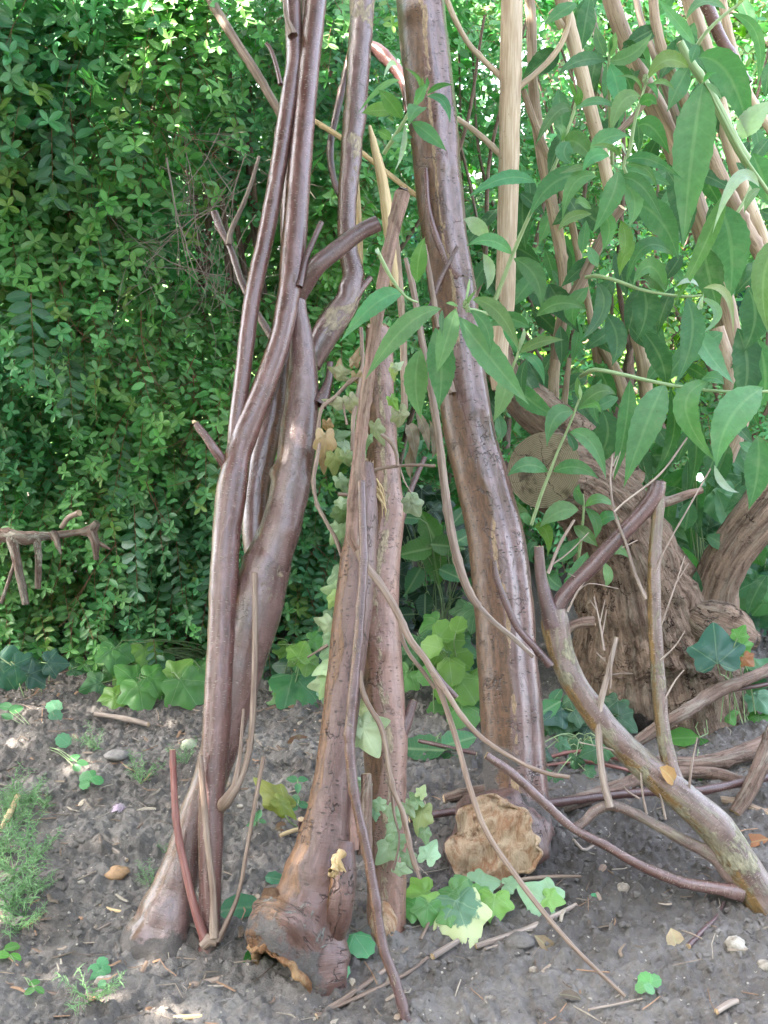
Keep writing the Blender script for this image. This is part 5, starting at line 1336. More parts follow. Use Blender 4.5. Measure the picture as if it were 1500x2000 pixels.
SHOOT('broad dark leaves hanging behind at the far right', [(1480, 330, .1), (1450, 400), (1400, 470), (1370, 520)], 2.75, [
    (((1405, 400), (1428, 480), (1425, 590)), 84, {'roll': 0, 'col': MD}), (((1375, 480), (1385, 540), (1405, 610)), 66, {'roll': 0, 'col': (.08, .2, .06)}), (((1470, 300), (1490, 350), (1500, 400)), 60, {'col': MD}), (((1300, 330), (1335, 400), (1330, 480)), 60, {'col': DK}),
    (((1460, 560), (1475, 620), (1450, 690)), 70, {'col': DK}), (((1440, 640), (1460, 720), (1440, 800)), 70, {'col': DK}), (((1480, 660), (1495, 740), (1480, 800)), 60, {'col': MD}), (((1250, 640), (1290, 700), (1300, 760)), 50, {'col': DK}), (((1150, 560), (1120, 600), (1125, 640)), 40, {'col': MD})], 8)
# further leaves deeper in the shrub
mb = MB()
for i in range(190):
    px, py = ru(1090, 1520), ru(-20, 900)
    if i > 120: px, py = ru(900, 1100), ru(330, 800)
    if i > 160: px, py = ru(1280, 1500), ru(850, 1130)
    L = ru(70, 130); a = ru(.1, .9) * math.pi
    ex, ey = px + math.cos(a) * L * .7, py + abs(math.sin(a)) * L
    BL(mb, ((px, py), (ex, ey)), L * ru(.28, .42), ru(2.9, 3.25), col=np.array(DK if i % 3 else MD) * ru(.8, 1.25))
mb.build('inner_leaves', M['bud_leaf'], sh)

# dry shed leaf shreds on the shrub trunk, near the middle
mb = MB()
for (p, w) in [(((795, 830), (806, 850), (812, 905)), 30), (((812, 800), (830, 840), (838, 880)), 22), (((820, 830), (800, 900), (805, 940)), 22), (((838, 820), (850, 860), (842, 900)), 18)]:
    BL(mb, p, w, 2.62, col=(.32, .27, .2), wav=.2)
dl = mb.build('withered_leaves', M['dry'], sh)
# ------------------------------------------------------------------ ivy, brambles and other plants
def turn(v, ax, a):
    ax = nrm(np.array(ax, float)); v = np.array(v, float)
    return v * math.cos(a) + np.cross(ax, v) * math.sin(a) + ax * (ax @ v) * (1 - math.cos(a))
def LEAF(mb, px, py, size, Y, ang, col, tpl='ivy', tilt=.5, asp=1.0, curl=.15, stalk=None, off=.42):
    """a leaf whose middle shows at px,py; ang: where its tip points in the photo, degrees, 0 right, -90 down"""
    V = {'ivy': T_IVY, 'round': T_ROUND, 'serr': T_SERR, 'oval': (T_OVAL_V, T_OVAL_T, T_OVAL_Q)}[tpl]
    c = AT(px, py, Y)
    L = size * PXM(c) * (.88 if tpl == 'ivy' else 1.0)
    view = nrm(np.array([0, 0, CAM_H]) - c)
    z = nrm(view + np.array([0, 0, tilt]) + .25 * rn(3))
    a = rad(ang)
    y = np.array([math.cos(a), -.15, math.sin(a)])
    y = nrm(y - z * (y @ z))
    base = c - y * L * off
    w = L * (1.0 if tpl in ('ivy', 'round') else .62) * asp
    leaves(mb, V[0], V[1], V[2], base[None], y[None], z[None], np.array([L]), np.array([w]), np.array([col]) * ru(.85, 1.15), np.array([curl * ru(.3, 1.6)]))
    return base, y
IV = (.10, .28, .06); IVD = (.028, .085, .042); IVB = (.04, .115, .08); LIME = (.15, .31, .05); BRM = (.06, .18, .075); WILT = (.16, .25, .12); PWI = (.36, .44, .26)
def plant(name, label, cat, Y, items, mat, tpl, col, root=None, group=None, stalks=True, leafname='leaves', tilt=.5, stemmat_='green_stem'):
    cx = sum(i[0] for i in items) / len(items); cy = max(i[1] + i[2] * .5 for i in items)
    rt = AT(cx, cy, Y) if root is None else np.array(root)
    rt = np.array([rt[0], rt[1] + .05, max(gz(rt[0], rt[1] + .05), 0)]) if root is None else rt
    t = thing(name, label, cat, rt, group)
    mb, sb = MB(), MB()
    for i, it in enumerate(items):
        px, py, s, ang = it[:4]
        c = it[4] if len(it) > 4 and it[4] is not None else col
        dy = it[5] if len(it) > 5 else ru(-.05, .05)
        b, y = LEAF(mb, px, py, s, Y + dy, ang, c, tpl, tilt)
        if stalks:
            e = rt + .03 * rn(3) * np.array([1, 1, .2])
            m_ = (b + e) / 2 + np.array([0, .02, .03])
            tube(sb, [b, b - y * .02 + (m_ - b) * .1, m_, e], [.0013, .0013, .0016, .0018], 5, .03, .03)
    mb.build(leafname, M[mat], t)
    if stalks: sb.build('stalks', M[stemmat_], t)
    return t
plant('ivy_plant', 'fresh green ivy clump at the hedge foot, left of the slim bough', 'ivy', 3.02, [
    (275, 1360, 78, -80, IV, -.06), (212, 1366, 58, -150, LIME, -.05), (368, 1352, 84, -60, IV, -.07), (318, 1402, 56, -90, (.07, .2, .1), -.08), (352, 1310, 60, 60, LIME), (250, 1318, 60, 120, IV), (405, 1398, 50, -30, IV),
    (310, 1325, 66, 20, IV), (180, 1340, 50, 200, (.06, .19, .06)), (395, 1325, 60, -80, IV), (438, 1375, 50, -60, IV), (330, 1368, 50, -120, (.08, .22, .06))], 'ivy_leaf', 'ivy', IV)
plant('ivy_plant', 'bluish dark ivy leaves at the far left edge of the hedge foot', 'ivy', 3.0, [
    (12, 1322, 96, -60, (.06, .19, .12)), (48, 1308, 60, -20, (.05, .16, .10)), (75, 1310, 60, 30, IVB), (20, 1375, 50, -90, (.05, .15, .06)), (110, 1295, 50, 10, IVB)], 'ivy_leaf', 'ivy', IVB)
plant('ivy_plant', 'broad ivy leaves between the heavy bough and the root-footed bough', 'ivy', 2.98, [
    (600, 1345, 118, -70, (.06, .2, .07), 0), (560, 1400, 88, -110, IV, -.05), (530, 1436, 70, -60, (.07, .21, .07), -.08), (545, 1345, 60, 120, IV), (640, 1390, 76, -40, (.06, .19, .09)), (588, 1270, 50, 80, LIME, -.05),
    (600, 1300, 44, -100, LIME, -.04), (620, 1250, 40, 20, IV), (560, 1300, 56, 160, IVD, .1), (640, 1300, 60, 10, IVD, .1), (500, 1400, 50, 180, IVD, .05)], 'ivy_leaf', 'ivy', IV)
plant('lime_plant', 'scalloped yellow-green leaves behind the middle log and the thickest log', 'plant', 2.85, [
    (868, 1232, 50, 60), (842, 1262, 50, 150), (885, 1250, 46, 0), (902, 1290, 50, -40), (852, 1290, 48, -120), (880, 1310, 60, -80), (912, 1345, 64, -60), (875, 1350, 56, -120), (905, 1400, 66, -80, (.12, .3, .08)),
    (935, 1330, 50, -10), (860, 1390, 50, 180, (.12, .3, .08)), (930, 1390, 50, -20, (.12, .3, .08)), (895, 1220, 36, 80), (832, 1320, 40, 180, IV)], 'ivy_leaf', 'round', LIME, tilt=.3)
plant('bramble', 'serrated bramble leaves beside the foot of the thickest log', 'bramble', 2.62, [
    (828, 1462, 98, 150), (892, 1448, 84, 60, (.08, .23, .10)), (825, 1508, 96, -150), (880, 1505, 96, -50), (912, 1480, 70, 10), (905, 1540, 84, -60, (.09, .24, .09)), (845, 1560, 84, -90, (.13, .32, .10), -.08),
    (825, 1600, 66, -120, (.13, .32, .10), -.1), (868, 1600, 76, -70, (.15, .34, .11), -.1), (790, 1480, 60, 160), (800, 1550, 50, 170, IVD)], 'bramble_leaf', 'serr', BRM, tilt=.5)
plant('bramble', 'dim bramble leaves high in the dark gap between the middle and thickest logs', 'bramble', 3.35, [
    (840, 1035, 76, 120, (.08, .2, .05)), (870, 1065, 70, 0, (.08, .2, .05)), (815, 1075, 76, 190, (.09, .22, .05)), (850, 1100, 74, -80, (.08, .2, .05)), (880, 1120, 60, -30), (810, 1130, 60, -120), (905, 1050, 56, 40), (800, 1010, 50, 170),
    (895, 1010, 50, 60), (920, 1150, 56, -60), (830, 1180, 56, -90, IVD), (790, 1200, 50, 180, IVD)], 'bramble_leaf', 'serr', BRM, root=(.2, 3.45, 0), tilt=.4)
plant('bramble', 'bramble sprig with toothed leaves just right of the thickest log', 'bramble', 2.75, [
    (1068, 1385, 60, 40, (.09, .26, .1)), (1062, 1420, 60, -50, (.09, .26, .1)), (1085, 1360, 40, 80), (1095, 1405, 44, 0)], 'bramble_leaf', 'serr', BRM)
it = [(1085 + ru(-10, 150) * 1.0, 1395 + ru(-20, 110), ru(38, 62), ru(-170, 0), [IVD, IVB, (.05, .14, .06)][int(ru(0, 2.99))]) for _ in range(34)]
plant('ivy_plant', 'dark ivy patch under the lichen-crusted bough', 'ivy', 2.72, [i for i in it if i[0] < 1235], 'ivy_leaf', 'ivy', IVD)
plant('ivy_plant', 'lone large dark ivy leaf with small green ones on the stump', 'ivy', 2.66, [
    (1398, 1262, 92, 100, (.03, .105, .075), 0), (1432, 1255, 36, 60, IV), (1452, 1270, 40, -60, IV), (1445, 1235, 34, 90, IV), (1432, 1295, 28, -90, LIME), (1460, 1290, 30, -40, (.3, .12, .06))], 'ivy_leaf', 'ivy', IVD, root=AT(1440, 1400, 2.75))
plant('ivy_plant', 'small bright ivy sprigs at the right edge beside the stump', 'ivy', 2.8, [
    (1415, 1382, 44, 100, IV), (1425, 1400, 34, -60, IV), (1475, 1330, 50, -20, (.06, .18, .08)), (1490, 1300, 46, 60, (.06, .18, .08)), (1488, 1370, 56, -60, (.07, .2, .09)), (1480, 1410, 40, -100, IV)], 'ivy_leaf', 'ivy', IV)
it = [(ru(1385, 1520), ru(930, 1260), ru(50, 90), ru(-180, 90), [(.04, .13, .065), (.05, .16, .09), (.06, .19, .07), (.08, .24, .07)][int(ru(0, 3.99))], ru(0, .35)) for _ in range(60)]
it += [(ru(1290, 1400), ru(960, 1130), ru(44, 80), ru(-180, 90), [(.04, .13, .065), (.05, .16, .08)][int(ru(0, 1.99))], ru(.1, .35)) for _ in range(26)]
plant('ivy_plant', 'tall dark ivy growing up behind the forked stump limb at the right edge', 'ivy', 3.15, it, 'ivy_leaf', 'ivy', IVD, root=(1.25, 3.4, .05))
plant('spurge_plant', 'whorl of narrow green leaves above the right stump limb', 'plant', 3.0, [
    (1312, 890, 66, 160), (1325, 940, 84, -130), (1355, 960, 70, -80), (1390, 930, 60, -30), (1380, 890, 60, 30), (1330, 865, 50, 120), (1345, 1000, 60, -100), (1300, 965, 60, -150)], 'bud_leaf', 'oval', (.07, .21, .08), root=(1.0, 3.2, .05))
plant('broadleaf_seedling', 'pair of glossy bright green oval leaves low against the stump', 'plant', 2.72, [
    (1340, 1440, 66, 175, (.10, .30, .05)), (1402, 1442, 70, -8, (.13, .34, .08)), (1378, 1455, 40, -60, (.06, .2, .04))], 'bud_leaf', 'oval', IV)
plant('clover_plant', 'tiny bright green cluster behind the lichen-crusted bough', 'plant', 2.5, [
    (1360, 1522, 24, 120), (1378, 1516, 26, 50), (1372, 1530, 24, -50), (1390, 1528, 20, 0), (1355, 1535, 18, 200)], 'ivy_leaf', 'round', (.12, .34, .1))
it = [(ru(760, 960), ru(960, 1330), ru(36, 60), ru(-180, 90), (.016, .05, .025), ru(0, .3)) for _ in range(50)]  # near-black leaf colour: the gap's deep shade is put into it
plant('ivy_plant', 'ivy with shadow in its leaf colour behind the gap between the middle log and the thickest log', 'ivy', 3.45, it, 'ivy_leaf', 'ivy', IVD, root=(.15, 3.6, 0))
it = [(ru(120, 660), 1345 + ru(-60, 35), ru(26, 46), ru(-180, 90), [IVD, (.06, .17, .07)][int(ru(0, 1.99))], ru(0, .25)) for _ in range(70)]
it += [(ru(150, 640), 1345 + ru(-70, 30), ru(40, 66), ru(-160, -20), [IV, LIME, (.08, .23, .06)][int(ru(0, 2.99))], ru(-.1, .1)) for _ in range(44)]
plant('ivy_plant', 'small dark ground ivy creeping along under the hedge', 'ivy', 3.15, it, 'ivy_leaf', 'ivy', IVD, root=(-.5, 3.3, 0))

it = [(ru(775, 945), ru(1200, 1500), ru(36, 70), ru(-170, 60), [IVD, (.05, .16, .05), IV, (.05, .16, .05)][int(ru(0, 3.99))], ru(-.05, .3)) for _ in range(46)]
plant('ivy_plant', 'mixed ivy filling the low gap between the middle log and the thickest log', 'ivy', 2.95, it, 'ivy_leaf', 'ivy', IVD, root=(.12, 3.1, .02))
it = [(ru(1060, 1260), ru(1440, 1560), ru(26, 44), ru(-170, 0), [IVD, (.05, .16, .06)][int(ru(0, 1.99))], ru(-.15, .1)) for _ in range(26)]
plant('ivy_plant', 'small ivy leaves among the fallen branches right of the thickest log', 'ivy', 2.6, it, 'ivy_leaf', 'ivy', IVD)
# ---- wilted ivy wound on the middle log
iv = thing('ivy_vine', 'wilted pale ivy hanging down the left of the middle log', 'ivy', LEAN(690, 1420, 1.86, .5))
mb = MB()
def L2(mb, px, py, s, ang, col, dy=0.0, tpl='ivy', tilt=.1, curl=.5, asp=.8, Yb=1.82, k=.50):
    s = s * .92; asp = asp * .85; col = tuple(min(.7, c * 1.12) for c in col)
    p = LEAN(px, py, Yb + dy, k)
    return LEAF(mb, px, py, s, p[1], ang, col, tpl, tilt, asp, curl)
for a in [(668, 1010, 62, -80, WILT), (660, 1040, 58, -120, (.36, .48, .26)), (678, 1075, 50, -95, WILT), (665, 1140, 74, -100, (.22, .33, .17)), (655, 1155, 60, 170, (.3, .42, .2)), (648, 1210, 60, -140, WILT),
          (675, 1195, 50, -60, (.3, .4, .14)), (632, 1222, 60, 175, PWI), (660, 1232, 56, -100, (.3, .42, .26)), (645, 1255, 52, -130, (.28, .4, .22)), (678, 1235, 50, -30, WILT), (650, 1290, 76, -105, (.22, .34, .19)),
          (632, 1300, 60, -170, (.36, .48, .26)), (672, 1285, 50, -70, (.24, .36, .12)), (662, 1320, 62, -110, LIME), (676, 1310, 46, -70, (.24, .38, .1)), (640, 1330, 62, -120, (.3, .42, .2)), (622, 1338, 56, 185, PWI),
          (640, 1360, 64, -95, (.25, .40, .30)), (672, 1370, 40, -60, LIME), (650, 1175, 46, -120, (.3, .42, .14))]:
    L2(mb, *a, dy=ru(-.035, .0))
for a in [(700, 1418, 62, -165, PWI, -.05), (716, 1436, 98, -60, (.50, .60, .36), -.055), (735, 1415, 60, 20, PWI, -.05), (706, 1378, 40, 60, (.5, .55, .3), -.05)]:
    L2(mb, *a[:5], dy=a[5], curl=.2, asp=.9)
for a in [(660, 790, 44, 180, (.36, .36, .24)), (690, 790, 50, -60, (.34, .34, .22)), (635, 870, 72, -90, (.42, .29, .17)), (628, 890, 60, -110, (.40, .25, .14)), (690, 795, 36, 120, (.45, .25, .13)), (662, 850, 46, 30, WILT), (680, 870, 46, -20, (.28, .36, .22)),
          (655, 905, 60, -80, (.34, .38, .14)), (675, 900, 46, -90, (.3, .36, .2)), (700, 905, 50, -100, (.36, .34, .2)), (668, 945, 44, -60, (.3, .4, .24)), (660, 985, 46, 180, (.34, .44, .28)), (735, 843, 52, -70, (.30, .33, .2)), (785, 820, 62, -70, (.38, .40, .28)),
          (768, 785, 34, -60, LIME), (662, 720, 40, 90, (.3, .2, .12)), (690, 700, 40, 100, (.28, .18, .1)), (697, 745, 44, -90, (.3, .22, .14)), (660, 730, 50, 170, (.26, .26, .16)), (765, 725, 34, -110, (.40, .46, .22)), (778, 715, 28, 40, (.36, .42, .24)),
          (812, 995, 66, -60, (.30, .37, .27)), (800, 985, 50, -100, (.3, .36, .26)), (640, 835, 36, -80, (.42, .26, .14)), (720, 860, 30, -100, WILT)]:
    L2(mb, *a, dy=-.02 + ru(-.02, .04), curl=.9, asp=.7)
mb.build('leaves', M['ivy_leaf'], iv)
vb = MB()
def vine(pts, w, dy=0.0, Yb=1.80, k=.50, seed=0):
    P, R = PX([(a, b, w, dy) for a, b in pts], Yb, k)
    tube(vb, P, R, 7, .01, .3, 60, seed)
vine([(705, 733), (680, 748), (655, 775), (630, 795), (622, 830), (624, 865), (618, 900), (612, 940), (620, 985), (640, 1025), (655, 1050), (668, 1090), (680, 1140)], 8, seed=1)
vine([(745, 848), (765, 865), (775, 890), (776, 910)], 8, -.01, seed=2)
vine([(718, 920), (760, 912), (810, 908), (850, 910)], 6, .0, seed=3)
vine([(660, 965), (700, 970), (720, 985)], 8, -.03, seed=4)
vine([(705, 640), (708, 700), (700, 760), (690, 820), (688, 880)], 8, .0, seed=5)
vine([(672, 775), (672, 800), (678, 830)], 5, .0, seed=6)
vine([(780, 910), (790, 940), (805, 965)], 3, .0, seed=7)
vine([(703, 1310), (708, 1350), (720, 1378), (740, 1410), (752, 1450), (760, 1500), (768, 1545), (785, 1580), (795, 1620), (802, 1660), (815, 1700)], 11, -.055, seed=8)
vine([(640, 1260), (620, 1272), (600, 1284)], 6, .0, seed=9)
vine([(690, 1140), (672, 1180), (668, 1240), (664, 1300), (668, 1350)], 4, -.01, seed=10)
vine([(768, 1700), (780, 1640), (770, 1590), (765, 1540)], 5, -.03, seed=11)
vb.build('stem', M['suck'], iv)
iv2 = thing('ivy_vine', 'ivy trail with one large cream-edged leaf lying before the torn butt', 'ivy', GR(850, 1760))
mb, mv = MB(), MB()
for a in [(840, 1660, 60, 80, (.28, .42, .26)), (755, 1665, 70, -130, (.36, .48, .32)), (780, 1640, 50, 30, WILT), (775, 1600, 46, -70, (.3, .42, .26)), (765, 1620, 40, -120, (.32, .44, .28)), (800, 1680, 46, -60, (.3, .42, .28)),
          (785, 1700, 40, -20, (.42, .55, .36)), (735, 1570, 40, 160, (.3, .42, .26)), (760, 1585, 34, -80, (.32, .42, .26)), (733, 1592, 26, -90, (.3, .5, .36)), (705, 1530, 44, 140, (.38, .5, .34)), (820, 1600, 70, -95, (.26, .30, .14)), (812, 1560, 40, 100, WILT),
          (825, 1545, 34, 60, (.3, .36, .16)), (800, 1580, 40, -60, (.28, .36, .2)), (830, 1630, 36, -80, WILT)]:
    L2(mb, *a, dy=ru(-.05, -.02), curl=.4)
def GLF(mb, px, py, s, ang, col, up=.03, **kw):
    p = GR(px, py, up); return LEAF(mb, px, py, s, p[1], ang, col, **kw)
for a in [(816, 1750, 70, -160, (.20, .38, .06)), (850, 1760, 50, 60, (.22, .40, .08)), (880, 1745, 50, 130, (.14, .34, .1)), (835, 1785, 56, -100, (.10, .28, .07)), (905, 1745, 60, -10, (.16, .34, .10)), (950, 1720, 62, 60, (.26, .42, .24)), (935, 1760, 56, -40, (.16, .36, .10)),
          (965, 1770, 66, -90, (.20, .40, .08)), (1000, 1725, 40, 20, (.26, .42, .24)), (1052, 1748, 84, 120, (.30, .48, .28)), (1082, 1755, 44, -10, (.22, .42, .10)), (870, 1790, 40, -150, (.12, .3, .08)), (798, 1775, 50, 190, (.08, .26, .05)), (900, 1720, 40, 100, (.14, .34, .12))]:
    GLF(mb, *a[:5], up=.035, tilt=.7)
GLF(mv, 905, 1800, 118, -75, (.13, .26, .16), .03, tilt=.5, curl=.1, asp=.85)
mb.build('leaves', M['ivy_leaf'], iv2)
o = mv.build('leaf', M['ivy_var'], iv2); o['label'] = 'large cream-edged green leaf'
vb = MB()
tube(vb, [GR(a, b, .02) for a, b in [(1135, 1712), (1080, 1712), (1020, 1718), (970, 1732), (920, 1742), (880, 1760), (850, 1755), (828, 1735), (815, 1700)]], [.003, .0035, .0045, .005, .0055, .006, .006, .005, .005], 8, .01, .3, 60, 5)
tube(vb, [GR(850, 1765, .03), GR(838, 1800, .02), GR(822, 1835, .012)], [.002, .003, .003], 6, .01, .1)
vb.build('stem', M['suck'], iv2)
yl = thing('fallen_leaf', 'yellow-green lobed leaf on a stalk between the two flared feet', 'leaf', GR(560, 1600))
mb = MB(); p = GR(550, 1580, .06)
LEAF(mb, 535, 1555, 86, p[1] + .02, 130, (.28, .30, .06), 'ivy', .0, .55, .6)
LEAF(mb, 560, 1575, 60, p[1], -35, (.24, .28, .05), 'ivy', .3, .5, .5)
mb.build('blade', M['ivy_leaf'], yl)
vb = MB(); tube(vb, [AT(548, 1570, p[1] + .02), AT(562, 1600, p[1]), GR(580, 1615, .0)], [.0016, .002, .002], 6, .01); vb.build('stalk', M['green_stem'], yl)

# ---- small plants in the bed
def seedling(label, items, tpl, col, mat='ivy_leaf', cat='seedling', name='seedling', up=.03, tilt=1.0):
    cx = sum(i[0] for i in items) / len(items); cy = sum(i[1] for i in items) / len(items)
    rt = GR(cx, cy + 14, .0)
    t = thing(name, label, cat, rt, 'small weeds in the bare soil')
    mb, sb = MB(), MB()
    for i in items:
        p = GR(i[0], i[1], up)
        b, y = LEAF(mb, i[0], i[1], i[2], p[1], i[3], i[4] if len(i) > 4 else col, tpl, tilt)
        tube(sb, [b + y * .002, (b + rt) / 2 + np.array([0, 0, .008]), rt - np.array([0, 0, .01])], [.0008, .001, .0012], 5, .01)
    mb.build('leaves', M[mat], t); sb.build('stalks', M['green_stem'], t)
SG = (.10, .30, .11)
seedling('seedling with two rounded leaves near the pink petal', [(168, 1518, 28, 160), (190, 1523, 26, 20), (165, 1532, 22, 200), (180, 1510, 16, 90)], 'round', SG)
seedling('clover-like seedling beside the muddy foot at the lower left', [(200, 1880, 24, 60), (183, 1893, 24, 160), (196, 1905, 22, -60), (180, 1905, 18, 200), (208, 1892, 20, 0), (199, 1922, 18, -90)], 'round', (.11, .33, .14))
seedling('single round scalloped leaf right of the torn hollow foot', [(705, 1845, 58, -80, (.08, .30, .11))], 'round', SG)
seedling('small crinkled leaf below the round scalloped one', [(668, 1894, 34, -60)], 'round', (.10, .28, .12))
seedling('big oval leaf between the muddy foot and the torn root foot', [(478, 1770, 92, 170, (.10, .30, .16)), (520, 1768, 36, 20, (.08, .24, .07))], 'oval', SG, 'bud_leaf')
seedling('small bluish leaf above the big oval leaf', [(540, 1716, 44, 150, (.09, .28, .16))], 'oval', SG, 'bud_leaf')
seedling('dark green leaf at the left edge of the torn root foot', [(492, 1868, 52, 50, (.06, .24, .06))], 'oval', SG, 'bud_leaf')
seedling('seedling with ruffled leaves at the lower right', [(1260, 1912, 30, 120), (1278, 1915, 28, 40), (1268, 1930, 26, -60), (1252, 1928, 24, 200)], 'round', (.13, .36, .12))
seedling('pair of pale round leaves at the upper left of the bare soil', [(124, 1446, 32, 120, (.12, .3, .16)), (108, 1398, 28, -60, (.1, .26, .14)), (105, 1380, 34, 100, (.1, .26, .14))], 'round', SG)
seedling('parsley-like seedling right of the heavy bough', [(572, 1522, 24, 160), (590, 1522, 22, 20), (582, 1538, 22, -90), (578, 1560, 24, -60), (592, 1572, 24, -10), (575, 1578, 20, 200)], 'serr', (.08, .25, .11))
seedling('tiny notched seedling left of the yellow-green leaf', [(505, 1592, 22, 80), (492, 1610, 20, 190), (512, 1604, 16, -20), (498, 1600, 18, 120)], 'serr', (.09, .26, .11))
seedling('feathery-leaved tuft of notched leaves by the hedge at the far left', [(15, 1400, 30, 100), (30, 1385, 30, 40), (12, 1380, 30, 160), (150, 1500, 26, 100), (145, 1480, 24, 60), (160, 1490, 24, 10)], 'serr', (.09, .25, .10))
seedling('light green leafy weed at the left edge of the frame', [(20, 1850, 34, 60, (.16, .4, .08)), (8, 1865, 30, 150, (.16, .4, .08)), (28, 1868, 26, -20, (.16, .4, .08)), (65, 1920, 24, 70, (.14, .36, .1)), (60, 1935, 24, -160, (.14, .36, .1)), (75, 1932, 24, -20, (.14, .36, .1))], 'oval', SG, 'bud_leaf')
seedling('tiny green sprout in the bare soil at the right', [(1160, 1747, 12, 100), (1166, 1750, 10, 0)], 'round', (.1, .4, .2), up=.01)

def feather(name):
    t = thing(name, 'feathery pale green weed', 'weed', (0, 0, 0), 'feathery weeds in the bare soil')
    mb = MB()
    for j in range(9):
        a = ru(0, 6.28); L = ru(.035, .06); b = ru(.5, 1.2)
        d = np.array([math.cos(a) * math.cos(b), math.sin(a) * math.cos(b), math.sin(b)])
        P = [np.zeros(3), d * L * .5, d * L + np.array([0, 0, -.004])]
        tube(mb, P, [.0007, .0005, .0003], 3, .02, 0)
        for q in np.linspace(.3, 1, 9):
            p = d * L * q
            for s in (-1, 1):
                e = nrm(np.cross(d, np.array([.1, .2, 1])) * s + d * .6 + .4 * rn(3))
                l = ru(.007, .014)
                tube(mb, [p, p + e * l * .5, p + e * l + np.array([0, 0, -.002])], [.0005, .0004, .0002], 3, .02, 0)
    mb.build('fronds', simple('feathery_green', (.12, .25, .09), (.22, .38, .17), 200., .6), t)
    return t
f0 = feather('feathery_weed')
FW = [(45, 1565, 1.1, 'at the upper left edge of the bare soil'), (22, 1620, 1.3, 'below the topmost one on the left edge'), (50, 1660, 1.2, 'behind the pale stick at the left edge'), (28, 1710, 1.4, 'halfway down the left edge, tallest of its clump'),
      (62, 1750, 1.2, 'furthest into the soil from the left edge clump'), (20, 1790, 1.5, 'lowest of the left edge clump'), (275, 1535, 1.2, 'right of the seedling with two rounded leaves'), (365, 1500, .9, 'close behind the heavy bough'),
      (190, 1460, 1.1, 'near the hedge at the left'), (178, 1985, 1.2, 'at the bottom edge below the muddy foot'), (325, 1665, .8, 'beside the straight red-brown sucker'), (298, 1735, .9, 'touching the left side of the muddy foot'), (55, 1600, 1.2, 'between the two uppermost on the left edge'),
      (10, 1670, 1.4, 'cut by the left edge halfway down'), (35, 1830, 1.1, 'just above the light green leafy weed'), (8, 1580, 1.5, 'cut by the left edge at the top of the clump'), (70, 1690, 1.3, 'right of the middle of the left edge clump'), (48, 1800, 1.4, 'at the lower right of the left edge clump'), (90, 1580, .9, 'right of the pale stick at the left edge'), (5, 1740, 1.5, 'cut by the left edge below the middle of the clump')]
def copytree(o, par=None):
    c = o.copy(); COL.objects.link(c)
    if par: c.parent = par
    for ch in list(o.children): copytree(ch, c)
    return c
for i, (px, py, s, wh) in enumerate(FW):
    o = f0 if i == 0 else copytree(f0)
    p = GR(px, py)
    o.location = (p[0], p[1], gz(p[0], p[1]) - .002)
    o.rotation_euler = (0, 0, i * 1.3); o.scale = (s * 1.25,) * 3
    o['label'] = 'feathery pale green weed ' + wh

# ------------------------------------------------------------------ things lying on the soil
def lying(name, label, cat, pts, mat, seed, group=None, lift=0.0, seg=9, ends='cc', amp=.1, colf=None, cutmat='cut'):
    P, R = [], []
    for a, b, w, *z in pts:
        q = GR(a, b, 0); r = w / 2 * PXM(q)
        hgt = (z[0] if z else 0)
        q = GR(a, b, r * .55 + .006 + hgt); P.append(q); R.append(r)
    t = thing(name, label, cat, P[len(P) // 2], group)
    mb = MB(); info = tube(mb, P, R, seg, .012, amp, 30, seed, colf)
    o = mb.build('shaft', M[mat], t)
    for e, ring, d in ((ends[0], info['ring0'], -info['T'][0]), (ends[1], info['ring1'], info['T'][-1])):
        if e == 'c':
            cb = MB(); cap(cb, ring, d, .3, .1, seed, 3); cb.build('cut_end', M[cutmat], o)
    return t
GD = 'dead branches lying behind the logs'
lying('fallen_pole', 'smooth dark pole lying behind the foot of the thickest log', 'pole', [(800, 1600, 15, .02), (900, 1583, 15, .03), (1075, 1568, 16, .04), (1250, 1548, 16, .05), (1360, 1545, 16, .06), (1440, 1530, 17, .06), (1540, 1508, 18, .06)], 'bark_dark', 301, GD)
lying('fallen_branch', 'grey cracked branch end lying right beside the thickest log', 'branch', [(1072, 1585, 22, .0), (1120, 1568, 30, .01), (1180, 1548, 30, .01), (1250, 1520, 26, .02), (1300, 1495, 24, .02)], 'dead', 302, GD)
lying('fallen_branch', 'thick grey branch lying in front of the stump at the right edge', 'branch', [(1280, 1490, 24, .03), (1350, 1492, 30, .03), (1430, 1478, 32, .04), (1530, 1440, 36, .05)], 'dead', 303, GD)
lying('fallen_branch', 'dark grey branch just below the thick one at the right', 'branch', [(1240, 1530, 16, .02), (1330, 1510, 24, .03), (1400, 1512, 24, .03), (1460, 1528, 18, .02)], 'dead', 304, GD)
lying('fallen_branch', 'long grey-brown branch slanting up across the stump foot to the right edge', 'branch', [(1215, 1470, 20, .03), (1280, 1425, 24, .08), (1330, 1395, 24, .12), (1400, 1350, 24, .15), (1470, 1322, 20, .17), (1540, 1290, 20, .18)], 'dead', 305, GD)
lying('fallen_branch', 'thin straight dark stem above the thick grey branch', 'branch', [(1380, 1360, 8, .12), (1440, 1346, 8, .14), (1540, 1330, 8, .15)], 'bark_dark', 306, GD)
lying('fallen_branch', 'stubby grey branch end pointing down at the right edge', 'branch', [(1436, 1588, 26, .01), (1462, 1545, 30, .05), (1488, 1490, 32, .1), (1520, 1420, 34, .15)], 'dead', 307, GD)
lying('fallen_branch', 'grey branch end poking out left of the thickest log', 'branch', [(868, 1560, 20, .01), (905, 1550, 22, .02), (960, 1540, 22, .03)], 'dead', 308, GD)
lying('fallen_branch', 'short dark twig over the bramble leaves', 'branch', [(818, 1447, 7, .06), (860, 1456, 8, .06), (930, 1472, 8, .05)], 'bark_dark', 309, GD)
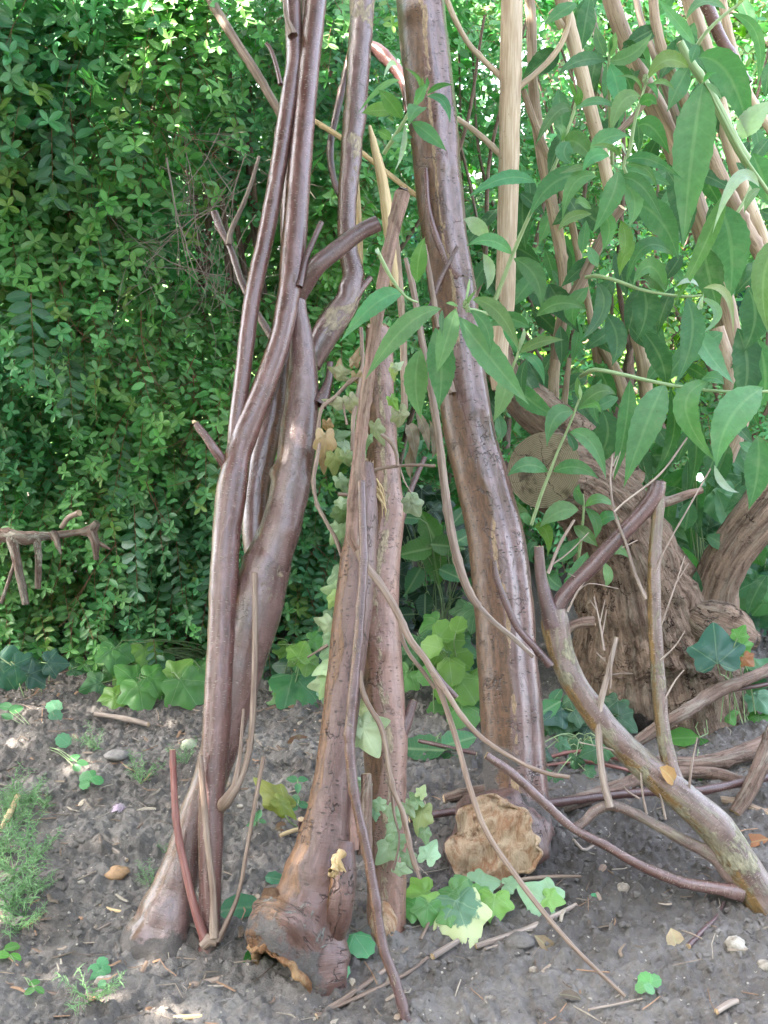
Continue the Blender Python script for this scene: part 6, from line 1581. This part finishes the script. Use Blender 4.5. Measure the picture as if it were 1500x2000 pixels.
lying('fallen_branch', 'upper of two thin reddish canes right of the thickest log', 'branch', [(1068, 1480, 7, .03), (1130, 1468, 8, .04), (1200, 1480, 8, .05), (1260, 1500, 7, .03)], 'suckred', 310, GD)
lying('fallen_branch', 'lower of two thin reddish canes right of the thickest log', 'branch', [(1068, 1495, 6, .02), (1140, 1488, 7, .03), (1210, 1500, 7, .03), (1250, 1512, 6, .02)], 'suckred', 311, GD)
lying('fallen_branch', 'short pale-tipped root piece under the lichen-crusted bough', 'branch', [(1395, 1560, 16, .0), (1440, 1568, 18, .01), (1500, 1590, 16, .01)], 'tan2', 312, GD)
GT = 'twigs and cut stalks lying on the soil'
TW = [('long grey cut stalk lying right of the cream-edged leaf', [(930, 1848, 11), (980, 1832, 12), (1040, 1810, 12), (1125, 1768, 10)], 'greytwig'),
      ('thin stalk tucked below the long grey cut stalk', [(948, 1854, 5), (1000, 1836, 5), (1005, 1830, 4)], 'greytwig'),
      ('pale stalk curving out from under the muddy foot to the right', [(372, 1926, 14), (420, 1915, 14), (470, 1905, 14), (520, 1902, 12)], 'suck'),
      ('wavy thin branch running in from the lower left corner', [(0, 1882, 8), (45, 1905, 10), (75, 1932, 12), (110, 1945, 12), (150, 1940, 10), (185, 1962, 8), (215, 1985, 7)], 'suck'),
      ('straight pale stalk left of the muddy foot', [(60, 1904, 7), (130, 1910, 9), (215, 1908, 10)], 'suck'),
      ('split pale stick pointing left at the left edge', [(0, 1622, 9, .01), (18, 1590, 12, .02), (35, 1555, 12, .03)], 'straw'),
      ('pale yellowish stalk reaching the muddy foot from the left', [(185, 1762, 6), (220, 1778, 7), (275, 1785, 7)], 'straw'),
      ('white split stalk at the bottom left, parallel to the frame edge', [(200, 1940, 14), (240, 1952, 14), (270, 1960, 12)], 'straw'),
      ('pale twig rising to the right just under the muddy foot', [(270, 2000, 9), (310, 1965, 9), (350, 1935, 8)], 'greytwig'),
      ('pale stick along the bottom edge below the muddy foot', [(310, 1992, 10), (350, 1988, 11), (395, 1985, 10)], 'straw'),
      ('dark orange-tipped twig beneath the torn root foot', [(375, 1940, 8), (400, 1965, 9), (428, 1988, 9)], 'suckred'),
      ('long pale stalk rising right from the torn root foot', [(618, 1985, 12), (660, 1960, 12), (710, 1925, 11), (760, 1888, 9)], 'suck'),
      ('thin stalk crossing right behind the dark purple stick', [(640, 1975, 7), (720, 1938, 8), (800, 1898, 7), (835, 1870, 6)], 'suck'),
      ('grey twig near the hedge at the left', [(185, 1395, 9), (235, 1402, 11), (290, 1415, 10)], 'greytwig'),
      ('twig among the wood scraps left of the red-brown sucker', [(185, 1640, 8), (215, 1655, 9), (248, 1680, 7)], 'greytwig'),
      ('short pale folded stalk left of the torn root foot', [(548, 1632, 7), (565, 1625, 8), (582, 1620, 8)], 'straw'),
      ('upright dark cut stem standing beside the torn root foot', [(588, 1640, 12, .0), (588, 1600, 12, .06)], 'bark_dark'),
      ('dark twig slanting up at the lower right', [(1345, 1848, 12), (1370, 1820, 10), (1400, 1790, 7), (1415, 1760, 5)], 'bark_dark'),
      ('bent thin twig right of the torn butt', [(1120, 1640, 6, .02), (1140, 1660, 6), (1160, 1650, 5)], 'greytwig'),
      ('grey split stalks pointing at the cream-edged leaf', [(845, 1868, 12), (870, 1853, 12), (895, 1838, 11)], 'greytwig'),
      ('thin twig lying at the bottom right edge', [(1150, 1972, 5), (1200, 1962, 5), (1255, 1950, 5)], 'greytwig'),
      ('grey root stub at the bottom right', [(1400, 1975, 12), (1425, 1960, 14), (1440, 1955, 10)], 'greytwig'),
      ('brown bent twig left of the muddy foot', [(120, 1990, 8), (110, 1970, 8), (108, 1960, 8)], 'suck'),
      ('long thin twig from the heavy bough towards the pink petal', [(250, 1635, 4), (290, 1600, 5), (340, 1570, 5)], 'suck'),
      ('pale twig left of the muddy foot rising to the right', [(150, 1840, 5), (195, 1815, 6), (230, 1795, 5)], 'greytwig')]
for i, (lb, pts, m) in enumerate(TW):
    lying('loose_twig', lb, 'twig', pts, m, 320 + i, GT, seg=7, amp=.12)

dbh = thing('dead_branch', 'gnarled grey dead branch with cut stubs sticking out of the hedge at the left edge', 'dead branch', AT(100, 1050, 2.95))
cD = lambda V, D, S, L: np.stack([0 * S, .5 * sstep(-.2, .4, fbm(V * 30, 3, 2)), 0 * S], 1)
limbY(dbh, 'branch', [(-60, 1060, 26.5, 2.95), (10, 1045, 28.1, 2.93), (50, 1050, 26.5, 2.92), (100, 1046, 15.6, 2.95), (150, 1040, 13.3, 2.97), (178, 1036, 23.4, 2.95), (190, 1020, 14.0, 2.95)], 'dead', 14, 350, 'nc', .22, 60, cD, cutmat='cut_old')
limbY(dbh, 'stub', [(22, 1050, 23.4, 2.92), (30, 1085, 18.7, 2.90), (40, 1130, 15.6, 2.89), (50, 1180, 14.0, 2.88)], 'dead', 12, 351, 'nc', .12, 60, cD, cutmat='cut_old')
limbY(dbh, 'stub', [(72, 1050, 17.2, 2.93), (75, 1090, 13.3, 2.92), (74, 1148, 12.5, 2.92)], 'dead', 12, 352, 'nc', .12, 60, cD, cutmat='cut_old')
limbY(dbh, 'stub', [(28, 1100, 7.8, 2.9), (15, 1140, 7.0, 2.89), (2, 1178, 7.0, 2.88)], 'dead', 8, 353, 'nc', .12, 60, cD)
limbY(dbh, 'stub', [(104, 1040, 15.6, 2.95), (112, 1060, 12.5, 2.93), (119, 1082, 3.9, 2.92)], 'dead', 10, 354, 'nn', .2, 60, cD)
limbY(dbh, 'stub', [(178, 1036, 20.3, 2.95), (185, 1060, 15.6, 2.93), (188, 1092, 10.1, 2.93)], 'dead', 10, 355, 'nc', .25, 60, cD)
limbY(dbh, 'stub', [(184, 1055, 12.5, 2.94), (200, 1065, 8.6, 2.93), (216, 1073, 3.9, 2.92)], 'dead', 8, 356, 'nn', .25, 60, cD)
limbY(dbh, 'stub', [(120, 1030, 10.9, 2.95), (135, 1010, 10.1, 2.94), (155, 1002, 12.5, 2.92)], 'suck', 9, 357, 'nc', .15, 60)

def lump(label, name, cat, px, py, s, mat, col=None, flat=.7, seed=0, group=None):
    p = GR(px, py); p[2] = gz(p[0], p[1]); r = s / 2 * PXM(p)
    t = MB()
    n, m = 14, 9
    th, ph = np.meshgrid(np.linspace(0, 2 * math.pi, n + 1), np.linspace(0.02, math.pi - .02, m))
    d = np.stack([np.cos(th) * np.sin(ph), np.sin(th) * np.sin(ph), np.cos(ph)], -1).reshape(-1, 3)
    R = r * (1 + .30 * fbm(d * 1.9 + seed * 3, seed, 3))[:, None]
    V = p + d * R * np.array([1, .85, flat]) + np.array([0, 0, r * .12])
    V = V.reshape(m, n + 1, 3); V[:, -1] = V[:, 0]
    a = (np.arange(m - 1)[:, None] * (n + 1) + np.arange(n)[None])
    t.add(V.reshape(-1, 3), quads=np.stack([a, a + n + 1, a + n + 2, a + 1], -1).reshape(-1, 4), col=col or (0, 0, 0))
    o = t.build(name, M[mat]); return tag(o, label, cat, group)
GS2 = 'stones on the soil'
lump('pale cracked round stone at the lower right', 'stone', 'stone', 1436, 1858, 42, 'stone', seed=1, flat=.9, group=GS2)
lump('pale stone at the right edge of the bare soil', 'stone', 'stone', 1494, 1888, 30, 'stone', seed=2, group=GS2)
lump('rough buff stone right of the torn butt', 'stone', 'stone', 1218, 1738, 30, 'stone', seed=3, group=GS2)
lump('smooth small buff stone below the long grey stalk', 'stone', 'stone', 1042, 1898, 18, 'stone', seed=4, group=GS2)
lump('orange-brown flint lying left of the muddy foot', 'stone', 'stone', 230, 1715, 44, 'tint', (.36, .22, .12), .5, 5, GS2)
lump('bluish grey pebble near the lower left corner', 'stone', 'stone', 50, 1955, 26, 'tint', (.30, .33, .36), .5, 6, GS2)
lump('white chip below the orange-brown flint', 'stone', 'stone', 160, 1735, 16, 'stone', None, .5, 7, GS2)
lump('pale rounded stone by the feathery weed at the heavy bough', 'stone', 'stone', 370, 1462, 32, 'tint', (.34, .36, .26), .8, 8, GS2)
lump('whitish flat stone beside the split stalk at the lower left', 'stone', 'stone', 205, 1940, 34, 'stone', None, .45, 9, GS2)
lump('tiny white stone left of the thin bent sucker', 'stone', 'stone', 470, 1580, 14, 'stone', None, .5, 10, GS2)
lump('white angular chip by the seedling at the hedge', 'stone', 'stone', 230, 1485, 44, 'tint', (.22, .20, .19), .5, 11, GS2)['label'] = 'grey-white crumbly stone near the hedge at the left'
lump('pale lump of clay under the tan dry leaf', 'stone', 'stone', 1015, 1850, 52, 'soil', None, .5, 12, GS2)
def fallen(label, px, py, s, ang, col, asp=.7, curl=.5, mat='dry', tpl='oval', Y=None, tilt=.8):
    p = GR(px, py, .012) if Y is None else AT(px, py, Y)
    mb = MB(); LEAF(mb, px, py, s, p[1], ang, col, tpl, tilt, asp, curl)
    o = mb.build('fallen_leaf', M[mat]); tag(o, label, 'leaf', 'fallen dry leaves on the soil')
fallen('tan pointed dry leaf below the long grey cut stalk', 1068, 1842, 66, -45, (.36, .26, .15), .8)
fallen('torn buff dry leaf at the lower right', 1318, 1835, 56, -70, (.48, .38, .24), 1.1)
fallen('dark curled dry leaf near the bottom edge', 1110, 1942, 44, 10, (.16, .12, .09), .8)
fallen('orange-brown dry leaf at the right edge', 1478, 1640, 60, 160, (.34, .15, .07), .9)
fallen('brown curled dry leaf at the foot of the hedge', 578, 1448, 50, 30, (.24, .12, .07), 1.0, .8)
fallen('small reddish-brown leaf right of the torn butt', 1176, 1696, 28, 70, (.34, .22, .17), .8)
fallen('brown crumpled dry leaf beside the upright dark stem', 552, 1612, 40, 60, (.30, .18, .11), 1.1, .9)
fallen('orange dry leaf stuck on the left of the torn root foot', 543, 1772, 62, -60, (.50, .28, .12), .75, .6, Y=1.86, tilt=.1)
fallen('grey-brown dry leaf near the bottom left of the soil', 230, 1820, 40, 20, (.4, .36, .3), .9)
pt = MB()
p = GR(232, 1581, .012)
for j in range(7):
    LEAF(pt, 232 + 6 * math.cos(j), 1581 + 6 * math.sin(j * 1.7), 20, p[1], j * 52, (.62, .46, .62), 'round', .8, 1.0, .6)
tag(pt.build('fallen_blossom', M['pale_leaf']), 'small pink-lilac blossom lying on the soil at the left', 'blossom')

# ---- crumbs and litter nobody could count
def rocks(N, xr, yr, s0, s1, mat, name, label, cat, colf=None):
    o = np.array([(1, 0, 0), (-1, 0, 0), (0, 1, 0), (0, -1, 0), (0, 0, 1), (0, 0, -1), (.6, .6, .6), (-.6, .6, .6), (.6, -.6, .6), (-.6, -.6, .6), (.6, .6, -.6), (-.6, .6, -.6), (.6, -.6, -.6), (-.6, -.6, -.6)])
    t = []
    for axis_, f, cs in ((0, 0, (6, 8, 12, 10)), (0, 1, (7, 11, 13, 9)), (1, 2, (6, 10, 11, 7)), (1, 3, (8, 9, 13, 12)), (2, 4, (6, 7, 9, 8)), (2, 5, (10, 12, 13, 11))):
        for i in range(4): t.append((f, cs[i], cs[(i + 1) % 4]))
    t = np.array(t)
    x, y = ru(*xr, N), ru(*yr, N)
    s = s0 + (s1 - s0) * rng.random(N) ** 3
    z = gzv(x, y) + s * .25
    sc3 = ru(.7, 1.3, N, 3) * np.array([1, 1, .75])
    V = o[None] * (1 + .28 * rn(N, 14, 1)) * sc3[:, None] * s[:, None, None] * .6
    V = V + np.stack([x, y, z], 1)[:, None]
    off = (np.arange(N) * 14)[:, None, None]
    m = MB(); c = None if colf is None else np.repeat(colf(N), 14, 0)
    m.add(V.reshape(-1, 3), (t[None] + off).reshape(-1, 3), None, col=c)
    return tag(m.build(name, M[mat], None, False), label, cat, None, 'stuff')
rocks(9000, (-1.15, 1.35), (1.5, 3.3), .0025, .012, 'soil', 'soil_crumbs', 'loose crumbs of grey clay scattered over the bed', 'soil')
rocks(700, (-1.15, 1.35), (1.5, 3.3), .0015, .005, 'stone', 'grit', 'pale grit and shell fragments in the soil', 'grit')
def litter(N, xf, yf, lf, wf, colf, name, label, flat=.25):
    x, y = xf(N), yf(N)
    L, W = lf(N), wf(N)
    a = ru(0, 6.28, N); e = .12 * rn(N)
    d = np.stack([np.cos(a) * np.cos(e), np.sin(a) * np.cos(e), np.sin(e)], 1)
    s = nrm(np.cross(d, np.array([0, 0, 1.0])) + .3 * rn(N, 3) * np.array([0, 0, 1]))
    n = np.cross(s, d)
    c = np.stack([x, y, gzv(x, y) + .003 + W * .2], 1)
    bend = .12 * rn(N)[:, None] * L[:, None] * s
    V = []
    for k, q in ((-.5, 0), (0, 1), (.5, 0)):
        for u, v in ((1, 0), (0, flat), (-1, 0), (0, -flat)):
            V.append(c + d * (L * k)[:, None] + bend * q + s * (W * .5 * u * (.7 if q == 0 else 1))[:, None] + n * (W * v)[:, None])
    V = np.stack(V, 1)
    qd = []
    for r in (0, 4):
        for i in range(4): qd.append((r + i, r + (i + 1) % 4, r + 4 + (i + 1) % 4, r + 4 + i))
    qd += [(3, 2, 1, 0), (8, 9, 10, 11)]
    off = (np.arange(N) * 12)[:, None, None]
    m = MB(); m.add(V.reshape(-1, 3), None, (np.array(qd)[None] + off).reshape(-1, 4), col=np.repeat(colf(N), 12, 0))
    return tag(m.build(name, M['tint'], None, False), label, 'litter', None, 'stuff')
def browns(N):
    pal = np.array([(.27, .21, .16), (.20, .15, .11), (.33, .28, .22), (.16, .11, .08), (.30, .18, .11)])
    return pal[rng.integers(0, 5, N)] * ru(.7, 1.25, N, 1)
litter(750, lambda n: ru(-1.1, 1.3, n), lambda n: ru(1.5, 3.2, n), lambda n: ru(.015, .07, n), lambda n: ru(.0012, .0035, n), browns, 'twig_litter', 'fine dry stalks and rootlets strewn over the soil', .45)
litter(260, lambda n: np.concatenate([ru(-1.1, -.1, n // 2), .45 * rn(n - n // 2) - .5]), lambda n: np.concatenate([ru(2.3, 3.2, n // 2), ru(1.5, 2.0, n - n // 2)]), lambda n: ru(.012, .045, n), lambda n: ru(.004, .012, n), browns, 'wood_chips', 'flat wood chips and bark scraps at the left of the bed', .12)

# ------------------------------------------------------------------ beyond the hedge: wire fence and sunlit trees
fn = thing('wire_fence', 'dark green diamond wire mesh fence glimpsed behind the stems at the right', 'fence', (1.2, 4.75, 0))
mb = MB()
st = .055
for s in (-1, 1):
    for i in range(-26, 60):
        x0 = .1 + i * st
        pts = []
        for z in np.linspace(0.02, 1.5, 10):
            x = x0 + s * (z - .75)
            if .1 <= x <= 2.9: pts.append(np.array([x, 4.75 + .003 * s, z]))
        if len(pts) > 1: tube(mb, [pts[0], pts[-1]], [.0016, .0016], 4, .5, 0)
mb.build('wire_mesh', M['wire'], fn)
for x in (.12, 1.5, 2.88):
    pb = MB(); tube(pb, [(x, 4.79, -.05), (x, 4.79, 1.6)], [.022, .022], 10, .3, 0); pb.build('post', M['wire'], fn)
def tree(label, x, y, w, h, n, col, seed, zlow=.2, leaf=.075):
    t = thing('garden_or_blocker_tree', label, 'tree', (x, y, 0), 'sunlit trees beyond the fence')
    mb = MB()
    tube(mb, [(x, y, -.1), (x + .05, y, h * .3), (x - .04, y + .05, h * .6), (x, y, h * .9)], [.09, .07, .05, .02], 9, .15, .1, 5, seed)
    for j in range(7):
        a = ru(0, 6.28); z0 = h * ru(.2, .6)
        tube(mb, [(x, y, z0), (x + math.cos(a) * w * .3, y + math.sin(a) * w * .3, z0 + h * .15), (x + math.cos(a) * w * .6, y + math.sin(a) * w * .5, z0 + h * .22)], [.03, .018, .006], 6, .1, .1, 5, j)
    mb.build('trunk', M['dead'], t)
    lb = MB()
    k = 60
    cc = np.stack([rn(k) * w * .42, rn(k) * w * .35, zlow + (h - zlow) * rng.random(k)], 1) * np.array([1, 1, 1])
    ci = rng.integers(0, k, n)
    P = cc[ci] + rn(n, 3) * np.array([.22, .22, .18]) * w * .45
    P[:, 2] = np.clip(P[:, 2], .02, None)
    P = P + np.array([x, y, 0])
    c = np.repeat(np.array(col)[None], n, 0) * ru(.7, 1.35, n, 1)
    L = leaf * ru(.7, 1.3, n)
    leaves(lb, T_LOW_V, T_LOW_T, None, P, rn(n, 3) + np.array([0, 0, -.4]), rn(n, 3) + np.array([0, -.5, .8]), L, L * .6, c)
    lb.build('crown', M['far_leaf'], t)
tree('dense green tree straight behind the fence in the middle', .9, 6.0, 1.6, 3.4, 9000, (.03, .085, .02), 1)
tree('bright lime tree behind the fence at the right', 2.4, 6.4, 1.5, 3.2, 9000, (.07, .17, .025), 2)
tree('dark tree farther behind at the top right corner', 3.6, 8.2, 2.2, 5.0, 9000, (.03, .08, .02), 3, leaf=.1)
tree('pale green tree farther behind the pale tan stem', 1.6, 9.0, 2.4, 4.6, 9000, (.04, .10, .02), 4, leaf=.1)
tree('dense tree behind the hedge at the left', -1.4, 6.5, 2.4, 3.6, 8000, (.03, .08, .02), 5, leaf=.1)
tree('low lime bush filling the gap low behind the fence', 1.45, 5.35, .8, 1.3, 5000, (.13, .27, .03), 6, zlow=.05, leaf=.06)

# ---- unseen trees added for the light: canopy blocks sun, others narrow the sky
ov = thing('shade_canopy', 'unseen canopy added to shade the bed, its leaves set along the sun rays', 'tree', (-3.6, 2.0, 0))
mb = MB(); tube(mb, [(-3.6, 2.0, -.1), (-3.55, 2.05, 1.5), (-3.4, 2.1, 2.8), (-2.9, 2.2, 3.6)], [.14, .12, .1, .06], 12, .1, .1, 6, 5)
tube(mb, [(-3.5, 2.1, 2.4), (-2.4, 2.3, 3.2), (-1.2, 2.2, 3.5)], [.07, .05, .02], 9, .1, .1, 6, 6)
mb.build('trunk', M['dead'], ov)
n = 22000
sdv = np.array(sd)
# leaves placed along sun rays from the surfaces to be kept in shade
ty = ru(1.1, 3.0, n); tx = ru(-1.6, 1.6, n); tz = ru(0, 2.1, n); ok = (tx > -1.0 + .42 * tz) | (tz < .25); tx, ty, tz = tx[ok], ty[ok], tz[ok]; n = len(tx)
k_ = (ru(2.9, 3.7, n) - tz) / sdv[2]
P = np.stack([tx, ty, tz], 1) + sdv[None] * k_[:, None]
hole = fbm(P * 3.2, 91, 2)
P = P[(hole < .80) | (tz < .3) & (tx > -.95)]
n2 = 6500
ty = ru(2.95, 3.12, n2); tx = ru(-1.7, 1.7, n2); tz = ru(0, 1.0, n2) + 1.0 * sstep(-.55, .1, tx) * rng.random(n2)
k_ = (ru(2.9, 3.7, n2) - tz) / sdv[2]
n4 = 5000
P = np.concatenate([P, (lambda a, b, c: np.stack([a, b, c], 1) + sdv[None] * ((ru(2.9, 3.7, n4) - c) / sdv[2])[:, None])(ru(0, 2.3, n4), ru(3.75, 3.95, n4), ru(.1, 2.2, n4))])
n3 = 9000
gx3, gy3, gz3 = ru(-1.7, 1.7, n3), ru(1.15, 3.15, n3), ru(0, .15, n3)
ok3 = ~((gx3 < -.75) & (gy3 < 2.0) & (rng.random(n3) < .75))
gx3, gy3, gz3 = gx3[ok3], gy3[ok3], gz3[ok3]
P = np.concatenate([P, np.stack([gx3, gy3, gz3], 1) + sdv[None] * ((ru(2.9, 3.7, len(gx3)) - gz3) / sdv[2])[:, None]])
P = np.concatenate([P, np.stack([tx, ty, tz], 1) + sdv[None] * k_[:, None]])
n = len(P)
L = .10 * ru(.7, 1.3, n)
lb = MB(); leaves(lb, T_LOW_V, T_LOW_T, None, P, rn(n, 3), rn(n, 3) + np.array([0, 0, 1.0]), L, L * .7, np.repeat(np.array([[.05, .13, .03]]), n, 0) * ru(.7, 1.3, n, 1))
lb.build('crown', M['far_leaf'], ov)
tree('added dark foliage blocking the sky behind the camera to the left', -3.2, -2.6, 3.0, 4.6, 7000, (.04, .11, .03), 7, leaf=.24)  # this and the next three: unseen, added to block sky light
tree('added dark foliage blocking the sky behind the camera to the right', 4.6, -1.6, 2.4, 4.4, 6000, (.04, .11, .03), 8, leaf=.24)
tree('added tall dark foliage blocking the sky straight behind the camera', .4, -4.6, 3.4, 3.6, 7000, (.04, .11, .03), 9, leaf=.26)
tree('added dark foliage blocking the low sky out to the left of the bed', -5.6, .2, 2.6, 4.2, 6000, (.04, .11, .03), 10, leaf=.24)
